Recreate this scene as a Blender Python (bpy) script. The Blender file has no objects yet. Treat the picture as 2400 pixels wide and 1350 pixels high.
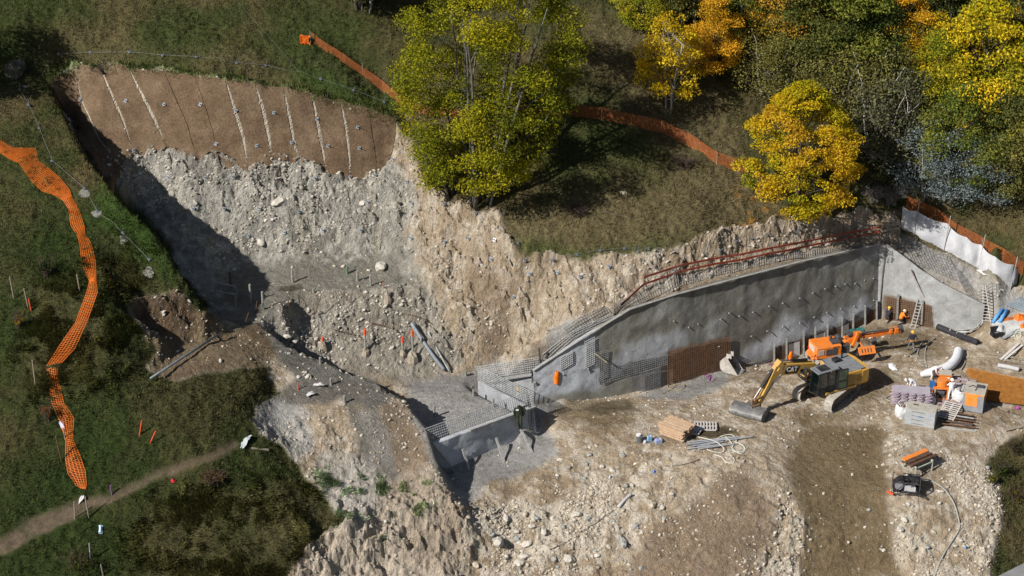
import bpy, bmesh, math, random
import numpy as np
from mathutils import Vector, Matrix, Euler
from mathutils.geometry import delaunay_2d_cdt

R = math.radians
C = bpy.context.scene.collection
scene = bpy.context.scene
rng = random.Random(7)
nrg = np.random.RandomState(11)

# ------------------------------------------------------------------ camera, light, exposure
PITCH = 27.4
CAM = Vector((0.0, 0.0, 74.0))
FPX = 2400 * 70.0 / 36.0
cam_d = bpy.data.cameras.new('camera'); cam = bpy.data.objects.new('camera', cam_d); C.objects.link(cam)
cam.location = CAM; cam.rotation_euler = (R(90 - PITCH), 0, 0)
cam_d.lens = 70; cam_d.sensor_width = 36; cam_d.clip_start = 1; cam_d.clip_end = 2000
scene.camera = cam

SUN_AZ = Vector((-0.81, -0.586))          # horizontal direction towards the sun
SUN_EL = 37.0
world = bpy.data.worlds.new('World'); scene.world = world; world.use_nodes = True
wn = world.node_tree.nodes; bg = wn['Background']
sky = wn.new('ShaderNodeTexSky'); sky.sky_type = 'NISHITA'; sky.sun_disc = False
sky.sun_elevation = R(SUN_EL); sky.sun_rotation = math.atan2(SUN_AZ.x, SUN_AZ.y)
world.node_tree.links.new(sky.outputs[0], bg.inputs[0]); bg.inputs[1].default_value = 0.050
sun_d = bpy.data.lights.new('sun', 'SUN'); sun_d.energy = 5.0; sun_d.angle = R(0.53); sun_d.color = (1.0, 0.96, 0.90)
sun = bpy.data.objects.new('sun', sun_d); C.objects.link(sun)
SD = Vector((SUN_AZ.x * math.cos(R(SUN_EL)), SUN_AZ.y * math.cos(R(SUN_EL)), math.sin(R(SUN_EL)))).normalized()
sun.rotation_euler = SD.to_track_quat('Z', 'Y').to_euler()
scene.view_settings.view_transform = 'Standard'; scene.view_settings.look = 'None'
scene.view_settings.exposure = 0.30; scene.view_settings.gamma = 1.0
scene.view_settings.use_curve_mapping = False

# ------------------------------------------------------------------ survey helpers: where a sight line meets a level
COSP, SINP = math.cos(R(PITCH)), math.sin(R(PITCH))
def ray(u, v):
    xc = (u - 1200) / FPX; yc = -(v - 675) / FPX
    return Vector((xc, COSP + yc * SINP, -SINP + yc * COSP))
def W(u, v, z):
    d = ray(u, v); t = (z - CAM.z) / d.z
    return (d.x * t, d.y * t, z)
def project(x, y, z):                      # numpy: plan position -> survey photo coordinates, used to read zones off the survey
    zz = z - CAM.z
    dep = y * COSP - zz * SINP; up = y * SINP + zz * COSP
    return 1200 + FPX * x / dep, 675 - FPX * up / dep

# ------------------------------------------------------------------ noise
def _hash(ix, iy, iz, seed):
    n = (ix * 374761393 + iy * 668265263 + iz * 2147483647 * 3 + seed * 1274126177) & 0xffffffff
    n = ((n ^ (n >> 13)) * 1274126177) & 0xffffffff
    n = (n ^ (n >> 16)) & 0xffffffff
    return n.astype(np.float64) / 4294967295.0
def vnoise(x, y, z, seed=0):
    x = np.asarray(x, float); y = np.asarray(y, float); z = np.asarray(z, float) + 0 * x
    fx, fy, fz = np.floor(x), np.floor(y), np.floor(z)
    ix, iy, iz = fx.astype(np.int64), fy.astype(np.int64), fz.astype(np.int64)
    tx, ty, tz = x - fx, y - fy, z - fz
    tx = tx * tx * (3 - 2 * tx); ty = ty * ty * (3 - 2 * ty); tz = tz * tz * (3 - 2 * tz)
    r = 0
    for dz in (0, 1):
        for dy in (0, 1):
            for dx in (0, 1):
                w = (tx if dx else 1 - tx) * (ty if dy else 1 - ty) * (tz if dz else 1 - tz)
                r = r + w * _hash(ix + dx, iy + dy, iz + dz, seed)
    return r * 2 - 1
def fbm(x, y, z, scale, octs, seed=0, gain=0.5):
    a, t, r = 1.0, 0.0, 0.0
    for k in range(octs):
        r = r + a * vnoise(x / scale, y / scale, z / scale, seed + k * 17); t += a
        a *= gain; scale /= 2.03
    return r / t

# ------------------------------------------------------------------ terrain: spot heights (u, v, height in metres)
def dens(line, step=0.8, off=None, dz=None):
    """world points along a line of (u,v,z); off moves them in plan, dz replaces their height"""
    pts = [Vector(W(*p)) for p in line]; out = []
    for a, b in zip(pts[:-1], pts[1:]):
        n = max(1, int((b - a).length / step))
        for k in range(n): out.append(a.lerp(b, k / n))
    out.append(pts[-1])
    if off: out = [Vector((p.x + off[0], p.y + off[1], p.z)) for p in out]
    if dz is not None: out = [Vector((p.x, p.y, dz if not callable(dz) else dz(p))) for p in out]
    return out
CP = []
def add(*pts):
    for p in pts: CP.append(Vector(W(*p)))
def addl(l): CP.extend(l)
# rim of the big cut
RIM = [(110,190,16.8),(170,165,17.5),(240,156,17.9),(370,166,17.95),(500,182,17.9),(600,194,17.4),(700,212,16.8),(820,240,15.8),(930,275,14.6)]
addl(dens(RIM)); addl(dens(RIM, off=(0, .7)))
for u, v, z in RIM[1:]: add((u, v - 28, z + .55))
# left ridge edge and the hidden foot behind it
RIDGE = [(110,190,16.8),(140,260,16.2),(200,365,15.3),(280,465,14.2),(360,535,13.0),(430,650,10.2),(490,728,8.0),(530,748,6.9)]
addl(dens(RIDGE, .6))
addl([Vector((p.x + 1.4, p.y + .9, max(5.8, p.z - 7.5))) for p in dens(RIDGE[2:6], .8)])
addl([Vector((p.x + 1.0, p.y + .3, 6.0)) for p in dens(RIDGE[5:], .6)])
addl([Vector((p.x + 1.6, p.y - .3, p.z - 3.5)) for p in dens(RIDGE[0:3], .8)])
# face between rim and bench
add((260,300,12.6),(350,420,10.6),(450,520,8.6))
add((330,350,12.7),(450,350,12.9),(600,400,11.6),(700,400,11.5),(840,415,10.9),(915,370,11.9))
add((500,500,8.9),(600,520,8.5),(700,520,8.5),(800,520,8.4),(900,500,9.0),(560,600,6.4),(650,600,6.5),(760,600,6.4),(880,590,6.5),(950,585,6.9))
add((960,330,13.0),(1000,430,11.5),(1050,478,10.7),(1170,508,10.1),(1185,560,9.2),(1215,602,8.35))
add((950,420,11.0),(980,500,9.3),(1040,540,8.8),(1100,560,8.7),(1150,570,8.6))
# bench
add((500,700,5.8),(520,660,5.9),(600,670,5.8),(700,645,5.85),(800,640,5.9),(900,640,5.9),(600,640,5.95),(560,720,5.75),(640,700,5.75))
BENCH = [(590,752,5.6),(660,735,5.6),(690,692,5.6),(760,688,5.6),(860,684,5.65),(930,680,5.7),(965,640,6.1)]
addl(dens(BENCH, .6))
add((1000,600,7.2),(1080,620,6.6),(1160,640,6.6),(1230,660,6.4))
# lower face
add((650,790,3.9),(700,740,4.5),(720,790,3.4),(760,780,3.3),(850,780,3.2),(950,780,3.1),(1050,780,3.0),(1130,780,3.0),(1210,780,3.0),(1270,780,3.3),
    (1050,700,4.9),(1130,700,4.9),(1200,710,4.9),(1270,700,5.2),(950,730,4.4))
add((780,850,1.7),(850,880,1.0),(900,890,.75),(950,895,.65),(1000,880,.6),(1060,870,.6),(1130,855,.7),(1190,850,.8),(1240,850,1.2))
add((1000,930,.6),(1080,920,.6),(1000,975,.5),(1100,960,.5),(1180,950,.5),(1150,900,.5),(1080,890,.6))
# ledge in front of the chasm
LEDGE = [(596,758,5.5),(650,795,5.0),(715,832,4.6),(800,864,4.2),(870,893,3.7),(930,925,3.2),(965,962,2.7),(1005,1010,2.0),(1022,1068,1.1),(1040,1125,.1),(1062,1165,-.7),(1092,1200,-1.7)]
addl(dens(LEDGE, .5))
addl([Vector((p.x + .9, p.y + 1.25, max(.3, p.z - 3.4) if p.z > 2 else min(.3, p.z - 1.6))) for p in dens(LEDGE[1:8], .6)])
addl([Vector((p.x + .75, p.y + .15, -1.25 - .10 * max(0, 1.2 - p.z))) for p in dens(LEDGE[7:11], .5)])
add((690,790,3.6))
add((640,850,4.9),(700,870,4.5),(760,890,4.1),(840,925,3.6),(640,900,4.3),(600,800,5.5),(560,790,5.75),(560,760,5.8),(520,790,6.0),(700,900,4.2))
add((870,965,3.2),(930,985,2.5),(760,960,3.3),(700,960,3.3),(640,960,3.5),(610,1010,3.4),(700,1050,2.1),(850,1050,1.75),(960,1060,1.15),(750,1150,.7),(850,1130,.5),(950,1130,.1),
    (1000,1170,-.6),(900,1200,-.8),(1040,1240,-2.3),(820,1230,-.7),(800,1290,-2.2),(900,1300,-3.0),(1000,1300,-3.4),(1040,1340,-4.3),(760,1350,-3.0),(880,1350,-4.0),(1060,1290,-3.5))
# scar under the ridge and the grass slope on the left
add((335,700,9.4),(380,690,9.5),(440,700,9.0),(480,735,7.9),(350,765,8.6))
add((345,800,6.7),(400,800,6.6),(470,800,6.4),(500,780,6.3),(400,850,6.5),(480,855,6.3),(560,870,5.7),(600,880,5.3),(520,830,6.3))
add((0,150,17.8),(0,330,15.6),(60,230,16.6),(60,160,17.3),(0,600,12.0),(0,750,9.4),(0,900,6.9),(120,450,14.2),(220,560,12.5),(250,700,10.6),(130,700,10.5),(250,900,7.0),(330,600,11.4),
    (120,900,7.0),(400,930,6.0),(300,1000,5.2),(400,1000,5.0),(500,950,5.4),(560,940,5.0),(500,1000,4.6),(600,1000,3.9),(500,1100,2.9),(350,1100,3.0),(200,1100,3.1),(0,1100,3.4),
    (300,1250,.4),(150,1250,.5),(500,1250,0),(650,1150,1.5),(700,1240,-.3),(760,1240,-.9),(0,1350,-.8),(150,1350,-1.0),(300,1350,-1.3),(450,1350,-1.6),(600,1350,-2.0),(660,1300,-1.2),(0,1220,1.2))
# upper hill
for u in (0, 150, 300, 450, 600, 750, 900):
    for v in (70, 0, -110, -230):
        d = ray(u, v); k = -d.z / d.y; y = (74 - 17.9 + .5 * 143.8) / (k + .5); add((u, v, 74 - k * y))
add((900,200,15.9),(950,260,14.6))
for u in (1050, 1200, 1350, 1500, 1650, 1800, 2000, 2200, 2400):
    for v in (420, 300, 150, 0, -120, -260):
        y0 = float(np.interp(u, [1400, 1700, 1850, 1980, 2110, 2400], [132, 133.8, 136.8, 138.8, 139.4, 139.4]))
        d = ray(u, v); k = -d.z / d.y; y = (74 - 8.3 + .6 * y0) / (k + .6); add((u, v, 74 - k * y))
# top edge of the earth cut over the long wall
EDGE = [(1215,602,8.35),(1300,606,8.2),(1400,598,8.4),(1530,590,8.6),(1640,560,8.9),(1700,543,9.0),(1850,520,8.8),(1950,508,8.0),(2050,512,7.4),(2108,500,7.3)]
addl(dens(EDGE, .8))
add((1250,560,9.3),(1350,540,9.7),(1500,520,10.0),(1650,480,10.6),(1850,470,10.0),(2000,465,9.6),(1100,470,11.0))
# long wall: plan line of its foot, levels behind and in front
WALL = [(1.6,125.3),(5.0,126.1),(8.8,127.4),(12.5,129.0),(16.1,130.8),(22.0,134.0),(28.8,138.0)]
WTOP = [3.1, 4.4, 6.0, 6.4, 6.5, 6.5, 6.0]
WNX, WNY = -.45, .89
def wall_line(step=.5):
    out = []
    for (a, za), (b, zb) in zip(list(zip(WALL, WTOP))[:-1], list(zip(WALL, WTOP))[1:]):
        n = max(1, int(math.dist(a, b) / step))
        for k in range(n):
            t = k / n; out.append((a[0] + (b[0] - a[0]) * t, a[1] + (b[1] - a[1]) * t, za + (zb - za) * t))
    out.append((*WALL[-1], WTOP[-1])); return out
for x, y, zt in wall_line():
    CP.append(Vector((x + WNX * .75, y + WNY * .75, -.7 if x < 14 else -.2)))
    CP.append(Vector((x + WNX * 1.25, y + WNY * 1.25, zt - .12)))
    CP.append(Vector((x + WNX * (2.3 if x > 8 else 1.7), y + WNY * (2.3 if x > 8 else 1.7), zt + (.1 if x > 8 else .5))))
    CP.append(Vector((x - WNX * .6, y - WNY * .6, float(np.interp(x, [2, 7, 14, 17, 19, 24, 27, 29], [-.35, -.85, -.85, -1.0, -1.5, -1.6, -.4, -.2])))))
    CP.append(Vector((x - WNX * 1.7, y - WNY * 1.7, float(np.interp(x, [2, 7, 14, 17, 19, 24, 27, 29], [-.35, -.8, -.7, -.6, -.8, -.8, -.2, -.15])))))
# return wall at the right end
RET = [(28.8,138.0,6.0),(31.2,136.9,4.6),(33.0,136.1,3.6),(36.2,134.9,2.6)]
for (xa, ya, za), (xb, yb, zb) in zip(RET[:-1], RET[1:]):
    for k in range(4):
        t = k / 4; x, y, z = xa + (xb-xa)*t, ya + (yb-ya)*t, za + (zb-za)*t
        CP.append(Vector((x + .6, y + 1.35, z - .1))); CP.append(Vector((x + .35, y + .8, -.1))); CP.append(Vector((x - .25, y - .5, -.1)))
add((2110,548,6.6),(2170,570,5.8),(2230,592,5.2),(2300,630,4.2),(2370,672,3.4),(2400,690,3.1),(2400,640,4.4),(2400,600,5.5),(2330,560,7.2),(2340,740,2.0),(2400,745,2.0))
add((2300,800,.6),(2360,800,.8),(2400,850,.35),(2330,770,1.5),(2260,800,.15),(2200,815,.1))
# working platform
add((2100,760,.05),(2000,800,0),(1900,840,0),(2100,850,0),(2200,880,.05),(2300,900,.1),(2400,930,0),(1800,880,0),(1700,900,-.2),(1600,905,-.55),(1500,930,-.5),
    (1900,950,0),(1700,960,0),(1550,960,0),(1400,960,-.1),(1320,930,-.1),(1300,970,-.35),(1800,1010,0),(2000,970,0),(2100,990,0),(2200,1000,0),(2300,1000,0),(2400,1000,-.2),
    (1400,1040,-.5),(1500,1040,-.3),(1620,1050,-.1),(1320,1030,-.9),(1275,1015,-1.2),(1200,1060,-1.35),(1120,1100,-1.5),(1200,1120,-1.7),(1300,1110,-1.5),(1100,1160,-1.75),(1110,1200,-2.1))
# lower slopes
add((1200,1200,-2.6),(1350,1180,-2.3),(1500,1170,-1.9),(1180,1280,-4.0),(1350,1280,-3.9),(1100,1350,-5.0),(1250,1350,-5.2),(1400,1350,-5.0),(1130,1260,-3.4),
    (1560,1130,-1.2),(1650,1090,-.5),(1750,1060,-.1),(1500,1270,-3.3),(1550,1350,-4.5),(1650,1200,-2.0),(1650,1350,-4.4),(1700,1150,-1.0),(1780,1090,-.25),(1830,1140,-1.0),(1850,1230,-2.4),(1860,1350,-4.9),
    (1760,1250,-2.6),(1750,1350,-4.4),(1805,1180,-1.5))
add((1880,1040,-.7),(1950,1030,-.5),(2040,1050,-.7),(1900,1150,-1.35),(2000,1150,-1.6),(2070,1150,-1.5),(1890,1250,-2.95),(2000,1250,-3.25),(2080,1250,-3.1),(1890,1350,-5.1),(2000,1350,-5.35),(2100,1350,-5.2))
add((2100,1060,-.3),(2095,1150,-1.3),(2120,1250,-3.0),(2140,1350,-4.8),(2200,1100,-.8),(2200,1200,-2.2),(2220,1350,-4.8),(2300,1100,-1.0),(2330,1200,-2.5),(2300,1350,-5.0),(2400,1100,-1.6),(2400,1200,-3.1),(2400,1350,-5.6),(2120,1030,-.1))
# boundary profiles outside the view
for x, prof in ((-48, [(95,-6),(104,-.8),(111,3.4),(116,7),(124,12),(137,15.6),(146,18),(151,21.4),(165,29)]),
                (-62, [(95,-6),(104,-.8),(116,7),(124,12),(137,15.6),(146,18),(151,21.4),(165,29)]),
                (46, [(95,-12),(105,-8.5),(111,-5.6),(118,-1.8),(124.6,-.2),(131,.5),(134.5,4.8),(136.5,10),(153,21),(165,28)]),
                (62, [(95,-12),(105,-8.5),(111,-5.6),(118,-1.8),(124.6,-.2),(131,.5),(134.5,5.2),(136.5,10),(153,21),(165,28)])):
    for y, z in prof: CP.append(Vector((x, y, z)))
for x in range(-36, 40, 12):
    CP.append(Vector((x, 95, -6 - 6 * (x + 36) / 72))); CP.append(Vector((x, 100, -3.6 - 6 * (x + 36) / 72)))
    CP.append(Vector((x, 165, 28.5)))
# box built of sprayed concrete: inside and outside levels
BOXA = (1.68, 122.3); BOXL = (-7.6, 115.75); BOXB = (-2.3, 126.2); BOXC = (1.6, 127.3)
def lerp2(a, b, t): return (a[0] + (b[0] - a[0]) * t, a[1] + (b[1] - a[1]) * t)
for k in range(14):
    t = k / 13; p = lerp2(BOXA, BOXL, t); nx, ny = -.58, .815
    if p[0] > -5.0:
        CP.append(Vector((p[0] + nx * .3, p[1] + ny * .3, -.9))); CP.append(Vector((p[0] + nx * .8, p[1] + ny * .8, .45)))
        CP.append(Vector((p[0] - nx * .35, p[1] - ny * .35, -1.3 - .3 * t)))
for k in range(7):
    t = k / 6; p = lerp2(BOXA, BOXB, t)
    CP.append(Vector((p[0] - .75, p[1] - .6, .48))); CP.append(Vector((p[0] - .3, p[1] - .2, -.3))); CP.append(Vector((p[0] + .4, p[1] + .3, -1.1 + .7 * t)))
CP.append(Vector((.9, 126.0, -.35))); CP.append(Vector((0, 126.4, -.3)))

# ------------------------------------------------------------------ interpolate to a grid
X0, X1, Y0, Y1, GS = -46.0, 46.0, 100.0, 162.0, 0.09
NX = int(round((X1 - X0) / GS)) + 1; NY = int(round((Y1 - Y0) / GS)) + 1
def tin(points, nx, ny, x0, y0, gs):
    seen = {}; P = []
    for p in points:
        k = (round(p.x * 4), round(p.y * 4))
        if k in seen: continue
        seen[k] = 1; P.append(p)
    vs, es, fs, ov, oe, of = delaunay_2d_cdt([Vector((p.x, p.y)) for p in P], [], [], 0, 1e-5)
    zs = [sum(P[i].z for i in o) / max(1, len(o)) if o else 0 for o in ov]
    H = np.zeros((ny, nx))
    for f in fs:
        (ax, ay), (bx, by), (cx, cy) = [tuple(vs[i]) for i in f[:3]]
        za, zb, zc = [zs[i] for i in f[:3]]
        i0 = max(0, int(math.floor((min(ax, bx, cx) - x0) / gs))); i1 = min(nx - 1, int(math.ceil((max(ax, bx, cx) - x0) / gs)))
        j0 = max(0, int(math.floor((min(ay, by, cy) - y0) / gs))); j1 = min(ny - 1, int(math.ceil((max(ay, by, cy) - y0) / gs)))
        if i1 < i0 or j1 < j0: continue
        X, Y = np.meshgrid(x0 + np.arange(i0, i1 + 1) * gs, y0 + np.arange(j0, j1 + 1) * gs)
        det = (by - cy) * (ax - cx) + (cx - bx) * (ay - cy)
        if abs(det) < 1e-9: continue
        l1 = ((by - cy) * (X - cx) + (cx - bx) * (Y - cy)) / det; l2 = ((cy - ay) * (X - cx) + (ax - cx) * (Y - cy)) / det
        l3 = 1 - l1 - l2; m = (l1 >= -1e-6) & (l2 >= -1e-6) & (l3 >= -1e-6)
        sub = H[j0:j1 + 1, i0:i1 + 1]; sub[m] = (l1 * za + l2 * zb + l3 * zc)[m]
    return H
def blur(A, sig):
    n = int(sig * 3) + 1; k = np.exp(-np.arange(-n, n + 1) ** 2 / (2 * sig * sig)); k /= k.sum()
    B = np.pad(A, n, mode='edge')
    B = sum(k[i] * B[i:i + A.shape[0], :] for i in range(2 * n + 1))
    return sum(k[i] * B[:, i:i + A.shape[1]] for i in range(2 * n + 1))
H = tin(CP, NX, NY, X0, Y0, GS)
H1 = blur(H, 2.4); H2 = blur(H, 9.0)
GX, GY = np.meshgrid(X0 + np.arange(NX) * GS, Y0 + np.arange(NY) * GS)
U, V = project(GX, GY, H1)
def inpoly(u, v, poly):
    m = np.zeros(u.shape, bool); n = len(poly)
    for i in range(n):
        x1, y1 = poly[i]; x2, y2 = poly[(i + 1) % n]
        if y1 == y2: continue
        c = ((y1 > v) != (y2 > v)) & (u < (x2 - x1) * (v - y1) / (y2 - y1) + x1); m ^= c
    return m
wob1 = fbm(GX, GY, H1, 1.3, 4, 5); wob2 = fbm(GX, GY, H1, 1.3, 4, 91)
def zone(poly, ragged=16, soft=1.0, box=None):
    m = inpoly(U + wob1 * ragged, V + wob2 * ragged, poly).astype(float)
    return blur(m, soft) if soft > 0 else m
EXC = [(118,185),(170,163),(240,156),(370,166),(500,182),(700,212),(930,275),(965,330),(1000,420),(1050,470),(1170,500),(1215,602),(1300,606),(1400,598),(1530,590),(1640,560),(1700,543),(1850,522),(1950,508),(2050,500),(2110,490),
       (2112,548),(2240,600),(2370,672),(2420,690),(2420,1010),(2340,1040),(2310,1090),(2345,1160),(2350,1220),(2325,1290),(2320,1370),(640,1370),(690,1320),(765,1245),(805,1232),(740,1150),(700,1090),(650,1040),(600,1010),(600,960),(650,915),(620,870),(585,870),(480,880),(400,895),(345,860),(370,810),(330,770),(300,720),(340,690),(420,690),(470,735),(500,750),(442,648),(370,535),(290,462),(212,362),(150,270)]
ZE = zone(EXC, 20, 1.2)
ZNET = zone([(112,185),(170,165),(240,158),(370,168),(500,184),(700,214),(930,277),(930,330),(915,370),(885,400),(822,420),(765,408),(703,372),(638,375),(582,400),(512,368),(462,372),(388,345),(300,355),(200,330),(120,230)], 4, 1.0)
ZGREY = zone([(100,180),(300,340),(920,380),(985,460),(960,560),(1000,640),(960,690),(700,690),(680,740),(560,760),(480,740),(400,640),(300,480),(180,340)], 30, 3)
ZLOW = zone([(620,690),(950,690),(1000,650),(1040,760),(1090,860),(950,900),(700,880),(560,760)], 30, 3)
ZSHOT = np.maximum.reduce([
    zone([(950,895),(1080,875),(1180,850),(1280,870),(1290,920),(1330,940),(1260,990),(1300,1020),(1315,1060),(1240,1110),(1150,1130),(1090,1200),(1020,1100),(960,960)], 14, 2),
    zone([(1500,925),(1600,895),(1700,850),(1720,880),(1690,915),(1600,935),(1530,940)], 10, 2),
    zone([(2090,560),(2115,540),(2240,600),(2370,672),(2400,700),(2400,745),(2300,740),(2280,690),(2150,650)], 10, 2),
    zone([(1290,770),(1380,745),(1430,750),(1330,800),(1280,860),(1260,860)], 14, 2)])
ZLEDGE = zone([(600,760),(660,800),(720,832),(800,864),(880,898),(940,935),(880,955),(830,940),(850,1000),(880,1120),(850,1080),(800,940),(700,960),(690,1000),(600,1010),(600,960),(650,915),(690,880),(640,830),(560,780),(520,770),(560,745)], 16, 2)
ZCHALK = np.maximum(zone([(600,960),(660,930),(720,970),(740,1060),(700,1080),(650,1040),(600,1010)], 16, 2), .7 * zone([(740,1070),(860,1060),(900,1150),(850,1250),(770,1240),(740,1150)], 20, 3))
ZDUST = np.maximum.reduce([zone([(2200,1080),(2330,1040),(2360,1180),(2330,1370),(2220,1370),(2260,1220)], 30, 3),
    zone([(1820,1140),(1850,1150),(1880,1230),(1870,1370),(1790,1370),(1830,1270)], 20, 2),
    zone([(1100,1210),(1300,1160),(1500,1090),(1620,1080),(1500,1250),(1350,1370),(1100,1370)], 40, 4), zone([(2070,1030),(2130,1020),(2140,1180),(2210,1370),(2110,1370),(2090,1200)], 24, 2)])
ZWET = np.maximum.reduce([zone([(1850,1040),(1900,1000),(2070,990),(2085,1100),(2090,1180),(2110,1370),(1875,1370),(1885,1230),(1850,1120)], 38, 3),
    zone([(1330,930),(1500,935),(1500,985),(1400,1010),(1290,985)], 24, 4) * .8, zone([(1610,1000),(1700,1000),(1740,1020),(1700,1030),(1620,1030)], 10, 2),
    zone([(1980,760),(2100,760),(2200,790),(2250,850),(2100,830),(2000,800)], 20, 4) * .7, zone([(2040,870),(2110,850),(2100,900),(2000,980),(1900,1010),(1800,970),(1880,960),(2000,960)], 24, 4) * .8])
ZCLAY = np.maximum.reduce([zone([(1480,1300),(1600,1200),(1690,1120),(1760,1100),(1800,1160),(1810,1260),(1760,1370),(1450,1370)], 30, 4),
    zone([(800,930),(960,960),(1010,1060),(1010,1100),(880,1100),(840,1000)], 30, 3) * .9,
    zone([(1090,640),(1160,640),(1200,700),(1170,860),(1130,860),(1110,740)], 12, 2) * .8])
ZSCAR = zone([(350,790),(420,780),(520,770),(600,760),(650,830),(620,870),(585,870),(480,880),(400,895),(345,860)], 16, 2)
ZBANK = zone([(300,720),(340,690),(420,690),(500,740),(520,770),(440,790),(350,800),(330,770)], 14, 2)
PATHP = [(-10,1262),(130,1192),(170,1176),(260,1155),(400,1090),(520,1046),(560,1038),(560,1050),(420,1100),(270,1168),(195,1205),(120,1240),(-10,1305)]
ZPATH = zone(PATHP, 10, 1.5)
ZMOUNDG = np.clip(zone([(740,1100),(860,1120),(1000,1150),(1010,1190),(880,1260),(790,1230)], 30, 3) * np.clip(fbm(GX, GY, H1, .8, 3, 33) * 4 - .4, 0, 1), 0, 1)
ZG = np.clip(1 - ZE - ZPATH * 1.6, 0, 1)
ZTAN = zone([(1250,480),(1500,430),(1750,400),(1850,520),(1640,560),(1530,590),(1215,602),(1170,510)], 40, 8) + .8 * zone([(950,0),(1450,0),(1650,180),(1750,330),(1750,400),(1400,270),(1380,60)], 50, 8) + .5 * zone([(150,90),(500,110),(900,180),(930,250),(600,170),(240,130)], 30, 6)
# relief
rock = ZE * (1 - .93 * ZNET) * (1 - .55 * ZLEDGE) * (1 - .6 * ZSHOT) * (1 - .45 * ZWET)
gy, gx = np.gradient(H2, GS); slope = np.sqrt(gx * gx + gy * gy)
steep = np.clip((slope - .35) / .9, 0, 1)
n1 = fbm(GX, GY, H1, 1.9, 5, 3, .55); n2 = fbm(GX, GY, H1, .55, 3, 41, .6); n3 = 1 - 2 * np.abs(fbm(GX * 1.1, GY * .8, H1 * .8, 1.25, 4, 77, .55))
def seg_dist(line):
    d = np.full(GX.shape, 99.0)
    for (ax, ay), (bx, by) in zip(line[:-1], line[1:]):
        ex, ey = bx - ax, by - ay; t = np.clip(((GX - ax) * ex + (GY - ay) * ey) / (ex * ex + ey * ey), 0, 1)
        d = np.minimum(d, np.hypot(GX - ax - t * ex, GY - ay - t * ey))
    return d
wd_ = np.minimum.reduce([seg_dist([w[:2] for w in WALL]), seg_dist([r_[:2] for r_ in RET]), seg_dist([BOXL, BOXA, BOXB])])
calm = np.clip((wd_ - 1.5) / 1.2, .06, 1)
n4 = 1 - 2.2 * np.abs(fbm(GX * 1.4, GY, H1 * .8, .55, 3, 177, .6)); n5 = fbm(GX, GY, H1, .26, 2, 178)
chunk = np.clip(fbm(GX, GY * .8, H1 * 1.1, .9, 3, 180) * 6, -1, 1); lows = blur((inpoly(U, V, [(650,930),(1090,1200),(1300,1080),(1560,1060),(1780,1070),(1850,1130),(1885,1230),(1880,1420),(560,1420)])).astype(float), 6)
D = calm * rock * (n1 * (.20 + .42 * steep + .16 * lows) + n2 * (.07 + .17 * steep) + n3 * (.03 + .20 * steep + .12 * lows) + n4 * (.02 + .10 * steep) + n5 * (.05 + .08 * steep) + chunk * (.015 + .15 * steep + .05 * lows))
scr = fbm(GX * .3 + GY * .1, GY * .12, 0 * GX, .16, 3, 190); D += scr * .05 * ZWET
D *= (1 - .5 * np.clip(ZCLAY, 0, 1)) 
D += ZG * (fbm(GX, GY, H1, 2.6, 3, 9) * .16 + fbm(GX, GY, H1, .7, 3, 19) * .17 + np.clip(fbm(GX, GY, H1, .38, 2, 29) * 2.5, -.3, 1) * .10) + ZNET * n1 * .05
D -= ZPATH * .12
vis = 1 / (1 + np.exp(-(D * 0)))
HZ = H1 + D * np.sqrt(1 + np.minimum(slope, 2.2) ** 2) * .8
def hz(x, y):
    fx = min(max((x - X0) / GS, 0), NX - 1.001); fy = min(max((y - Y0) / GS, 0), NY - 1.001)
    i, j = int(fx), int(fy); a, b = fx - i, fy - j
    z = HZ[j, i] * (1 - a) * (1 - b) + HZ[j, i + 1] * a * (1 - b) + HZ[j + 1, i] * (1 - a) * b + HZ[j + 1, i + 1] * a * b
    if y > Y1: z += .5 * (y - Y1)
    if y < Y0: z -= .5 * (Y0 - y)
    return float(z)
def hit(u, v):
    d = ray(u, v); t0 = 90.0; p = CAM + d * t0
    while t0 < 330:
        t1 = t0 + .25; q = CAM + d * t1
        if q.z < hz(q.x, q.y):
            for _ in range(10):
                tm = (t0 + t1) / 2; m = CAM + d * tm
                if m.z < hz(m.x, m.y): t1 = tm
                else: t0 = tm
            break
        t0 = t1
    q = CAM + d * t1
    return Vector((q.x, q.y, hz(q.x, q.y)))
def nrm(x, y, e=.35):
    return Vector((hz(x - e, y) - hz(x + e, y), hz(x, y - e) - hz(x, y + e), 2 * e)).normalized()
SUNH = None

# ------------------------------------------------------------------ colours (linear albedo)
def mixc(c, col, w):
    return c * (1 - w[..., None]) + np.array(col) * w[..., None]
g1 = np.clip(fbm(GX, GY, H1, 7, 4, 201) * 1.6 + .5, 0, 1); g2 = np.clip(fbm(GX, GY, H1, 2.2, 4, 222) * 1.5 + .5, 0, 1); g3 = fbm(GX, GY, H1, .45, 3, 250)
col = np.zeros(GX.shape + (3,)) + np.array((.050, .060, .019))
col = mixc(col, (.110, .086, .042), np.clip(g1 * 1.3 - .15, 0, 1) * .85)
col = mixc(col, (.030, .052, .012), np.clip(g2 * 1.4 - .6, 0, 1) * .6)
col = mixc(col, (.150, .125, .066), np.clip(ZTAN, 0, 1) * np.clip(.35 + g1, 0, .85))
lush = zone([(230,440),(330,500),(420,640),(400,700),(250,560),(200,500)], 40, 5) + zone([(700,150),(950,230),(930,262),(690,200)], 14, 3) + zone([(1200,560),(1260,620),(1550,600),(1560,560),(1350,580)], 14, 3) * .7
col = mixc(col, (.042, .078, .016), np.clip(lush, 0, 1) * .75)
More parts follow.
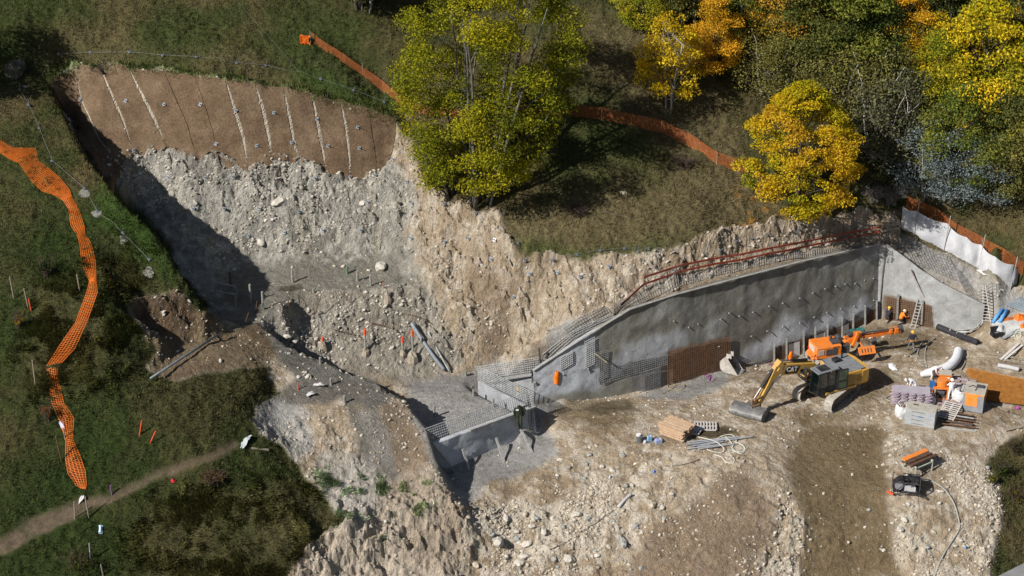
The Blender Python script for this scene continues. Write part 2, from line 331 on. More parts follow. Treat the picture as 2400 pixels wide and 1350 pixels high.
dry = zone([(250,560),(330,600),(400,700),(320,760),(250,900),(60,900),(60,700),(200,650)], 60, 6) + zone([(450,1130),(700,1160),(820,1300),(700,1370),(350,1370),(300,1250)], 60, 6) + zone([(1400,380),(1750,400),(1800,560),(1500,580),(1250,540)], 60, 6) * .5 + zone([(950,0),(1400,0),(1700,200),(1700,350),(1400,260)], 60, 6) * .5
col = mixc(col, (.120, .092, .048), np.clip(dry * (.45 + .8 * g2 - .2), 0, .8))
col = mixc(col, (.30, .14, .02), zone([(1720,430),(1830,470),(1850,520),(1700,545),(1740,490)], 20, 3) * np.clip(g3 * 3, 0, 1) * .7)
earth = np.zeros_like(col) + np.array((.43, .345, .25))
e1 = np.clip(fbm(GX, GY, H1, 3.0, 5, 301) * 1.7 + .5, 0, 1); e2 = np.clip(fbm(GX, GY, H1, .6, 4, 321) * 1.6 + .5, 0, 1)
earth = mixc(earth, (.26, .19, .12), np.clip(e1 * 1.3 - .45, 0, 1) * .7)
earth = mixc(earth, (.60, .53, .44), np.clip(e2 * 1.8 - .75, 0, 1) * .8)
def tone(c, base, alt, w, a=e1, lo=.75):
    t = mixc(np.zeros_like(c) + np.array(base), alt, np.clip(a * 1.4 - .3, 0, 1) * lo)
    return c * (1 - w[..., None]) + t * w[..., None]
earth = tone(earth, (.335,.325,.295), (.21,.20,.175), ZGREY * .93)
earth = mixc(earth, (.50,.475,.42), ZGREY * np.clip(e2 * 2 - .9, 0, 1) * .8)
earth = mixc(earth, (.30,.26,.19), ZGREY * np.clip(fbm(GX * 1.6, GY * .4, H1 * .3, 1.4, 4, 61) * 3 - .5, 0, 1) * .5)
earth = tone(earth, (.37,.345,.30), (.22,.20,.17), ZLOW * .85)
earth = tone(earth, (.20,.150,.085), (.15,.110,.060), np.clip(ZWET, 0, 1) * .95)
earth = tone(earth, (.21,.155,.105), (.30,.22,.15), ZCLAY * .85)
ZPALE = zone([(760,1130),(880,1090),(1010,1120),(1080,1200),(1080,1370),(640,1370),(760,1245)], 24, 4)
earth = tone(earth, (.56,.48,.39), (.38,.31,.24), ZPALE * .88)
earth = tone(earth, (.30,.285,.26), (.19,.18,.165), zone([(830,960),(880,950),(930,1080),(940,1130),(890,1120),(850,1040)], 20, 2) * .9)
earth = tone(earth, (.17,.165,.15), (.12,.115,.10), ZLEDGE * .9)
earth = tone(earth, (.24,.225,.19), (.19,.175,.145), zone([(500,640),(600,620),(760,610),(950,610),(950,660),(920,680),(690,692),(640,740),(560,745)], 14, 3) * .9)
earth = tone(earth, (.33,.33,.33), (.22,.22,.22), ZSHOT * .85)
earth = mixc(earth, (.60,.54,.45), np.clip(ZDUST * (.40 + 1.1 * (e2 - .35)), 0, 1))
earth = mixc(earth, (.45,.44,.42), ZCHALK * .8)
earth = tone(earth, (.145,.095,.055), (.11,.075,.045), ZNET)
SEAMP = [([(178,172),(192,235),(232,325),(290,400)],2.5),([(236,160),(262,222),(290,285),(312,356)],3.5),([(303,163),(340,236),(366,287),(390,344)],4.5),([(528,188),(550,256),(570,322),(582,400)],4.5),([(598,196),(618,262),(630,322),(638,377)],5),([(664,206),(678,272),(691,345),(703,372)],4),([(730,220),(743,282),(755,347),(765,407)],4.5),([(797,236),(810,292),(817,352),(822,420)],4)]
for ln, wpx in SEAMP:
    d_ = np.full(U.shape, 99.0)
    for (ax, ay), (bx, by) in zip(ln[:-1], ln[1:]):
        ex_q, ey_q = bx - ax, by - ay; t = np.clip(((U - ax) * ex_q + (V - ay) * ey_q) / (ex_q ** 2 + ey_q ** 2), 0, 1); d_ = np.minimum(d_, np.hypot(U - ax - t * ex_q, V - ay - t * ey_q))
    earth = mixc(earth, (.44, .39, .31), np.clip(1.6 - d_ / wpx, 0, 1) * ZNET)
earth = tone(earth, (.19,.14,.085), (.12,.08,.045), ZSCAR * .9)
earth = tone(earth, (.16,.11,.06), (.08,.05,.03), ZBANK * .9)
earth = mixc(earth, (.04,.055,.015), ZMOUNDG * .85)
crev = np.clip(-(n3 * .5 + n4 * .5) * 1.2, 0, 1) * rock * steep
earth *= (1 - .25 * crev[..., None])
PUD = zone([(655,672),(700,668),(708,676),(690,684),(650,684)], 3, 1) + zone([(1640,1005),(1700,998),(1735,1010),(1690,1025),(1640,1025)], 4, 1) + zone([(1400,940),(1480,935),(1490,960),(1410,972),(1370,960)], 8, 1.5) * .6
earth = mixc(earth, (.075,.062,.04), np.clip(PUD, 0, 1) * .8)
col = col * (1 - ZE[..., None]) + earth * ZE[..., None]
col = mixc(col, (.135,.102,.072), np.clip(ZPATH * (.6 + .5 * e2), 0, 1))
col *= (1 + .16 * g3 * (1 - ZE) + .10 * fbm(GX, GY, H1, .3, 2, 400))[..., None]
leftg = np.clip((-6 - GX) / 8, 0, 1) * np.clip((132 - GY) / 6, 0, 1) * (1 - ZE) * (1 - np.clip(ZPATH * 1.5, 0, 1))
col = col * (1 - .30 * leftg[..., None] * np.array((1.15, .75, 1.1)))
col = np.clip(col, 0.003, .8)

# ------------------------------------------------------------------ material helpers
def new_mat(name, rough=.9):
    m = bpy.data.materials.new(name); m.use_nodes = True
    b = m.node_tree.nodes['Principled BSDF']; b.inputs['Roughness'].default_value = rough
    b.inputs['Specular IOR Level'].default_value = .25
    return m, m.node_tree, b
def noise_node(nt, scale, detail=6, rough=.6, coord=None, dist=0):
    n = nt.nodes.new('ShaderNodeTexNoise'); n.inputs['Scale'].default_value = scale
    n.inputs['Detail'].default_value = detail; n.inputs['Roughness'].default_value = rough; n.inputs['Distortion'].default_value = dist
    if coord is not None: nt.links.new(coord, n.inputs['Vector'])
    return n
def math_node(nt, op, a, b=None, c=None):
    n = nt.nodes.new('ShaderNodeMath'); n.operation = op
    for i, s in enumerate((a, b, c)):
        if s is None: continue
        if isinstance(s, (int, float)): n.inputs[i].default_value = s
        else: nt.links.new(s, n.inputs[i])
    return n.outputs[0]
def ramp(nt, fac, stops):
    n = nt.nodes.new('ShaderNodeValToRGB'); e = n.color_ramp.elements
    while len(e) < len(stops): e.new(.5)
    for el, (p, c) in zip(e, stops): el.position = p; el.color = (*c, 1) if len(c) == 3 else c
    nt.links.new(fac, n.inputs[0]); return n.outputs[0]
def mixrgb(nt, mode, fac, a, b):
    n = nt.nodes.new('ShaderNodeMix'); n.data_type = 'RGBA'; n.blend_type = mode; n.clamp_result = False
    def put(sock, s):
        if isinstance(s, (int, float)): sock.default_value = s
        elif isinstance(s, tuple): sock.default_value = (*s, 1)
        else: nt.links.new(s, sock)
    put(n.inputs['Factor'], fac); put(n.inputs['A'], a); put(n.inputs['B'], b)
    return n.outputs['Result']
def bump(nt, b, height, strength, dist=.1):
    n = nt.nodes.new('ShaderNodeBump'); n.inputs['Strength'].default_value = strength; n.inputs['Distance'].default_value = dist
    nt.links.new(height, n.inputs['Height']); nt.links.new(n.outputs[0], b.inputs['Normal'])
_mc = {}
def mat(name, rgb, rough=.7, var=.15, scale=3, metal=0, dirt=None, bumps=0, spec=.3, trans=0, emit=None):
    if name in _mc: return _mc[name]
    m, nt, b = new_mat(name, rough); b.inputs['Metallic'].default_value = metal; b.inputs['Specular IOR Level'].default_value = spec
    co = nt.nodes.new('ShaderNodeTexCoord').outputs['Object']
    n = noise_node(nt, scale, 7, .65, co)
    lo = tuple(max(0, c * (1 - var * 1.6)) for c in rgb); hi = tuple(min(1, c * (1 + var)) for c in rgb)
    c = ramp(nt, n.outputs['Fac'], [(.32, lo), (.68, hi)])
    if dirt:
        n2 = noise_node(nt, scale * .7, 8, .7, co, .6)
        f = ramp(nt, n2.outputs['Fac'], [(.50 - .12 * dirt[1], (0, 0, 0)), (.62, (1, 1, 1))])
        c = mixrgb(nt, 'MIX', math_node(nt, 'MULTIPLY', f, min(1, dirt[1])), c, dirt[0])
    nt.links.new(c, b.inputs['Base Color'])
    if bumps:
        n3 = noise_node(nt, scale * 6, 5, .6, co); bump(nt, b, n3.outputs['Fac'], bumps, .05)
    if trans: b.inputs['Transmission Weight'].default_value = trans
    _mc[name] = m; return m

def terrain_mat():
    m, nt, b = new_mat('terrain_soil', .95); b.inputs['Specular IOR Level'].default_value = .12
    at = nt.nodes.new('ShaderNodeAttribute'); at.attribute_name = 'Col'
    zn = nt.nodes.new('ShaderNodeAttribute'); zn.attribute_name = 'Zone'
    sep = nt.nodes.new('ShaderNodeSeparateColor'); nt.links.new(zn.outputs['Color'], sep.inputs[0])
    g = nt.nodes.new('ShaderNodeNewGeometry').outputs['Position']
    a = noise_node(nt, 2.6, 8, .72, g); bb = noise_node(nt, 11, 5, .65, g)
    fa = ramp(nt, a.outputs['Fac'], [(.30, (.62, .62, .62)), (.5, (1, 1, 1)), (.72, (1.30, 1.28, 1.24))])
    c = mixrgb(nt, 'MULTIPLY', 1.0, at.outputs['Color'], fa)
    fb = ramp(nt, bb.outputs['Fac'], [(.32, (.70, .69, .67)), (.66, (1.18, 1.18, 1.17))])
    c = mixrgb(nt, 'MULTIPLY', 1.0, c, fb)
    # embedded stones: pale grit
    vo = nt.nodes.new('ShaderNodeTexVoronoi'); vo.inputs['Scale'].default_value = 5.5; nt.links.new(g, vo.inputs['Vector'])
    st = ramp(nt, vo.outputs['Distance'], [(.16, (1, 1, 1)), (.22, (0, 0, 0))])
    sp = nt.nodes.new('ShaderNodeSeparateColor'); nt.links.new(vo.outputs['Color'], sp.inputs[0])
    pick = math_node(nt, 'GREATER_THAN', sp.outputs[0], .62)
    f = math_node(nt, 'MULTIPLY', math_node(nt, 'MULTIPLY', st, pick), math_node(nt, 'MULTIPLY', sep.outputs[0], .6))
    c = mixrgb(nt, 'MIX', f, c, (.50, .46, .40))
    # woven netting print on the brown slope: faint fine dots
    nt.links.new(c, b.inputs['Base Color'])
    hsum = math_node(nt, 'ADD', math_node(nt, 'MULTIPLY', a.outputs['Fac'], 1.0), math_node(nt, 'MULTIPLY', bb.outputs['Fac'], .5))
    hs = math_node(nt, 'MULTIPLY', hsum, math_node(nt, 'MULTIPLY_ADD', sep.outputs[0], .9, .25))
    cc_ = noise_node(nt, 34, 4, .6, g); hs = math_node(nt, 'ADD', hs, math_node(nt, 'MULTIPLY', cc_.outputs['Fac'], .22)); bump(nt, b, hs, 1.0, .26)
    return m
M_TER = terrain_mat()

def tag(o, label=None, cat=None, group=None, kind=None):
    if label: o['label'] = label
    if cat: o['category'] = cat
    if group: o['group'] = group
    if kind: o['kind'] = kind
    return o

# faces are divided between the ground's named areas; they share their border vertices
cu = (U[:-1, :-1] + U[1:, 1:]) / 2; cv = (V[:-1, :-1] + V[1:, 1:]) / 2
zid = np.zeros(cu.shape, int)
AREAS = ['hillside', 'excavation_face', 'earth_bench', 'work_platform', 'earth_mound', 'lower_slope', 'dirt_ramp', 'footpath']
ex = ZE[:-1, :-1] > .5
def rg(poly): return inpoly(cu, cv, poly)
zid[ex] = 3
zid[ex & rg([(80,140),(1240,480),(2130,470),(2420,640),(2420,760),(2290,760),(2200,800),(2080,740),(1840,830),(1500,915),(1270,925),(1180,850),(1060,870),(950,900),(560,745),(80,200)])] = 1
zid[ex & rg([(500,640),(560,600),(760,600),(960,600),(965,640),(930,685),(690,692),(660,740),(590,755),(480,740)])] = 2
zid[ex & rg([(300,680),(480,735),(590,755),(700,825),(880,895),(965,960),(1030,1080),(1095,1205),(1050,1400),(600,1400),(560,1000),(300,900)])] = 4
zid[ex & rg([(1095,1205),(1300,1080),(1560,1060),(1780,1070),(1850,1130),(1885,1230),(1880,1400),(1050,1400)])] = 5
zid[ex & rg([(1860,1030),(2060,1000),(2085,1180),(2110,1400),(1880,1400),(1885,1230)])] = 6
zid[ex & rg([(2110,1400),(2085,1160),(2100,1080),(2400,1060),(2400,1400)])] = 5
zid[(ZPATH[:-1, :-1] > .5)] = 7
idx = np.arange(NX * NY).reshape(NY, NX)
quads = np.stack([idx[:-1, :-1], idx[:-1, 1:], idx[1:, 1:], idx[1:, :-1]], -1).reshape(-1, 4)
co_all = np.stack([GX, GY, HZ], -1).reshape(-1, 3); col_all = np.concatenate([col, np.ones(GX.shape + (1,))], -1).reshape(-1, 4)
zn_all = np.stack([ZE * (1 - ZNET * .75) * (1 - .5 * ZSHOT), ZNET, ZG, np.ones_like(ZG)], -1).reshape(-1, 4)
def mesh_np(name, verts, faces, nper=4, mats=(), colors=None, smooth=True, extra=None):
    me = bpy.data.meshes.new(name); nf = len(faces)
    me.vertices.add(len(verts)); me.vertices.foreach_set('co', np.asarray(verts, np.float32).ravel())
    me.loops.add(nf * nper); me.loops.foreach_set('vertex_index', np.asarray(faces, np.int32).ravel())
    me.polygons.add(nf); me.polygons.foreach_set('loop_start', np.arange(0, nf * nper, nper, dtype=np.int32))
    me.polygons.foreach_set('loop_total', np.full(nf, nper, np.int32))
    me.polygons.foreach_set('use_smooth', np.full(nf, smooth, bool))
    me.update(calc_edges=True)
    for nm, arr in ((('Col', colors),) if colors is not None else ()) + (tuple(extra) if extra else ()):
        a = me.color_attributes.new(nm, 'FLOAT_COLOR', 'POINT'); a.data.foreach_set('color', np.asarray(arr, np.float32).ravel())
    for m in mats: me.materials.append(m)
    return me
terr = {}
zf = zid.reshape(-1)
for k, nm in enumerate(AREAS):
    q = quads[zf == k]
    if not len(q): continue
    used, inv = np.unique(q, return_inverse=True)
    me = mesh_np(nm, co_all[used], inv.reshape(-1, 4), 4, [M_TER], col_all[used], nm not in ('excavation_face', 'earth_mound', 'lower_slope', 'work_platform'), [('Zone', zn_all[used])])
    o = bpy.data.objects.new(nm, me); C.objects.link(o); tag(o, kind='structure'); terr[nm] = o
# the land beyond: coarse sheet joined to the surveyed block's rim
xs = np.unique(np.concatenate([np.linspace(-420, X0, 26), np.linspace(X0, X1, 47), np.linspace(X1, 420, 26)]))
ys = np.unique(np.concatenate([np.linspace(-60, Y0, 22), np.linspace(Y0, Y1, 32), np.linspace(Y1, 520, 30)]))
LX, LY = np.meshgrid(xs, ys)
LZ = np.array([[hz(min(max(x, X0), X1), min(max(y, Y0), Y1)) for x in xs] for y in ys])
LZ = LZ + np.where(LY > Y1, .5 * (LY - Y1), 0) - np.where(LY < Y0, .5 * (Y0 - LY), 0)
far = np.clip((np.maximum(np.maximum(X0 - LX, LX - X1), np.maximum(Y0 - LY, LY - Y1))) / 40, 0, 1)
inner = (LX > X0 + .1) & (LX < X1 - .1) & (LY > Y0 + .1) & (LY < Y1 - .1)
LZ = LZ - inner * .9 + far * fbm(LX, LY, 0 * LX, 60, 3, 8) * 9
ii = np.arange(len(xs) * len(ys)).reshape(len(ys), len(xs))
cxm = (LX[:-1, :-1] + LX[1:, 1:]) / 2; cym = (LY[:-1, :-1] + LY[1:, 1:]) / 2
keep = ~((cxm > X0 + 2) & (cxm < X1 - 2) & (cym > Y0 + 2) & (cym < Y1 - 2))
q = np.stack([ii[:-1, :-1], ii[:-1, 1:], ii[1:, 1:], ii[1:, :-1]], -1)[keep]
fg = np.clip(fbm(LX, LY, 0 * LX, 25, 4, 77) * 1.5 + .5, 0, 1).reshape(-1, 1); fc = np.concatenate([np.array((.055, .060, .021)) * (1 - fg) + np.array((.10, .082, .042)) * fg, np.ones((LX.size, 1))], 1); fz = np.zeros((LX.size, 4)) + np.array((0, 0, 1, 1))
me = mesh_np('surrounding_slopes', np.stack([LX, LY, LZ], -1).reshape(-1, 3), q, 4, [M_TER], fc, True, [('Zone', fz)])
o = bpy.data.objects.new('surrounding_slopes', me); C.objects.link(o); tag(o, kind='structure')

# ================================================================== mesh builder and tagging helpers
class MB:
    def __init__(s): s.v = []; s.f = []; s.m = []; s.mats = []; s.cur = 0; s.T = None
    def mat(s, m):
        if m not in s.mats: s.mats.append(m)
        s.cur = s.mats.index(m); return s
    def _add(s, vs, fs):
        b = len(s.v)
        s.v += [(s.T @ Vector(p)) if s.T is not None else Vector(p) for p in vs]
        s.f += [tuple(b + i for i in f) for f in fs]; s.m += [s.cur] * len(fs)
    def box(s, c, size, rot=None, taper=1.0):
        x, y, z = [q / 2 for q in size]; c = Vector(c)
        vs = [Vector((a * x * (taper if e > 0 else 1), b * y * (taper if e > 0 else 1), e * z)) for e in (-1, 1) for a, b in ((-1,-1),(1,-1),(1,1),(-1,1))]
        if rot is not None:
            M = rot if isinstance(rot, Matrix) else Euler(rot).to_matrix()
            vs = [M @ v for v in vs]
        s._add([v + c for v in vs], [(0,3,2,1),(4,5,6,7),(0,1,5,4),(1,2,6,5),(2,3,7,6),(3,0,4,7)]); return s
    def beam(s, a, b, w, h, up=(0,0,1)):
        a, b = Vector(a), Vector(b); d = b - a; L = d.length
        x = d.normalized(); y = Vector(up).cross(x)
        if y.length < 1e-4: y = Vector((0,1,0)).cross(x)
        if y.length < 1e-4: y = Vector((1,0,0)).cross(x)
        y.normalize(); z = x.cross(y)
        M = Matrix((x, y, z)).transposed(); s.box((a + b) / 2, (L, w, h), M); return s
    def tube(s, pts, r, n=6, r2=None, cap=True):
        pts = [Vector(p) for p in pts]; k = len(pts); rings = []; up = None
        for i, p in enumerate(pts):
            d = (pts[min(i + 1, k - 1)] - pts[max(i - 1, 0)])
            if d.length < 1e-6: d = Vector((0,0,1))
            d.normalize()
            if up is None: up = Vector((0,0,1)) if abs(d.z) < .9 else Vector((1,0,0))
            sd = d.cross(up)
            if sd.length < 1e-3: sd = d.cross(Vector((1,0,0)) if abs(d.x) < .9 else Vector((0,1,0)))
            sd.normalize(); up = sd.cross(d).normalized()
            t = i / max(1, k - 1)
            rr = r[i] if isinstance(r, (list, tuple)) else (r if r2 is None else r + (r2 - r) * t)
            rings.append([p + (sd * math.cos(2 * math.pi * j / n) + up * math.sin(2 * math.pi * j / n)) * rr for j in range(n)])
        vs = [q for rg_ in rings for q in rg_]; fs = []
        for i in range(k - 1):
            for j in range(n):
                a = i * n + j; b = i * n + (j + 1) % n; fs.append((a, b, b + n, a + n))
        if cap: fs.append(tuple(range(n - 1, -1, -1))); fs.append(tuple((k - 1) * n + j for j in range(n)))
        s._add(vs, fs); return s
    def cyl(s, c, r, h, axis=(0,0,1), n=12, r2=None):
        a = Vector(axis).normalized(); c = Vector(c); s.tube([c - a * h / 2, c + a * h / 2], r, n, r2 if r2 is not None else r); return s
    def prism(s, poly, ext):
        e = Vector(ext); p = [Vector(q) for q in poly]; n = len(p)
        s._add(p + [q + e for q in p], [tuple(range(n - 1, -1, -1)), tuple(range(n, 2 * n))] + [(i, (i + 1) % n, (i + 1) % n + n, i + n) for i in range(n)]); return s
    def sphere(s, c, r, nu=10, nv=6, rot=None, jit=0, rn=None):
        c = Vector(c); r = Vector(r) if not isinstance(r, (int, float)) else Vector((r, r, r)); vs = []; fs = []
        for i in range(nv + 1):
            ph = math.pi * i / nv
            for j in range(nu):
                th = 2 * math.pi * j / nu; k = 1 + (rn.uniform(-jit, jit) if jit else 0)
                p = Vector((math.sin(ph) * math.cos(th) * r.x, math.sin(ph) * math.sin(th) * r.y, math.cos(ph) * r.z)) * k
                vs.append(c + (rot @ p if rot is not None else p))
        for i in range(nv):
            for j in range(nu):
                a = i * nu + j; b = i * nu + (j + 1) % nu; fs.append((a, a + nu, b + nu, b))
        s._add(vs, fs); return s
    def sheet(s, rows, close=False, thick=0):
        """rows: grid of points"""
        nr, nc = len(rows), len(rows[0]); vs = [p for r_ in rows for p in r_]
        fs = [(i * nc + j, i * nc + j + 1, (i + 1) * nc + j + 1, (i + 1) * nc + j) for i in range(nr - 1) for j in range(nc - 1)]
        s._add(vs, fs); return s
    def build(s, name, parent=None, world=False, smooth=False, bevel=0):
        vs = s.v
        if parent is not None and world:
            inv = (Matrix.Translation(parent.location) @ parent.rotation_euler.to_matrix().to_4x4()).inverted()
            vs = [inv @ p for p in vs]
        me = bpy.data.meshes.new(name); me.from_pydata([tuple(p) for p in vs], [], s.f)
        for m in s.mats: me.materials.append(m)
        me.polygons.foreach_set('material_index', s.m)
        if smooth: me.polygons.foreach_set('use_smooth', [True] * len(s.f))
        me.update()
        o = bpy.data.objects.new(name, me); C.objects.link(o)
        if parent is not None: o.parent = parent
        if bevel:
            b = o.modifiers.new('bevel', 'BEVEL'); b.width = bevel; b.segments = 2; b.limit_method = 'ANGLE'; b.angle_limit = R(40)
        return o
def thing(name, label, cat, loc, rz=0, group=None, rot=None):
    o = bpy.data.objects.new(name, None); C.objects.link(o); o.location = loc
    o.rotation_euler = rot if rot else (0, 0, rz); o.empty_display_size = .2
    return tag(o, label, cat, group)
def copy_thing(o, loc=None, rot=None, label=None, scale=None):
    c = o.copy(); C.objects.link(c)
    for ch in o.children:
        d = ch.copy(); C.objects.link(d); d.parent = c
        for g in ch.children:
            e = g.copy(); C.objects.link(e); e.parent = d
    if loc is not None: c.location = loc
    if rot is not None: c.rotation_euler = rot
    if scale is not None: c.scale = scale if not isinstance(scale, (int, float)) else (scale,) * 3
    if label: c['label'] = label
    return c
ORD = ['first','second','third','fourth','fifth','sixth','seventh','eighth','ninth','tenth','eleventh','twelfth','thirteenth','fourteenth','fifteenth','sixteenth','seventeenth','eighteenth','nineteenth','twentieth','twenty-first','twenty-second','twenty-third','twenty-fourth','twenty-fifth']

# ================================================================== vegetation
def leaf_mat(name, transl=.25):
    m = bpy.data.materials.new(name); m.use_nodes = True; nt = m.node_tree; nt.nodes.clear()
    out = nt.nodes.new('ShaderNodeOutputMaterial'); at = nt.nodes.new('ShaderNodeAttribute'); at.attribute_name = 'Col'
    oi = nt.nodes.new('ShaderNodeObjectInfo')
    c = mixrgb(nt, 'MULTIPLY', 1.0, at.outputs['Color'], oi.outputs['Color'])
    d = nt.nodes.new('ShaderNodeBsdfDiffuse'); t = nt.nodes.new('ShaderNodeBsdfTranslucent'); mx = nt.nodes.new('ShaderNodeMixShader')
    nt.links.new(c, d.inputs[0]); nt.links.new(c, t.inputs[0]); mx.inputs[0].default_value = transl
    nt.links.new(d.outputs[0], mx.inputs[1]); nt.links.new(t.outputs[0], mx.inputs[2]); nt.links.new(mx.outputs[0], out.inputs[0])
    return m
M_LEAF = leaf_mat('leaf', .32); M_GRASS = leaf_mat('grass_blade', .15)
M_BARK = mat('bark', (.115, .10, .08), .9, .35, 4, bumps=.6); M_BARKP = mat('pale_bark', (.34, .33, .29), .85, .4, 3, bumps=.4)
M_BARKD = mat('dark_bark', (.055, .045, .035), .9, .35, 4)

def grass_field(name, n, weight, hlo, hhi, wid, seed, colmul=(1,1,1), comb=.5, kind='stuff', label=None):
    r = np.random.RandomState(seed); w = np.clip(weight, 0, None).reshape(-1); w = w / w.sum()
    ci = r.choice(w.size, n, p=w); px = GX.reshape(-1)[ci] + r.uniform(-.5, .5, n) * GS; py = GY.reshape(-1)[ci] + r.uniform(-.5, .5, n) * GS
    fx = np.clip((px - X0) / GS, 0, NX - 1.001); fy = np.clip((py - Y0) / GS, 0, NY - 1.001); i = fx.astype(int); j = fy.astype(int); a = fx - i; b = fy - j
    pz = HZ[j, i] * (1-a) * (1-b) + HZ[j, i+1] * a * (1-b) + HZ[j+1, i] * (1-a) * b + HZ[j+1, i+1] * a * b
    base = col.reshape(-1, 3)[ci]
    clump = fbm(px, py, 0 * px, .9, 3, 700); hgt = (hlo + (hhi - hlo) * r.rand(n) ** 1.3) * (1 + .6 * clump)
    ang = r.rand(n) * 6.283; lean = r.uniform(.15, .8, n)
    wx = fbm(px, py, 0 * px, 1.7, 2, 711) * 2.2; 
    dx = np.cos(ang) * lean + comb * (wx * .7 + .15); dy = np.sin(ang) * lean - comb * (.9 + .5 * wx); dz = np.ones(n)
    L = np.sqrt(dx * dx + dy * dy + dz * dz); dx, dy, dz = dx / L * hgt, dy / L * hgt, dz / L * hgt
    tw = r.rand(n) * 6.283; wv = wid * r.uniform(.6, 1.4, n); sx, sy = np.cos(tw) * wv, np.sin(tw) * wv
    v = np.stack([px - sx, py - sy, pz - .03, px + sx, py + sy, pz - .03, px + dx, py + dy, pz + dz], -1).reshape(-1, 3)
    f = np.arange(n * 3).reshape(-1, 3)
    k = r.uniform(.6, 2.1, n)[:, None] * (1 + .35 * fbm(px, py, 0 * px, .5, 2, 730))[:, None]
    yel = (r.rand(n) < .22)[:, None]
    cc = base * k * np.array(colmul); cc = np.where(yel, cc * .4 + np.array((.17, .14, .065)) * .75, cc)
    c4 = np.concatenate([np.repeat(cc, 3, 0), np.ones((n * 3, 1))], 1)
    me = mesh_np(name, v, f, 3, [M_GRASS], c4, False); o = bpy.data.objects.new(name, me); C.objects.link(o)
    tag(o, label, None, None, kind); return o
inview = ((U > -60) & (U < 2460) & (V > -60) & (V < 1410)).astype(float)
gw = np.where(ZG > .6, ZG, 0) * inview
longz = np.clip(dry, 0, 1) * np.clip((132 - GY) / 3, 0, 1) * np.clip(.5 + 1.6 * fbm(GX, GY, H1, 2.0, 3, 901), .1, 1); soft_long = blur(longz, 6)
EXP = zone([(1440,-20),(1700,180),(2000,260),(2100,480),(2420,480),(2420,-40)], 10, 2)
grass_field('meadow_grass', 300000, gw * (1 - .45 * soft_long) * (1 - .5 * EXP), .10, .28, .024, 1, label='short green and dry grass covering the hillside')
grass_field('long_dry_grass', 80000, gw * blur(longz, 5) * np.clip(.35 + 2.0 * fbm(GX, GY, H1, 1.0, 3, 905), .02, 1.5), .22, .52, .034, 2, (1.45, 1.5, 1.2), comb=1.6, label='long combed dry grass on the lower left slope')
grass_field('mound_weeds', 9000, ZMOUNDG * inview, .15, .4, .03, 3, (1, 1.3, 1), comb=.9, label='green weeds sprouting down the earth mound')
rimg = zone([(120,150),(330,148),(560,180),(800,222),(935,262),(960,300),(900,290),(700,222),(500,190),(240,163),(110,195)], 8, 1) * (1 - 0 * ZE)
grass_field('rim_grass', 9000, rimg * inview, .1, .3, .03, 4, (.6, 1.0, .5), comb=.6, label='ragged turf along the top of the cut')

# stones
def stone_proto(seed, sub=1):
    r = random.Random(seed); bm = bmesh.new(); bmesh.ops.create_icosphere(bm, subdivisions=sub, radius=1)
    ax = Vector((r.uniform(.7, 1.2), r.uniform(.6, 1), r.uniform(.45, .75)))
    for v in bm.verts:
        k = 1 + r.uniform(-.24, .18); v.co = Vector((v.co.x * ax.x, v.co.y * ax.y, v.co.z * ax.z)) * k
    me = bpy.data.meshes.new('stone'); bm.to_mesh(me); bm.free(); return me
M_ST = [mat('stone_pale', (.50, .46, .40), .9, .18, 5), mat('stone_cream', (.46, .40, .31), .9, .2, 5), mat('stone_grey', (.32, .32, .30), .9, .25, 5)]
protos = []
for k in range(9):
    me = stone_proto(k + 3, 2); me.materials.append(M_ST[k % 3]); protos.append(me)
small = [stone_proto(100 + k, 1) for k in range(6)]
def np_stones(name, n, weight, lo, hi, seed, colr, kind='stuff', pw=2.6):
    r = np.random.RandomState(seed); w = np.clip(weight, 0, None).reshape(-1); w = w / w.sum()
    ci = r.choice(w.size, n, p=w); px = GX.reshape(-1)[ci] + r.uniform(-.5, .5, n) * GS; py = GY.reshape(-1)[ci] + r.uniform(-.5, .5, n) * GS
    pz = HZ.reshape(-1)[ci]
    sz = lo + (hi - lo) * r.rand(n) ** pw; VV = []; FF = []; CC = []; off = 0
    for k, me in enumerate(small):
        m = np.arange(n) % len(small) == k; q = m.sum()
        bv = np.array([v.co[:] for v in me.vertices]); bf = np.array([p.vertices[:] for p in me.polygons])
        th = r.rand(q) * 6.283; tl = r.uniform(-.5, .5, q); c_, s_ = np.cos(th)[:, None], np.sin(th)[:, None]
        x = bv[None, :, 0] * c_ - bv[None, :, 1] * s_; y = bv[None, :, 0] * s_ + bv[None, :, 1] * c_; z = bv[None, :, 2] + x * tl[:, None]
        S = sz[m][:, None]
        v = np.stack([px[m][:, None] + x * S, py[m][:, None] + y * S, pz[m][:, None] + z * S - .08 * S], -1)
        VV.append(v.reshape(-1, 3)); FF.append((bf[None] + (np.arange(q) * len(bv))[:, None, None] + off).reshape(-1, 3)); off += q * len(bv)
        t = r.rand(q)[:, None]; cc = np.array(colr[0]) * t + np.array(colr[1]) * (1 - t)
        CC.append(np.repeat(cc * r.uniform(.8, 1.15, q)[:, None], len(bv), 0))
    cc = np.concatenate(CC); me = mesh_np(name, np.concatenate(VV), np.concatenate(FF), 3, [M_PEB], np.concatenate([cc, np.ones((len(cc), 1))], 1), False)
    o = bpy.data.objects.new(name, me); C.objects.link(o); return tag(o, None, None, None, kind)
M_PEB, _nt, _b = new_mat('pebble', .95); _b.inputs['Specular IOR Level'].default_value = .15
_a = _nt.nodes.new('ShaderNodeAttribute'); _a.attribute_name = 'Col'; _nt.links.new(_a.outputs['Color'], _b.inputs['Base Color'])
zid_full = np.pad(zid, ((0, 1), (0, 1)), mode='edge')
bench_ = blur((zid_full == 2).astype(float), 4)
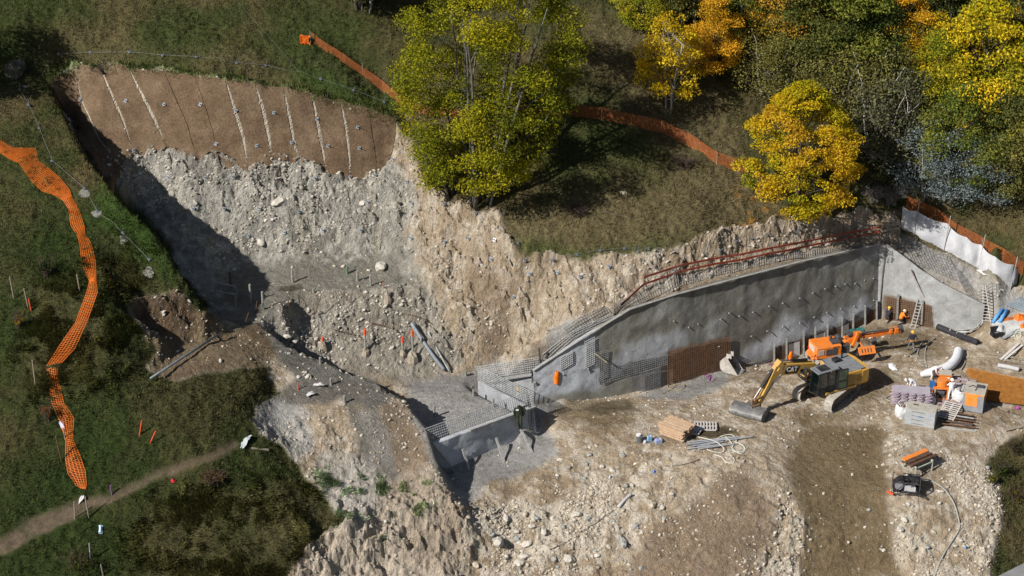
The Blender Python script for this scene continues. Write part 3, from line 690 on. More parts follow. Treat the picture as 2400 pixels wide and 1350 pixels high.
sw = ZE * (1 - ZNET) * (1 - .85 * bench_) * (1 - .6 * ZPALE) * inview * (1 - .75 * ZSHOT) * (1 - .7 * ZLEDGE)
clus = np.clip(fbm(GX, GY, H1, 2.2, 4, 801) * 2.2 + .45, .03, 1.5)
plat = blur(((zid_full == 3) | (zid_full == 6)).astype(float), 3)
np_stones('loose_gravel', 11500, sw * clus * (.22 + 1.9 * ZDUST) * (1 - .8 * ZWET) * (1 - .5 * steep) * (1 - .6 * plat), .025, .18, 5, ((.52,.46,.38), (.30,.25,.19)), pw=4)
np_stones('embedded_stones', 7000, sw * steep * clus * (1 - .3 * ZWET) * (.35 + ZGREY + ZLOW), .03, .2, 6, ((.50,.47,.41), (.28,.25,.20)), pw=3.5)
kk = 0
def place_stone(u, v, s, area, seed):
    r = random.Random(seed); p = hit(u, v); o = bpy.data.objects.new('stone', protos[r.randrange(9)]); C.objects.link(o)
    o.location = p + Vector((0, 0, s * .12)); o.scale = (s, s * r.uniform(.7, 1), s * r.uniform(.75, 1)); o.rotation_euler = (r.uniform(-.5, .5), r.uniform(-.5, .5), r.uniform(0, 6.28))
    o.parent = terr[area]; return o
def area_at(p):
    i = min(max(int((p.x - X0) / GS), 0), NX - 2); j = min(max(int((p.y - Y0) / GS), 0), NY - 2); return AREAS[zid[j, i]]
srng = random.Random(99)
regions = [((1090,1180,1560,1345), 95, .10, .34), ((1300,1030,1600,1180), 45, .08, .26), ((2110,1080,2320,1340), 48, .08, .26), ((1880,1060,2080,1340), 14, .07, .20),
           ((1850,960,2090,1010), 14, .08, .2), ((660,930,1000,1100), 7, .08, .22), ((400,440,930,640), 40, .08, .26), ((650,800,760,900), 12, .12, .3), ((720,700,980,880), 16, .08, .2), ((360,810,580,850), 9, .08, .18), ((2200,1040,2400,1080), 10, .08,.2)]
for (a, b, c_, d_), n, lo, hi in regions:
    for k in range(n):
        u, v = srng.uniform(a, c_), srng.uniform(b, d_); p = hit(u, v); ar = area_at(p)
        if ar in ('hillside', 'footpath'): continue
        place_stone(u, v, lo + (hi - lo) * srng.random() ** 2.2, ar, srng.random())
BOULD = [(654,476,.55,'large pale boulder high in the grey rock face'), (600,598,.0,''), (612,570,.50,'flat pale slab boulder near the foot of the grey rock face'), (638,590,.0,''), (892,628,.62,'cream boulder beside the round posts at the right end of the upper bench'), (850,478,.42,'pale boulder left of the highest right anchor plate on the rock face'),
    (1168,1272,.55,'bright white angular block on the lower gravel slope'), (1168,1252,.0,''), (1335,1312,.52,'large rounded boulder at the bottom middle of the picture'), (1215,1322,.42,'rounded boulder on the bottom slope, left of the largest one'), (1115,1325,.38,'white angular stone alone near the bottom edge'),
    (1350,1208,.50,'broad flat boulder in the middle of the stony slope'), (1275,1248,.36,'rounded boulder below the white broken pipe'), (1185,1215,.36,'brown boulder at the head of the white angular block'), (1530,1185,.40,'pale boulder lowest of the pair beside the broken pipe'), (1553,1190,.30,'small pale boulder right of its bigger neighbour by the broken pipe'),
    (1460,454,.38,'lone white rock on the grass slope right of the big tree'), (2110,1242,.36,'smooth white oval stone on the edge of the dirt ramp'), (35,170,1.5,'dark weathered outcrop boulder at the left edge of the cut'), (1400,615,.0,''),
    (730,910,.0,''), (722,884,.30,'pale rounded rock, largest of the pile on the grey ledge'), (700,884,.22,'flat rock left in the pile on the grey ledge'), (692,800,.42,'blue grey rock in the shaded chasm below the bench'), (672,790,.34,'shaded grey rock left in the chasm heap'), (1493,975,.0,''), (908,622,.0,'')]
for u, v, s, lb in BOULD:
    if not s: continue
    r = random.Random(int(u * 7 + v)); p = hit(u, v); o = bpy.data.objects.new('boulder', protos[r.choice((0, 3, 6, 1))]); C.objects.link(o)
    if s > 1: o.data = o.data.copy(); o.data.materials[0] = mat('lichen_rock', (.16, .14, .11), .95, .5, 2, dirt=((.05, .055, .02), .9), bumps=.8)
    o.location = p + Vector((0, 0, s * .15)); o.scale = (s, s * .8, s * .9); o.rotation_euler = (r.uniform(-.3, .3), r.uniform(-.3, .3), r.uniform(0, 6.28))
    tag(o, lb, 'boulder', 'boulders on the site')

# trees
def crown_np(r, clumps, nl, size, pal, flat=.5, up=.6):
    """clumps: list of (center, radius, colour weight); leaves scattered through each clump"""
    VV = []; CC = []
    for (c, rad, t) in clumps:
        n = max(6, int(nl * (rad ** 2)))
        g = r.normal(size=(n, 3)); g /= np.linalg.norm(g, axis=1)[:, None] + 1e-9; g *= (r.rand(n) ** .45)[:, None]
        g[:, 2] = g[:, 2] * flat - (g[:, 0] ** 2 + g[:, 1] ** 2) * .22
        p = np.array(c) + g * rad
        nr_ = r.normal(size=(n, 3)) * .75 + np.array((0, 0, up)) + g * .6; nr_ /= np.linalg.norm(nr_, axis=1)[:, None] + 1e-9
        a = np.cross(nr_, r.normal(size=(n, 3))); a /= np.linalg.norm(a, axis=1)[:, None] + 1e-9; b = np.cross(nr_, a)
        s = size * r.uniform(.55, 1.35, n)[:, None]
        VV.append(np.stack([p - a * s, p + b * s * .6, p + a * s, p - b * s * .6], 1).reshape(-1, 3))
        tt = np.clip(t + r.normal(size=n) * .22, 0, 1)[:, None] * (len(pal) - 1)
        lo = np.floor(tt).astype(int).clip(0, len(pal) - 2); fr = tt - lo; P_ = np.array(pal)
        cc = P_[lo[:, 0]] * (1 - fr) + P_[lo[:, 0] + 1] * fr; cc = cc * r.uniform(.7, 1.3, n)[:, None]
        CC.append(np.repeat(cc, 4, 0))
    V_ = np.concatenate(VV); C_ = np.concatenate(CC); F_ = np.arange(len(V_)).reshape(-1, 4)
    return V_, F_, np.concatenate([C_, np.ones((len(C_), 1))], 1)
def tree_parts(name, seed, h, rad, trunk_h, nclump, nl, leaf, pal, crad=(.7, 1.3), prof=None, stems=1, bark=None, gaps=.15, topcol=.0, lean=(0, 0), trunk_r=None, flat=.5, spread=0, shell=.55):
    """returns local meshes [(part name, mesh)] of one tree with its foot at the origin"""
    r = np.random.RandomState(seed); rp = random.Random(seed); bark = bark or M_BARK
    prof = prof or (lambda t: math.sin(math.pi * min(1, (t * .86 + .12))) ** .7)
    clumps = []; tries = 0
    while len(clumps) < nclump and tries < nclump * 12:
        tries += 1
        t = rp.random(); z = trunk_h + (h - trunk_h) * t; R_ = rad * prof(t)
        q = shell + (1 - shell) * rp.random() ** .6 if rp.random() < .8 else rp.random() * .7
        an = rp.random() * 6.283
        x, y = math.cos(an) * R_ * q + lean[0] * z / h, math.sin(an) * R_ * q + lean[1] * z / h
        nn = float(vnoise(np.array([x / 2.2 + seed]), np.array([y / 2.2]), np.array([z / 1.8]), seed)[0])
        if nn < -1 + gaps * 2: continue
        cr = rp.uniform(*crad) * (.65 + .5 * prof(t))
        ct = .5 + .55 * float(vnoise(np.array([x / 3]), np.array([y / 3]), np.array([z / 3 + seed]), seed + 5)[0]) + topcol * (t - .5)
        clumps.append(((x, y, z), cr, ct))
    V_, F_, C_ = crown_np(r, clumps, nl, leaf, pal, flat)
    crown = mesh_np(name + '_crown', V_, F_, 4, [M_LEAF], C_, False)
    tr = trunk_r or h * .014; parts = [('crown', crown)]
    lim = MB().mat(bark)
    for s in range(stems):
        an = 6.283 * s / stems + rp.random(); sp = spread * rp.uniform(.6, 1.2) if stems > 1 else 0
        ox, oy = math.cos(an) * sp * .25, math.sin(an) * sp * .25
        n = 9; pts = []; hh = h * (.86 if s == 0 else rp.uniform(.6, .82))
        for i in range(n):
            t = i / (n - 1); pts.append((ox + math.cos(an) * sp * t + lean[0] * t + rp.uniform(-.12, .12) * (i > 0), oy + math.sin(an) * sp * t + lean[1] * t + rp.uniform(-.12, .12) * (i > 0), -.4 + (hh + .4) * t))
        tb = MB().mat(bark); tb.tube(pts, tr * (1 if s == 0 else rp.uniform(.6, .9)), 8, tr * .22)
        me_o = tb.build('tmp', smooth=True); parts.append(('trunk', me_o.data)); bpy.data.objects.remove(me_o)
        own = clumps[s::stems]; rp.shuffle(own)
        for (c, cr, _t) in own[:max(6, 34 // stems)]:
            bz = max(trunk_h * .6, c[2] - rp.uniform(.8, 2.6) - .35 * math.hypot(c[0], c[1])); k = min(n - 1.01, max(0, (bz + .4) / (hh + .4) * (n - 1))); i = int(k)
            b0 = Vector(pts[i]).lerp(Vector(pts[i + 1]), k - i); e = Vector(c); m = b0.lerp(e, .5) + Vector((0, 0, -.15)) + Vector((rp.uniform(-.2, .2), rp.uniform(-.2, .2), 0))
            lim.tube([b0, m, e], tr * .32, 5, tr * .07, cap=False)
            for _ in range(2):
                e2 = m.lerp(e, .5) + Vector((rp.uniform(-1, 1), rp.uniform(-1, 1), rp.uniform(-.1, .8))) * cr * .8
                lim.tube([m.lerp(e, .2), e2], tr * .12, 4, tr * .04, cap=False)
    me_o = lim.build('tmp'); parts.append(('limbs', me_o.data)); bpy.data.objects.remove(me_o)
    return parts
def put_tree(parts, loc, label, rz=0, sc=1.0, color=(1,1,1), name='tree', cat='tree', group=None):
    root = thing(name, label, cat, loc, rz, group); root.scale = (sc, sc, sc) if isinstance(sc, (int, float)) else sc
    for nm, me in parts:
        o = bpy.data.objects.new(nm, me); C.objects.link(o); o.parent = root; o.color = (*color, 1)
    return root
YEL = [(.20,.23,.018),(.38,.32,.015),(.56,.42,.015),(.58,.36,.018),(.48,.28,.03)]
ASH = [(.085,.105,.012),(.17,.18,.014),(.27,.26,.015),(.38,.33,.017)]
OLV = [(.07,.085,.022),(.10,.11,.028),(.14,.12,.03),(.055,.07,.02)]
M_BARKG = mat('ash_bark', (.12, .115, .095), .9, .35, 4)
# the big many-stemmed tree beside the pit
def ashprof(t): return (.62 + .55 * math.sin(math.pi * min(1, t * 1.05)) ** .8) * (1 if t < .85 else (1 - t) / .15 * .6 + .4)
loc = hit(1125, 468)
pa = tree_parts('ash', 5, 19.5, 5.8, 2.4, 290, 250, .088, ASH, (.55, 1.3), ashprof, 7, M_BARKG, .36, .25, (1.5, 0.3), .20, .62, 3.6, .62)
put_tree(pa, loc, 'tall many stemmed tree with yellow green autumn leaves beside the pit', .6, 1, (1,1,1), 'ash_tree', group='trees around the dig')
# two smaller stems to the left of it
loc = hit(1052, 462)
pa2 = tree_parts('ash_small', 9, 9.5, 2.6, 1.0, 40, 110, .11, ASH, (.6, 1.1), None, 3, M_BARK, .3, 0, (-1.6, 0), .15, .6, 1.6, .5)
put_tree(pa2, loc, 'low leaning tree with sparse yellow green leaves at the rim of the pit', 0, 1, (1.05,1.0,1), 'ash_tree', group='trees around the dig')
# yellow maple
def mapprof(t): return max(.12, (math.sin(math.pi * (.16 + .8 * t))) ** .75 * (1.0 if t < .6 else 1 - (t - .6) * .75))
loc = hit(1868, 502)
pm = tree_parts('maple', 21, 10.6, 4.5, .8, 230, 300, .085, YEL, (.4, 1.15), mapprof, 1, M_BARKD, .34, .25, (0, 0), .2, .36, 0, .74)
put_tree(pm, loc, 'round golden yellow maple standing alone above the long concrete wall', 0, 1, (1,1,1), 'maple_tree', group='trees around the dig')
# forest prototypes
GEN = [(.09,.115,.016),(.13,.15,.018),(.17,.17,.02),(.06,.085,.014)]
PT = [tree_parts('woodland_a', 31, 10.5, 3.1, 1.5, 100, 190, .09, [(.30,.42,.5),(.55,.62,.6),(.85,.85,.8),(1.1,1,.9)], (.7,1.3), None, 1, M_BARK, .12, .2),
      tree_parts('woodland_b', 32, 9.0, 3.6, 1.0, 95, 190, .09, [(.28,.42,.5),(.55,.65,.6),(.9,.85,.8),(1.1,.95,.8)], (.7,1.4), mapprof, 1, M_BARK, .16, .1),
      tree_parts('woodland_c', 33, 8.0, 2.5, 1.2, 60, 170, .09, [(.5,.5,.5),(.7,.7,.7),(1,1,1),(.45,.45,.4)], (.6,1.15), None, 2, M_BARKP, .25, 0, spread=1.2),
      tree_parts('woodland_d', 34, 6.0, 2.6, .3, 54, 130, .075, [(.5,.5,.5),(.7,.7,.7),(.95,.95,.9),(.4,.4,.4)], (.6,1.2), None, 4, M_BARKP, .3, 0, spread=1.8)]
COLS = {'gold': ((.85,.60,.03), 'golden yellow'), 'orange': ((.85,.46,.035), 'orange'), 'rust': ((.55,.33,.05), 'rust brown'), 'lime': ((.44,.40,.035), 'yellow green'), 'green': ((.25,.27,.05), 'mid green'),
        'dark': ((.15,.17,.045), 'dark green'), 'olive': ((.26,.24,.07), 'dull olive'), 'grey': ((.20,.20,.11), 'thin grey green'), 'dust': ((.25,.30,.31), 'dust coated blue grey')}
FT = [ # u, v of the foot, prototype, scale, colour, what singles it out
    (1505,70,1,.62,'lime','small round tree at the top left corner of the wood'), (1565,258,2,1.0,'gold','slim tree with a bare trunk at the left end of the wood'),
    (1600,60,0,.9,'olive','tree behind the slim bare-trunked one'), (1672,190,0,.68,'orange','narrow tree shading from orange to green at the edge of the meadow'),
    (1735,130,1,.75,'green','rounded tree right of the narrow orange one'), (1760,60,2,.9,'olive','sparse tree between the orange pair at the top'), (1835,150,1,.95,'rust','broad tree left of the tall dark one'),
    (1905,215,0,1.05,'dark','tall crown in the middle of the wood'), (1975,230,0,1.12,'green','tall crown beside the middle of the wood'), (2045,225,1,.9,'dark','bushy crown left of the flame shaped one'),
    (2110,215,0,.78,'orange','flame shaped crown in the middle of the wood'), (1790,215,3,1.0,'olive','low bush under the rust coloured tree'), (1850,235,3,1.1,'olive','low bush below the tall crowns, left one'),
    (1950,275,3,1.25,'olive','low bush behind the golden maple'), (2030,300,3,1.35,'olive','bush up and right of the golden maple'), (2060,370,3,1.5,'grey','scraggly bush between the golden maple and the right hand wood'),
    (2125,400,2,1.05,'grey','scraggly tree with pale leaning stems'), (2185,300,1,.9,'lime','tree left of the biggest yellow crown'), (2170,230,2,.9,'gold','slim tree behind the pale bare trunks'),
    (2290,330,1,1.3,'gold','broadest crown on the right, yellow over green'), (2215,180,0,.9,'dark','crown behind the pale bare trunks'), (2330,180,0,1.1,'olive','crown near the top right corner'),
    (2395,120,1,1.0,'orange','crown in the top right corner'), (2260,70,0,.95,'green','crown at the top edge right of the bare trunks'), (2340,50,1,.9,'olive','crown at the top edge near the right corner'),
    (2060,90,0,.9,'olive','crown at the top edge left of the bare trunks'), (1960,80,1,.9,'green','crown at the top edge over the middle of the wood'), (1870,60,0,.85,'olive','crown at the top edge behind the rust coloured tree'),
    (2250,440,1,.95,'green','wide low branching tree behind the white screen, left'), (2335,452,1,.95,'olive','wide low branching tree behind the white screen, right'), (2400,400,0,1.0,'lime','tree cut by the right edge of the picture'),
    (2170,458,3,1.1,'dust','bush nearest the end of the white screen'), (2235,468,3,1.0,'dust','bush in the shade behind the white screen'), (2310,474,3,.95,'dust','bush furthest right behind the white screen'), (2400,250,0,1.05,'olive','tall crown at the right edge'),
    (2180,110,2,1.0,'olive','thin crown between the bare trunks'), (1690,25,0,.8,'olive','crown at the top edge behind the narrow orange tree'), (1460,10,3,.8,'lime','low crown at the top edge, leftmost of the wood'), (1800,0,1,1.0,'rust','crown cut by the top edge'), (2000,0,0,1.0,'green','tall crown cut by the top edge'), (2130,10,0,1.0,'olive','crown cut by the top edge behind the bare trunks')]
for k, (u, v, pt, sc, cn, lb) in enumerate(FT):
    c_, cname = COLS[cn]; r = random.Random(k + 50); loc = hit(u, v) if v > 5 else Vector(W(u, v, 0)) * 0 + hit(u, v)
    put_tree(PT[pt], loc, f'{cname} {lb}', r.random() * 6.28, (sc * r.uniform(.92, 1.08), sc * r.uniform(.92, 1.08), sc), c_, 'bush' if pt == 3 else 'broadleaf_tree', 'bush' if pt == 3 else 'tree', 'trees of the wood')
# off to the left, the tree whose shade falls on the rim
put_tree(PT[0], (-45.2, 141.6, hz(-45.2, 141.6)), 'tall dark green tree left of the cut shading the rim', 0, (1.15, 1.15, 1.05), COLS['dark'][0], 'broadleaf_tree', 'tree', 'trees around the dig')
# tree at the top edge, trunks only in view
for k, (u, v, lb) in enumerate([(836,22,'left trunk of a pair at the top edge'), (856,26,'right trunk of a pair at the top edge')]):
    put_tree(PT[0] if k == 0 else PT[2], hit(u, v), 'pale stemmed tree, ' + lb, k * 2.0, 1.15, COLS['olive'][0], 'broadleaf_tree', 'tree', 'trees around the dig')
# bare white trunks in the wood
for k, (u, v, h, w_) in enumerate([(2095,70,8,0), (2118,75,9,.3), (2143,95,9.5,.2), (2152,130,8,.5), (1905,70,6,0), (1626,70,5,0), (2165,110,9,-.6)]):
    base = hit(u, v); root = thing('bare_tree', f'{["pale bare trunk, leftmost of the bare group in the wood","pale bare trunk, second of the bare group","tall pale bare trunk in the middle of the group","forked pale bare trunk, right in the group","pale bare trunk between the dark crowns","grey bare trunk at the left end of the wood","drooping thin bare trunk right of the group"][k]}', 'tree', base, 0, 'bare trunks in the wood')
    r = random.Random(k); t_ = MB().mat(M_BARKP); pts = [(w_ * (i / 6) ** 2 + r.uniform(-.08, .08), r.uniform(-.08, .08), -.3 + h * i / 6) for i in range(7)]
    t_.tube(pts, .13, 7, .03); t_.build('trunk', root, smooth=True)
    l_ = MB().mat(M_BARKP)
    for _ in range(16):
        i = r.uniform(2, 5.9); b0 = Vector(pts[int(i)]).lerp(Vector(pts[int(i) + 1]), i % 1); a = r.random() * 6.28; L = r.uniform(.6, 1.8)
        e = b0 + Vector((math.cos(a) * L * .6, math.sin(a) * L * .6, L * .7)); l_.tube([b0, b0.lerp(e, .5) + Vector((0, 0, -.1)), e], .03, 4, .01, False)
    l_.build('branches', root)
# leafless scrub at the wall's right end and on the meadow
def scrub(u, v, w_, h, n, lb, m, name='bare_shrub', seed=1, leafc=None, nleaf=0):
    base = hit(u, v); r = random.Random(seed); root = thing(name, lb, 'shrub', base, 0, 'shrubs on the slope'); b_ = MB().mat(m)
    for _ in range(n):
        a = r.random() * 6.28; L = r.uniform(.4, 1); e = Vector((math.cos(a) * w_ * L, math.sin(a) * w_ * L * .8, h * r.uniform(.3, 1))); m_ = e * .5 + Vector((r.uniform(-.2, .2), r.uniform(-.2, .2), .25 * h))
        b_.tube([(r.uniform(-.3, .3) * w_, r.uniform(-.3, .3) * w_, -.1), m_, e], .016, 3, .006, False)
        for _k in range(3):
            q = m_.lerp(e, r.random()); b_.tube([q, q + Vector((r.uniform(-.5, .5), r.uniform(-.5, .5), r.uniform(0, .5))) * h * .5], .01, 3, .005, False)
    b_.build('branches', root)
    if nleaf:
        rr = np.random.RandomState(seed); V_, F_, C_ = crown_np(rr, [((r.uniform(-.5, .5) * w_, r.uniform(-.5, .5) * w_, h * r.uniform(.3, .8)), w_ * r.uniform(.35, .6), r.random()) for _ in range(8)], nleaf, .07, [leafc, tuple(c * 1.3 for c in leafc), tuple(c * .7 for c in leafc)], .7)
        me = mesh_np('foliage', V_, F_, 4, [M_LEAF], C_, False); o = bpy.data.objects.new('foliage', me); C.objects.link(o); o.parent = root
    return root
M_TW = mat('twig_grey', (.22, .20, .18), .9, .3, 5); M_TWB = mat('twig_brown', (.085, .06, .045), .9, .3, 5)
scrub(2085,475,1.6,1.5,130,'tangle of bare grey branches at the left end of the white screen',M_TW,seed=3,leafc=(.3,.2,.1),nleaf=40); scrub(2045,470,1.2,1.2,80,'bare grey twigs right of the golden maple',M_TW,seed=4)
scrub(1605,390,1.3,.9,90,'dark leafless bush on the meadow below the orange netting',M_TWB,seed=5); scrub(1350,500,1.4,.7,80,'low brown bush in the shade under the big tree',M_TWB,seed=6); scrub(1620,200,1.4,2.2,70,'brown leafless thicket under the slim tree',M_TWB,seed=7,leafc=(.08,.06,.02),nleaf=60)
scrub(1060,45,1.8,1.0,60,'brown scrub in the shade at the top edge',M_TWB,seed=8); scrub(45,770,.5,1.5,26,'small orange brown juniper on the left slope',M_TWB,'small_shrub',9,(.22,.12,.01),260); scrub(112,985,.55,1.3,26,'rusty small shrub left of the lower orange net',M_TWB,'small_shrub',10,(.22,.08,.015),240)
scrub(110,650,.8,1.5,30,'dark green bush on the left slope beside the grey stone',M_TWB,'small_shrub',11,(.02,.035,.01),300); scrub(225,805,.4,.7,20,'tiny yellow green bush right of the narrow net',M_TWB,'small_shrub',12,(.16,.17,.02),120)
scrub(500,1130,1.2,.9,60,'rusty brown scrub beside the footpath',M_TWB,'small_shrub',13,(.12,.06,.015),90); scrub(185,1330,1.3,1.1,40,'dark bush at the bottom left',M_TWB,'small_shrub',14,(.05,.06,.012),220)
scrub(2345,1110,1.1,1.0,40,'brown and green bramble on the right gravel slope',M_TWB,'small_shrub',15,(.04,.06,.012),160); scrub(2385,1060,1.2,1.0,50,'dark bramble at the right edge of the platform',M_TWB,'small_shrub',16,(.05,.045,.018),180); scrub(2325,1130,.6,.7,20,'yellow green weed clump on the right slope',M_TWB,'small_shrub',17,(.13,.14,.012),220); scrub(2380,1170,1.1,.9,50,'brown scrub above the grass at the right edge',M_TWB,'small_shrub',18,(.09,.07,.02),130)

# ================================================================== concrete walls
M_WALL, _nt, _b = new_mat('sprayed_concrete', .9)
_a = _nt.nodes.new('ShaderNodeAttribute'); _a.attribute_name = 'Col'; _g = _nt.nodes.new('ShaderNodeNewGeometry').outputs['Position']
_n = noise_node(_nt, 1.3, 9, .7, _g, .5); _n2 = noise_node(_nt, 9, 6, .7, _g)
_f = ramp(_nt, _n.outputs['Fac'], [(.3, (.72, .72, .72)), (.5, (1, 1, 1)), (.7, (1.22, 1.22, 1.24))])
_c = mixrgb(_nt, 'MULTIPLY', 1.0, _a.outputs['Color'], _f)
_f2 = ramp(_nt, _n2.outputs['Fac'], [(.35, (.85, .85, .85)), (.65, (1.12, 1.12, 1.12))])
_c = mixrgb(_nt, 'MULTIPLY', 1.0, _c, _f2); _nt.links.new(_c, _b.inputs['Base Color'])
_mp = _nt.nodes.new('ShaderNodeMapping'); _mp.inputs['Scale'].default_value = (1, 1, .8); _nt.links.new(_g, _mp.inputs[0])
_n3 = noise_node(_nt, 4, 8, .72, _g); bump(_nt, _b, _n3.outputs['Fac'], .55, .07)
M_WIRE = mat('steel_mesh', (.21, .21, .21), .7, .25, 3, .3); M_WIRER = mat('rusty_mesh', (.16, .085, .045), .85, .3, 3); M_WIREL = mat('splashed_mesh', (.36, .37, .37), .9, .2, 3)
M_TIMB = mat('weathered_timber', (.30, .255, .19), .85, .25, 3); M_TIMG = mat('cement_splashed_timber', (.34, .34, .33), .9, .2, 3, dirt=((.2, .17, .13), .5))
M_REDB = mat('red_painted_board', (.30, .052, .03), .7, .3, 2, dirt=((.36, .25, .2), .35)); M_PIPEG = mat('grey_pipe', (.33, .34, .34), .6, .15, 3)
M_STEELP = mat('cement_coated_post', (.27, .27, .25), .85, .3, 4)

class WallSurf:
    """a battered wall standing on a plan polyline"""
    def __init__(s, line, top, base, N, batter): s.l = line; s.top = top; s.base = base; s.N = Vector((*N, 0)).normalized(); s.bt = batter
    def point(s, i, t, z, off=0):
        a, b = s.l[i], s.l[i + 1]; d = Vector((b[0] - a[0], b[1] - a[1], 0))
        p = Vector((a[0], a[1], 0)) + d * t; p.z = z
        return p + s.N * (s.bt * (z / 6.0) - off)
    def at(s, u, v, off=0):
        d = ray(u, v); best = None
        for i in range(len(s.l) - 1):
            a, b = Vector((*s.l[i][:2], 0)), Vector((*s.l[i + 1][:2], 0)); e = b - a; up = Vector((0, 0, 1)) + s.N * (s.bt / 6.0); n = e.cross(up); den = n.dot(d)
            if abs(den) < 1e-6: continue
            t = n.dot(a - CAM) / den; p = CAM + d * t; k = (p - a - up * p.z).dot(e) / e.dot(e)
            err = max(0, -k, k - 1)
            if best is None or err < best[0]: best = (err, p)
        return best[1] - s.N * off
    def build(s, name, parent, colfn, amp=.085, thick=.22, res=.14, bottom=None):
        cols = []
        for i in range(len(s.l) - 1):
            L = math.dist(s.l[i][:2], s.l[i + 1][:2]); n = max(2, int(L / res))
            for k in range(n + (1 if i == len(s.l) - 2 else 0)):
                t = k / n; cols.append((i, t, s.top[i] + (s.top[i + 1] - s.top[i]) * t, s.base[i] + (s.base[i + 1] - s.base[i]) * t))
        nz = 46; F = []; 
        for (i, t, zt, zb) in cols: F.append([s.point(i, t, zb + (zt - zb) * j / nz) for j in range(nz + 1)])
        A = np.array([[p[:] for p in c] for c in F]); d = fbm(A[..., 0], A[..., 1], A[..., 2], .9, 4, 55) * amp + fbm(A[..., 0], A[..., 1], A[..., 2] * .4, 3, 3, 56) * amp * 1.8
        A[..., 0] -= s.N.x * d; A[..., 1] -= s.N.y * d
        B = A[:, -1:, :].copy(); B[..., 0] += s.N.x * thick; B[..., 1] += s.N.y * thick; B2 = B.copy(); B2[..., 2] -= 1.2
        G = np.concatenate([A, B, B2], 1); nc, nr = G.shape[:2]; ix = np.arange(nc * nr).reshape(nc, nr)
        q = np.stack([ix[:-1, :-1], ix[1:, :-1], ix[1:, 1:], ix[:-1, 1:]], -1).reshape(-1, 4)
        pu, pv = project(G[..., 0], G[..., 1], G[..., 2]); cc = colfn(pu, pv, G)
        me = mesh_np(name, G.reshape(-1, 3) - np.array(parent.location), q, 4, [M_WALL], np.concatenate([cc, np.ones(cc.shape[:2] + (1,))], -1).reshape(-1, 4), True)
        o = bpy.data.objects.new(name, me); C.objects.link(o); o.parent = parent; return o
def npoly(pu, pv, G, poly, rag=14):
    w1 = fbm(G[..., 0], G[..., 1], G[..., 2], 1.1, 4, 601); w2 = fbm(G[..., 0], G[..., 1], G[..., 2], 1.1, 4, 602)
    return inpoly(pu + w1 * rag, pv + w2 * rag, poly).astype(float)
def soft(m, n=3):
    for _ in range(n):
        p = np.pad(m, 1, mode='edge'); m = (p[:-2, 1:-1] + p[2:, 1:-1] + p[1:-1, :-2] + p[1:-1, 2:] + p[1:-1, 1:-1] * 2) / 6
    return m
def wallcol(pu, pv, G):
    c = np.zeros(G.shape) + np.array((.165, .158, .130))
    n = np.clip(fbm(G[..., 0], G[..., 1], G[..., 2], 2.6, 4, 611) * 1.6 + .4, 0, 1); c = mixc(c, (.215, .212, .19), n * .8)
    st = np.clip(fbm(G[..., 0], G[..., 1], G[..., 2] * .6, 1.6, 4, 613) * 3 - .5, 0, 1); c = mixc(c, (.27, .27, .26), st * .35); sp_ = np.clip(fbm(G[..., 0], G[..., 1], G[..., 2] * .25, .7, 4, 617) * 3 - .6, 0, 1) * np.clip(fbm(G[..., 0], G[..., 1], G[..., 2], 3, 2, 619) * 3, 0, 1); c = mixc(c, (.085, .08, .065), sp_ * .6)
    for poly, col_, w in ([[(1250,850),(1395,770),(1412,905),(1250,935)], (.36,.375,.40), .95], [[(1415,885),(1440,830),(1520,790),(1600,770),(1610,800),(1570,835),(1480,865)], (.36,.37,.385), .9],
        [[(1715,862),(1780,795),(1840,742),(1880,745),(1895,765),(1960,730),(2020,705),(2035,725),(2025,765),(1900,815),(1800,840)], (.42,.435,.46), .95], [[(1655,760),(1690,728),(1700,800),(1660,800)], (.34,.34,.33), .8], [[(1500,735),(1600,700),(1570,740),(1500,760)], (.33,.33,.32), .5],
        [[(2060,560),(2110,560),(2110,720),(2065,710),(2055,660)], (.36,.37,.37), .9],
        [[(1925,620),(2060,590),(2060,600),(1940,640)], (.3,.3,.29), .6]):
        c = mixc(c, col_, soft(npoly(pu, pv, G, poly, 22), 5) * w)
    for poly, col_ in ([[(1563,822),(1712,788),(1712,862),(1563,902)], (.165,.115,.085)], [[(1802,822),(1850,802),(2012,750),(2085,700),(2085,780),(2000,830),(1800,900)], (.155,.105,.065)], [[(1470,870),(1545,850),(1563,905),(1490,925)], (.16,.15,.14)]):
        c = mixc(c, col_, soft(npoly(pu, pv, G, poly, 4), 1))
    return c
def wires(mb, corners, surf, cell=.15, r=.014, sag=0, zz=0):
    """square mesh over the quadrilateral given by four points TL,TR,BR,BL"""
    TL, TR, BR, BL = [Vector(p) for p in corners]; nu = max(2, int(((TR - TL).length + (BR - BL).length) / 2 / cell)); nv = max(2, int(((BL - TL).length + (BR - TR).length) / 2 / cell))
    def P(a, b): return TL.lerp(TR, a).lerp(BL.lerp(BR, a), b)
    for i in range(nu + 1):
        a = i / nu; pts = [P(a, b) for b in (0, .5, 1)]
        mb.tube([pts[0], pts[-1]] if not sag else pts, r, 3, cap=False)
    for j in range(nv + 1):
        b = j / nv; mb.tube([P(0, b), P(.5, b), P(1, b)], r, 3, cap=False)
    return mb
WS = WallSurf([(w[0], w[1]) for w in WALL], [2.2, 4.15, 5.95, 6.4, 6.5, 6.5, 6.05], [-1.0, -1.2, -1.6, -1.6, -2.0, -2.4, -.9], (WNX, WNY), .6)
wall = thing('retaining_wall', 'long grey sprayed concrete retaining wall with drain pipes and mesh', 'wall', (16, 130.8, 0))
WS.build('concrete_face', wall, wallcol)
cap = MB().mat(M_TIMG)
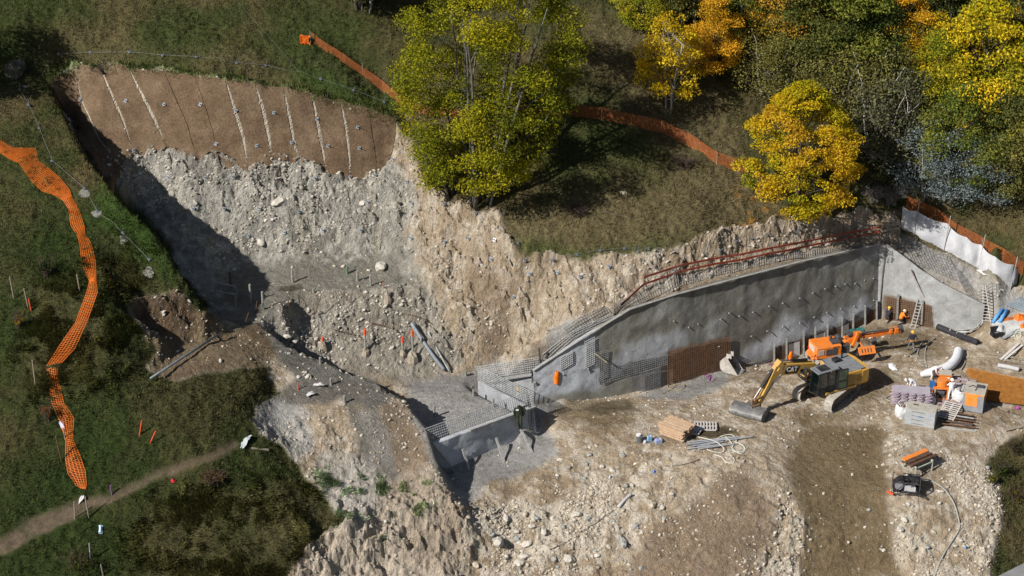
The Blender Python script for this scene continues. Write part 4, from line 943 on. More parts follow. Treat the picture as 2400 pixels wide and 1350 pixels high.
for i in range(len(WALL) - 1):
    zt = WS.top; a = WS.point(i, 0, zt[i], .10); b = WS.point(i, 1, zt[i + 1], .10)
    if i < 3: cap.tube([a + Vector((0, 0, .04)), b + Vector((0, 0, .04))], .07, 6)
    else: cap.beam(a + Vector((0, 0, .02)), b + Vector((0, 0, .02)), .16, .05)
cap.build('edge_board', wall, True)
# drain pipes: feet on the wall read off the survey
PIPES = [(1610,762),(1632,754),(1686,743),(1706,728),(1730,735),(1762,726),(1800,712),(1832,705),(1872,693),(1902,681),(1931,671),(1954,666),(1978,660),(2001,659),(2022,651),(2044,647),(2070,641),
         (1683,806),(1758,782),(1795,770),(1832,760),(1872,751),(1905,738),(1935,727),(1968,718),(1999,712),(2045,698),(1577,747)]
for k, (u, v) in enumerate(PIPES):
    p = WS.at(u + 6, v + 5); L = .27 if k not in (0, 1, 11, 14) else .16
    q = p + Vector((-.45, -.62, .22)).normalized() * L
    MB().mat(M_PIPEG).tube([p + Vector((.04, .06, -.02)), q], .045, 6).build('drain_pipe', wall, True)
MB().mat(M_TIMB).beam(WS.at(1392, 826, .05), WS.at(1415, 842, .5), .09, .09).build('brace', wall, True)
# mesh panels on the foot of the wall
wires(MB().mat(M_WIRER), [WS.at(1563,822,.1), WS.at(1710,788,.1), WS.at(1710,860,.1), WS.at(1563,900,.1)], None, .16, .018).build('rusty_mesh_panel', wall, True)
wires(MB().mat(M_WIRE), [WS.at(1408,862,.12), WS.at(1563,822,.12), WS.at(1563,852,.12), WS.at(1408,898,.12)], None, .16, .018).build('mesh_panel', wall, True)
wires(MB().mat(M_WIRE), [WS.at(1497,872,.16), WS.at(1545,858,.16), WS.at(1545,908,.16), WS.at(1500,922,.16)], None, .13, .015).build('mesh_panel', wall, True)
wires(MB().mat(M_WIREL), [WS.at(1368,800,.12), WS.at(1392,788,.12), WS.at(1392,850,.12), WS.at(1368,862,.12)], None, .16, .022).build('mesh_panel', wall, True)
wires(MB().mat(M_WIRE), [WS.at(1392,826,.12), WS.at(1424,818,.12), WS.at(1424,880,.12), WS.at(1396,895,.12)], None, .16, .02).build('mesh_panel', wall, True)
wires(MB().mat(M_WIREL), [WS.at(1312,838,.12), WS.at(1340,820,.12), WS.at(1340,850,.12), WS.at(1314,866,.12)], None, .16, .022).build('mesh_panel', wall, True)
for a, b, c_, d_ in [((1714,852),(1840,806),(1840,826),(1714,882)), ((1840,806),(1960,757),(1960,775),(1840,824)), ((1960,757),(2080,692),(2080,706),(1960,772))]:
    wires(MB().mat(M_WIRE), [WS.at(*a, .12), WS.at(*b, .12), WS.at(*c_, .12), WS.at(*d_, .12)], None, .15, .018).build('mesh_panel', wall, True)
for a, b in [(1811,1840),(1840,1880),(1880,1907),(1907,1936),(1936,1970),(1970,1996),(2024,2051),(2051,2080)]:
    ta = np.interp(a, [1811,1880,1970,2080], [814,792,762,706]); tb = np.interp(b, [1811,1880,1970,2080], [814,792,762,706]); ba = np.interp(a, [1811,1880,1970,2080], [862,850,812,756]); bb = np.interp(b, [1811,1880,1970,2080], [862,850,812,756])
    wires(MB().mat(M_WIRER), [WS.at(a, ta, .12), WS.at(b, tb, .12), WS.at(b, bb, .12), WS.at(a, ba, .12)], None, .14, .018).build('rusty_mesh_panel', wall, True)
for a, b in [(1846,1872),(1909,1932),(1973,1987)]:
    ta = np.interp(a, [1811,1880,1970,2080], [818,794,764,706]); bb = np.interp(a, [1811,1880,1970,2080], [862,848,812,752])
    P4 = [WS.at(a, ta, .14), WS.at(b, ta - 7, .14), WS.at(b, bb - 3, .14), WS.at(a, bb, .14)]
    mb = MB().mat(mat('white_sheeting', (.62, .60, .60), .8, .1, 4)); mb.prism(P4, Vector((WNX, WNY, 0)) * .03); mb.build('sheeting_patch', wall, True)
for u, t_, b_ in [(1811,800,862),(1840,790,858),(1880,772,852),(1907,764,842),(1936,754,830),(1970,740,815),(1996,732,800),(2024,714,775),(2051,702,762)]:
    MB().mat(M_STEELP).beam(WS.at(u, b_, .2), WS.at(u, t_, .2), .13, .13, up=(1, 0, 0)).build('post', wall, True)
# drape of steel mesh over the earth behind the wall's edge
def drape(name, quad, cell, r, m, parent, lift=.06, lines=True):
    TL, TR, BR, BL = [Vector((*q, 0)) for q in quad]; A = [hit(q[0], q[1]) for q in quad]
    nu = max(2, int(((A[1] - A[0]).length + (A[2] - A[3]).length) / 2 / cell)); nv = max(2, int(((A[3] - A[0]).length + (A[2] - A[1]).length) / 2 / cell)); mb = MB().mat(m)
    def P(a, b):
        p = A[0].lerp(A[1], a).lerp(A[3].lerp(A[2], a), b); return Vector((p.x, p.y, hz(p.x, p.y))) + nrm(p.x, p.y) * lift
    G = [[P(i / nu, j / nv) for j in range(nv + 1)] for i in range(nu + 1)]
    for i in range(nu + 1): mb.tube(G[i], r, 3, cap=False)
    for j in range(nv + 1): mb.tube([G[i][j] for i in range(nu + 1)], r, 3, cap=False)
    o = mb.build(name, parent, world=parent is not None); return o
for q in [[(1432,722),(1505,672),(1520,700),(1450,742)], [(1505,672),(1660,632),(1660,648),(1520,700)], [(1660,632),(1850,590),(1850,606),(1660,648)], [(1850,590),(2080,546),(2082,562),(1850,606)], [(1270,830),(1430,735),(1450,745),(1290,852)], [(1320,770),(1420,720),(1430,735),(1340,800)]]:
    drape('mesh_drape', q, .2, .018, M_WIRE if q[0][0] > 1300 else M_WIREL, wall, .08)
# return wall
RS = WallSurf([(r_[0], r_[1]) for r_ in RET], [6.05, 4.6, 3.7, 2.5], [-.4, -.4, -.4, .3], (.42, .9), .5)
def retcol(pu, pv, G):
    c = np.zeros(G.shape) + np.array((.33, .335, .33)); n = np.clip(fbm(G[..., 0], G[..., 1], G[..., 2], 1.6, 4, 621) * 1.6 + .4, 0, 1); c = mixc(c, (.24, .24, .23), n * .7)
    c = mixc(c, (.15, .11, .075), soft(npoly(pu, pv, G, [(2070,690),(2120,700),(2185,716),(2192,780),(2070,780)], 4), 1))
    c = mixc(c, (.21, .155, .10), soft(npoly(pu, pv, G, [(2192,764),(2330,790),(2330,900),(2180,900)], 8), 1)); return c
rw = thing('return_wall', 'short grey sprayed concrete wall turning the corner behind the ladders', 'wall', (32, 136.6, 0))
RS.build('concrete_face', rw, retcol)
wires(MB().mat(M_WIRER), [RS.at(2078,694,.12), RS.at(2182,716,.12), RS.at(2186,778,.12), RS.at(2078,752,.12)], None, .15, .018).build('rusty_mesh_panel', rw, True)
for u, t_, b_ in [(2104,688,745),(2161,702,758)]: MB().mat(M_STEELP).beam(RS.at(u, b_, .2), RS.at(u + 3, t_, .2), .13, .13, up=(1, 0, 0)).build('post', rw, True)
zc = [-.9 + 6.95 * k / 12 for k in range(13)]
rows = []
for z in zc:
    a, b = WS.point(len(WALL) - 2, .985, z, .03), RS.point(0, .02, z, .03); m_ = (a + b) / 2 + Vector((.08, -.10, 0)); rows.append([a, a.lerp(m_, .6), m_, b.lerp(m_, .6), b])
MB().mat(mat('corner_concrete', (.30, .30, .295), .9, .15, 2, bumps=.4)).sheet(rows).build('corner_fillet', rw, True, True)
drape('slope_mesh', [(2112,556),(2225,604),(2250,660),(2140,618)], .28, .014, M_WIRE, rw, .07); drape('slope_mesh', [(2225,604),(2335,665),(2335,700),(2250,660)], .28, .014, M_WIRE, rw, .07)
def plank(name, label, cat, a, b, w, h, m, group=None, up=(0, 0, 1)):
    a, b = Vector(a), Vector(b); o = thing(name, label, cat, a, group=group); MB().mat(m).beam(a, b, w, h, up).build('board', o, True); return o
plank('timber_prop', 'long timber board leaning against the concrete corner wall', 'plank', hit(2198, 762) + Vector((0, 0, .05)), RS.at(2137, 628, .3), .22, .06, mat('pink_grey_board', (.36, .29, .27), .8, .2, 2), 'props')

# concrete box
def boxcol(pu, pv, G):
    c = np.zeros(G.shape) + np.array((.38, .39, .41)); n = np.clip(fbm(G[..., 0], G[..., 1], G[..., 2], 1.2, 4, 631) * 1.7 + .4, 0, 1); return mixc(c, (.50, .51, .54), n * .8)
box = thing('concrete_pit_wall', 'low L shaped sprayed concrete wall with mesh rising above its rim', 'wall', (BOXA[0], BOXA[1], -1.4))
fl = [lerp2(BOXA, BOXL, t) for t in (1, .75, .5, .25, 0)]
FS = WallSurf(fl, [1.0] * 5, [-2.6, -2.4, -2.2, -2.0, -1.8], (-.58, .815), .4)
FS.build('concrete_face', box, boxcol, .07, .4)
ES = WallSurf([BOXA, lerp2(BOXA, BOXB, .5), BOXB], [1.0, 1.0, 1.0], [-1.8, -1.4, -1.0], (-.7, -.7), .15)
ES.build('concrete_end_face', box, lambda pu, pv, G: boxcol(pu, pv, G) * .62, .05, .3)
A3, L3, B3 = Vector((*BOXA, 1.0)), Vector((*lerp2(BOXA, BOXL, .80), 1.0)), Vector((*BOXB, 1.0)); inn = Vector((-.35, .45, 0))
MB().mat(M_TIMG).beam(A3 + Vector((0, 0, .06)), A3.lerp(L3, .62) + Vector((0, 0, .06)), .16, .12).build('rim_board', box, True)
wires(MB().mat(M_WIREL), [L3 + inn + Vector((-.1, .1, 1.0)), A3 + inn + Vector((-.1, .1, 1.05)), A3 + inn * .7, L3 + inn * .7], None, .17, .024).build('mesh_panel', box, True)
wires(MB().mat(M_WIREL), [B3 + Vector((-.2, 0, 1.15)), A3 + Vector((-.15, .1, 1.15)), A3 + Vector((-.15, .1, 0)), B3 + Vector((-.2, 0, -.1))], None, .15, .024).build('mesh_panel', box, True)
wires(MB().mat(M_WIRE), [A3 + Vector((-.5, -.45, 0)), A3 + Vector((.02, -.06, 0)), A3 + Vector((.02, -.06, -2.3)), A3 + Vector((-.5, -.45, -2.3))], None, .2, .018).build('corner_mesh', box, True)
back = thing('back_pit_wall', 'narrow concrete rim wall with splashed mesh behind the levelling instrument', 'wall', (*BOXB, -.5))
BS = WallSurf([lerp2(BOXB, BOXC, 0), lerp2(BOXB, BOXC, .5), (1.9, 126.4)], [.9, 1.2, 1.5], [-.8, -.9, -1.0], (-.2, .98), .1)
BS = WallSurf([BOXB, (-.2, 126.2), (1.9, 126.0)], [.75, 1.15, 1.6], [-.8, -.9, -1.0], (-.1, .99), .1)
BS.build('concrete_face', back, boxcol, .04, .35)
a_, b_ = Vector((*BOXB, .8)), Vector((1.9, 126.0, 1.65))
MB().mat(M_TIMG).beam(a_ + Vector((0, -.12, .03)), b_ + Vector((0, -.12, .03)), .14, .1).build('rim_board', back, True)
wires(MB().mat(M_WIREL), [a_ + Vector((-.4, .3, 1.1)), b_ + Vector((0, .3, 1.2)), b_ + Vector((0, .2, 0)), a_ + Vector((0, .2, 0))], None, .16, .022).build('mesh_panel', back, True)
# timber struts and stakes about the box
for k, (a, b, lb) in enumerate([((1182,1084),(1160,1024),'middle timber strut propping the low pit wall'), ((1248,1062),(1218,1005),'right timber strut below the green jacket on the pit wall'), ((1100,1102),(1082,1050),'thin timber strut at the edge of the mound shadow'), ((1068,1108),(1012,1040),'thick dark timber strut in the mound shadow'),
        ((1398,907),(1376,862),None), ((1330,905),(1318,875),None), ((1268,925),(1250,893),None)]):
    f = hit(*a); t = FS.at(*b, .12) if k < 4 else (WS.at(*b, .1) if k < 6 else WS.at(*b, .2))
    plank('timber_strut', lb or ['short timber strut against the grey wall right of the orange vest', 'small strut beneath the orange vest', 'leaning board where the two concrete walls meet'][k - 4], 'plank', f, t, .17 if k != 3 else .26, .08, M_TIMG if k != 3 else M_TIMB, 'timber struts')
pole_b = hit(1276, 925); pole_t = WS.at(1262, 822, .6)
o = thing('steel_pole', 'dark upright pole standing at the lower end of the long wall', 'pole', pole_b); MB().mat(mat('dark_steel', (.07, .07, .075), .6, .2, 3)).tube([pole_b, pole_b + Vector((-.45, .1, 3.9))], .06, 6).build('shaft', o, True)

def stake(u, v, h, r, m, lb, name='stake', cat='stake', tip=None, lean=(0, 0), group='stakes', n=8, p=None, blob=None):
    p = p or hit(u, v); o = thing(name, lb, cat, p, group=group); t = p + Vector((lean[0], lean[1], h))
    MB().mat(m).tube([p - Vector((0, 0, .3)), t], r, n).build('shaft', o, True)
    if tip: MB().mat(tip).tube([t - (t - p).normalized() * min(.45, h * .35), t + Vector((0, 0, .01))], r * 1.35, n).build('painted_tip', o, True)
    if blob:
        b = MB().mat(mat('grout_lump', (.36, .31, .24), .95, .3, 2, dirt=((.25, .2, .14), .5), bumps=.6)); r_ = random.Random(int(u)); 
        b.sphere(p + Vector((0, 0, -blob * .25)), (blob * .36, blob * .36, blob * .75), 9, 7, jit=.16, rn=r_); b.build('grout_base', o, True)
    return o
M_POST = mat('cut_pile', (.30, .30, .25), .8, .2, 4, dirt=((.2, .2, .18), .5)); M_REDP = mat('red_paint', (.75, .10, .04), .6, .1, 3); M_RUST = mat('rusty_bar', (.14, .075, .045), .8, .25, 5); M_GRNP = mat('green_pile', (.12, .2, .13), .8, .2, 4)
for k, (u, v, h, lb, m) in enumerate([(588,709,1.5,'grey pile in the shade beside the timber trestle',M_POST),(617,725,1.45,'tall grey pile at the edge of the ridge shadow',M_POST),(686,662,1.05,'round grey pile alone at the back of the upper bench',M_POST),(735,686,.35,'short pile stub with a lump of grout on the bench edge',M_POST),(814,642,.65,'green topped pile at the right end of the bench',M_GRNP),
        (838,658,.8,'middle pile of the three at the right end of the bench',M_POST),(869,670,.9,'right hand pile of the three, with red stake behind',M_POST),(541,672,1.2,'dark thin pile deep in the shade of the ridge',M_RUST)]):
    stake(u, v, h, .085, m, lb, 'steel_pile', 'pile', group='piles on the bench')
for u, v, h, lb, bl in [(908,700,.7,'bare pile in the lump of pale grout at the top of the lower face',.9),(757,812,.75,'red tipped pile left, on a grout lump at the shadow edge',.9),(857,828,2.0,'red tipped pile in the middle of the lower face',.9),(968,842,2.4,'tallest red tipped pile on the long pale grout foot',1.3),(944,828,1.35,'bare grey pile just left of the tallest red tipped one',.7)]:
    stake(u, v, h, .075, M_POST, lb, 'steel_pile', 'pile', M_REDP if 'red' in lb and 'right' not in lb else None, group='piles in the lower face', blob=bl)
for u, v, h, lb in [(1018,978,.95,'pile nearest the mound inside the concrete box'),(1110,928,.5,'short pile stub near the middle of the box floor'),(1156,953,.65,'pile in front of the levelling tripod'),(1139,928,1.7,'tall pile against the splashed mesh of the box'),(1092,881,.4,'pile stub at the back of the box floor'),(1183,947,.25,'smallest pile stub, beside the tripod feet'),(776,902,.55,'round pile beside the fabric scraps on the ledge'),(808,944,.6,'grey pile on the shoulder of the mound'),(751,852,.5,'shaded pile on the chasm edge')]:
    stake(u, v, h, .09, M_STEELP, lb, 'steel_pile', 'pile', group='piles around the box')
for u, v, h, ln, lb in [(598,732,.95,(.18,0),'thin rusty bar left on the bench'),(570,760,.95,(.45,0),'slanting thin bar at the bench edge'),(594,789,1.0,(.3,0),'thin bar on the rim of the chasm'),(606,814,.9,(.6,0),'leaning twig like bar beside the chasm'),(672,722,.9,(.25,0),'slanting bar above the notch in the bench'),(732,745,1.9,(.75,0),'long slanting bar against the lower face'),(820,710,.9,(.2,0),'slanting bar at the lip of the lower face'),(899,676,.55,(0,0),'red stake behind the right hand pile')]:
    stake(u, v, h, .028 if 'red' not in lb else .035, M_RUST if 'red' not in lb else M_REDP, lb, 'marker_bar', 'bar', None, ln, 'thin marker bars', 5)
for u, v, h, ln, m, lb in [(699,914,.6,(0,0),M_REDP,'red stake by the rocks on the ledge'),(325,1019,1.1,(.3,0),M_REDP,'thin red stake upright in the lower left grass'),(348,1037,.9,(.55,0),M_REDP,'fat pink red stake leaning in the lower left grass'),(263,1160,.75,(-.05,0),mat('purple_paint',(.2,.1,.25)),'purple topped stake beside the footpath'),
        (209,1213,1.6,(-.1,0),M_TIMB,'rotten wooden fence post at the footpath'),(175,1215,1.3,(.1,0),M_TIMB,'thin grey fence stake left of the rotten post'),(212,1312,1.3,(.05,0),M_TIMG,'pale fence post below the footpath'),(243,1350,.9,(-.1,0),M_TIMB,'fence post at the bottom edge'),
        (67,722,1.5,(-.15,0),M_TIMB,'slanting wooden stake on the left slope'),(33,700,1.7,(-.1,0),M_TIMB,'grey stake at the left slope beside the dark bush'),(188,683,1.3,(-.1,0),M_TIMB,'dark stake left of the hanging net'),(74,728,.9,(-.1,0),M_REDP,'red stick beside the slanting stake'),(83,902,1.9,(0,0),M_TIMB,'bleached stake on the lower left slope'),(145,1080,1.9,(-.2,0),M_RUST,'rusty rod left of the lower net'),(1506,131,.35,(0,0),M_RUST,'small orange capped peg on the upper meadow')]:
    stake(u, v, h, .045, m, lb, 'stake', 'stake', None, ln, 'stakes in the grass', 6)
# pipes lying about
def pipe(pts, r, m, name, lb, cat='pipe', group=None, lift=None, n=8):
    P = [hit(u, v) + Vector((0, 0, (r if lift is None else lift) + (q[0] if q else 0))) for u, v, *q in pts]; o = thing(name, lb, cat, P[0], group=group)
    Q = []
    for i in range(len(P) - 1):
        p0, p1, p2, p3 = P[max(i - 1, 0)], P[i], P[i + 1], P[min(i + 2, len(P) - 1)]
        for k in range(5 if len(P) > 2 else 1):
            t = k / 5; Q.append(.5 * ((2 * p1) + (-p0 + p2) * t + (2 * p0 - 5 * p1 + 4 * p2 - p3) * t * t + (-p0 + 3 * p1 - 3 * p2 + p3) * t ** 3))
    Q.append(P[-1]); MB().mat(m).tube(Q, r, n).build('tube', o, True, True); return o
pipe([(354,900,.35),(520,795,.45)], .085, mat('galvanised_pipe',(.22,.25,.28),.5,.15,2,.4), 'steel_pipe', 'long grey pipe lying across the brown scar on the left slope')
pipe([(965,775,.5),(1010,835,.2),(1042,873,.1)], .13, mat('ribbed_pipe',(.26,.29,.32),.7,.3,14), 'corrugated_pipe', 'thick ribbed grey pipe on the lower face')
pipe([(1004,790,.35),(1030,835,.2),(1054,876,.1)], .07, M_PIPEG, 'smooth_pipe', 'thin smooth pipe right of the ribbed one on the lower face')
pipe([(780,781,.3),(830,798,.5),(853,806,.3)], .028, M_RUST, 'reinforcing_bar', 'left rusty bar across the lower face', 'bar'); pipe([(868,765,.3),(900,775,.4),(928,784,.3)], .028, M_RUST, 'reinforcing_bar', 'middle rusty bar across the lower face', 'bar'); pipe([(953,745,.3),(985,756,.4),(1012,766,.2)], .028, M_RUST, 'reinforcing_bar', 'right rusty bar across the lower face', 'bar')
pipe([(1255,640,.0),(1300,600,.1),(1400,560,.05)], .0, M_RUST, 'x', 'x') if False else None
# timber trestle in the shade on the bench
tr_ = thing('timber_trestle', 'timber trestle of boards standing in the shade on the bench', 'trestle', hit(540, 705)); p0, p1, p2, p3 = hit(512, 712), hit(553, 718), hit(505, 690), hit(556, 700)
for a, b in ((p0, p1), (p2, p3)):
    MB().mat(M_TIMG).beam(a + Vector((0, 0, 1.0)), b + Vector((0, 0, 1.0)), .12, .06).build('rail', tr_, True)
for p in (p0, p1, p2, p3): MB().mat(M_TIMG).beam(p, p + Vector((0, 0, 1.0)), .08, .08, (1, 0, 0)).build('leg', tr_, True)
# railing above the long wall
rail = thing('timber_railing', 'red board railing along the top of the long concrete wall', 'railing', hit(1740, 622))
RP = [(1507,683,1.25),(1597,650,1.1),(1672,632,1.0),(1740,621,1.0),(1794,608,.95),(1848,599,1.0),(1896,587,.9),(1951,577,.95),(1997,568,.95),(2039,558,.85),(2063,554,.9),(2085,549,.9),(2107,545,.8)]
prev = None
for k, (u, v, h) in enumerate(RP):
    p = hit(u, v); MB().mat(M_TIMB).beam(p - Vector((0, 0, .3)), p + Vector((0, 0, h)), .09, .07, (1, 0, 0)).build('post', rail, True)
    if prev is not None:
        q, hq = prev
        for f in (.96, .5):
            MB().mat(M_REDB if k < 11 else M_TIMB).beam(q + Vector((0, -.07, hq * f)), p + Vector((0, -.07, h * f)), .03, .17).build('rail_board', rail, True)
    prev = (p, h)
p = hit(1507, 683); q = hit(1455, 722); MB().mat(M_REDB).beam(p + Vector((0, -.07, .6)), q + Vector((0, 0, .25)), .03, .17).build('rail_board', rail, True)
stake(1436, 746, 2.1, .04, M_TIMB, 'tall thin pole at the left end of the railing', 'pole', 'pole', None, (.1, 0), 'poles')
# white screen
M_FAB = mat('white_geotextile', (.50, .51, .54), .9, .12, 1.2, bumps=.4, dirt=((.36,.35,.34), .5))
scr = thing('fabric_screen', 'long white fabric screen on four thin poles at the right', 'screen', hit(2212, 583))
def screen_sheet(bot, hts, leanv, m, name, parent, folds=.06, nv=9, sub=7):
    B = [hit(*b) for b in bot]; rows = []; k = 0
    for i in range(len(B) - 1):
        for s_ in range(sub + (1 if i == len(B) - 2 else 0)):
            t = s_ / sub; b = B[i].lerp(B[i + 1], t); b.z -= .05; h = hts[i] + (hts[i + 1] - hts[i]) * t; h *= 1 - .10 * math.sin(math.pi * t); r_ = []
            for j in range(nv):
                q = j / (nv - 1); w_ = folds * math.sin(k * 1.15 + q * 2.6) * math.sin(math.pi * min(1, q * .8 + .15)) + folds * .8 * math.sin(k * .37 + 4 * q)
                belly = .28 * math.sin(math.pi * q) * math.sin(math.pi * t)
                r_.append(b + Vector((leanv[0] * q + w_ * .3 - belly * .5, leanv[1] * q + w_ - belly, h * q)))
            rows.append(r_); k += 1
    return MB().mat(m).sheet(rows).build(name, parent, True, True)
screen_sheet([(2110,536),(2140,550),(2212,584),(2258,612),(2292,626),(2325,652),(2368,673),(2384,662)], [1.9,2.0,2.15,2.0,1.85,1.8,1.85,1.1], (.1,.25), M_FAB, 'fabric', scr)
for u, v, h in [(2139,549,2.9),(2211,583,2.85),(2292,624,2.75),(2367,673,2.65)]:
    p = hit(u, v) + Vector((0, -.14, 0)); MB().mat(M_PIPEG).tube([p - Vector((0, 0, .3)), p + Vector((.28, .1, h))], .035, 6).build('pole', scr, True)
# orange netting
M_NET = mat('orange_netting', (.72, .15, .012), .6, .12, 4); M_NETD = mat('brownish_orange_netting', (.40, .12, .035), .7, .18, 4)  # second netting colour is a darker, browner orange than the first
def net(name, lb, L, Rr, m, cell=.13, r=.0125, standing=None, posts=(), group='orange safety netting', wob=.0, across=None, parent=None, lift=.07):
    """L, Rr: matching edge lines; standing: height in metres over the L line instead of Rr"""
    A = [hit(*p) for p in L]; B = [hit(*p) + Vector((0, 0, lift + .05)) for p in Rr] if Rr else [a + Vector((.05, .12, standing)) for a in A]
    A = [a + Vector((0, 0, lift)) for a in A]; GA, GB = [], []
    for i in range(len(A) - 1):
        n = max(1, int(max((A[i + 1] - A[i]).length, (B[i + 1] - B[i]).length) / cell))
        for k in range(n + (i == len(A) - 2)): GA.append(A[i].lerp(A[i + 1], k / n)); GB.append(B[i].lerp(B[i + 1], k / n))
    wd = float(np.median([(a - b).length for a, b in zip(GA, GB)])); nw = across or max(4, int(wd / cell)); rows = []
    for k, (a, b) in enumerate(zip(GA, GB)):
        row = []
        for j in range(nw + 1):
            q = j / nw; p = a.lerp(b, q); f = math.sin(k * .21 + q * 3) * .03 + math.sin(k * .083 + 1.7 * q) * .04
            p += Vector((f * .5, -abs(f) * .6, f + .05 * math.sin(math.pi * q))) if not standing else Vector((f * .5, f * .9, f * .35 * q))
            g = hz(p.x, p.y) + .03
            if p.z < g: p.z = g
            row.append(p)
        rows.append(row)
    root = parent or thing(name, lb, 'safety net', rows[0][0], group=group); mb = MB().mat(m)
    def ribbon(pts, side):
        vs = []; 
        for i, p in enumerate(pts): vs += [p - side(i) * r, p + side(i) * r]
        mb._add(vs, [(2 * i, 2 * i + 1, 2 * i + 3, 2 * i + 2) for i in range(len(pts) - 1)])
    for j in range(nw + 1):
        pts = [rw_[j] for rw_ in rows]; ribbon(pts, lambda i, j=j: (rows[i][min(j + 1, nw)] - rows[i][max(j - 1, 0)]).normalized())
    for i in range(len(rows)): ribbon(rows[i], lambda j, i=i: (rows[min(i + 1, len(rows) - 1)][j] - rows[max(i - 1, 0)][j]).normalized())
    mb.build('netting', root, True)
    for (u, v, h) in posts:
        p = hit(u, v); MB().mat(M_TIMB).tube([p - Vector((0, 0, .2)), p + Vector((0, 0, h))], .03, 5).build('post', root, True)
    return root
net('safety_net', 'bright orange net crumpled along the upper left slope', [(-14,352),(20,374),(44,384),(62,410),(100,450),(130,460),(148,472)], [(-14,322),(30,350),(84,350),(92,380),(140,420),(162,448),(168,466)], M_NET)
net('safety_net', 'bright orange net hanging below the crumpled length on the left slope', [(148,472),(160,492),(166,530),(182,556),(188,582),(194,620),(206,652),(212,668)], [(168,466),(184,492),(197,532),(201,552),(216,576),(224,620),(225,650),(226,668)], M_NET)
net('safety_net', 'sagging orange net lying narrow between the two left slopes', [(212,668),(204,700),(178,770),(142,822),(112,868)], [(226,668),(230,700),(208,762),(178,830),(146,866)], M_NET, .14, .013, across=5, lift=.45)
net('safety_net', 'lowest orange net ending at the footpath', [(110,868),(116,910),(122,948),(140,990),(154,1034),(155,1076),(160,1110),(178,1140),(192,1148)], [(134,868),(140,905),(150,950),(174,982),(172,1030),(186,1068),(200,1108),(203,1140),(200,1150)], M_NET, .13, .014, posts=[(152,1030,.9)])
net('safety_net', 'brownish orange net running from its bundled end down to the big tree', [(728,98),(765,124),(810,152),(850,178),(895,212),(930,240),(960,262),(1000,272)], None, M_NETD, .11, .014, .72, posts=[(728,104,1.1),(850,176,1.0),(930,236,1.0)])
o = thing('net_bundle', 'bright orange bundled net end at the top of the brownish net', 'safety net', hit(716, 104), group='orange safety netting'); b = MB().mat(M_NET); r_ = random.Random(4); pb = hit(716, 104)
for k in range(26): b.sheet([[pb + Vector((r_.uniform(-.45, .4), r_.uniform(-.2, .2), r_.uniform(0, .75))) for _ in range(3)] for _ in range(3)])
b.build('folds', o, True)
net('safety_net', 'brownish orange net in the shade behind the trunks of the big tree', [(1000,272),(1060,276),(1150,272),(1250,274),(1350,276)], None, M_NETD, .12, .014, .7)
net('safety_net', 'long brownish orange net crossing the meadow to the golden maple', [(1350,276),(1410,282),(1480,296),(1550,312),(1620,348),(1680,386),(1750,410)], None, M_NETD, .11, .016, .98, posts=[(1410,282,1.0),(1550,312,1.0),(1680,386,1.0)])
net('safety_net', 'orange net behind the white screen at the right edge', [(2122,492),(2190,520),(2240,556),(2300,590),(2350,618),(2400,650),(2430,668)], None, M_NETD, .11, .016, 1.1, posts=[(2190,520,1.1),(2300,590,1.1)])

# ================================================================== brown netting strips pinned over the top of the cut
M_MAT, _nt, _b = new_mat('coir_netting', 1.0); _b.inputs['Specular IOR Level'].default_value = .05
_g = _nt.nodes.new('ShaderNodeNewGeometry').outputs['Position']; _n = noise_node(_nt, .55, 8, .62, _g); _n2 = noise_node(_nt, 7, 6, .7, _g)
_c = ramp(_nt, _n.outputs['Fac'], [(.30, (.100,.068,.042)), (.5, (.150,.102,.064)), (.70, (.21,.15,.098))])
_f = ramp(_nt, _n2.outputs['Fac'], [(.34, (.62,.62,.62)), (.62, (1.15,1.15,1.15)), (.72, (1.7,1.65,1.5))]); _c = mixrgb(_nt, 'MULTIPLY', 1.0, _c, _f)
_w1 = _nt.nodes.new('ShaderNodeTexWave'); _w1.inputs['Scale'].default_value = 3.2; _w1.inputs['Distortion'].default_value = .6; _nt.links.new(_g, _w1.inputs['Vector'])
_c = mixrgb(_nt, 'MULTIPLY', .05, _c, _w1.outputs['Color']); _nt.links.new(_c, _b.inputs['Base Color']); bump(_nt, _b, _n2.outputs['Fac'], .9, .07)
SEAMS = [[(118,196),(165,290),(225,390),(265,450)], [(178,172),(192,235),(232,325),(290,400)], [(236,160),(262,222),(290,285),(312,356)], [(303,163),(340,236),(366,287),(390,344)], [(386,170),(405,212),(440,292),(462,372)], [(456,178),(476,232),(498,302),(512,368)], [(528,188),(550,256),(570,322),(582,400)],
    [(598,196),(618,262),(630,322),(638,377)], [(664,206),(678,272),(691,345),(703,372)], [(730,220),(743,282),(755,347),(765,407)], [(797,236),(810,292),(817,352),(822,420)], [(866,256),(872,312),(880,362),(885,404)], [(928,278),(926,318),(922,345),(915,370)]]
def curve_at(line, t):
    k = t * (len(line) - 1); i = min(int(k), len(line) - 2); a, b = line[i], line[i + 1]; f = k - i; return (a[0] + (b[0] - a[0]) * f, a[1] + (b[1] - a[1]) * f)
nett = thing('slope_netting', 'brown woven netting strips covering the top of the cut face', 'netting', hit(500, 250))
GAPW = [0, 5, 7, 9, 3, 2, 9, 10, 8, 9, 8, 2, 0]
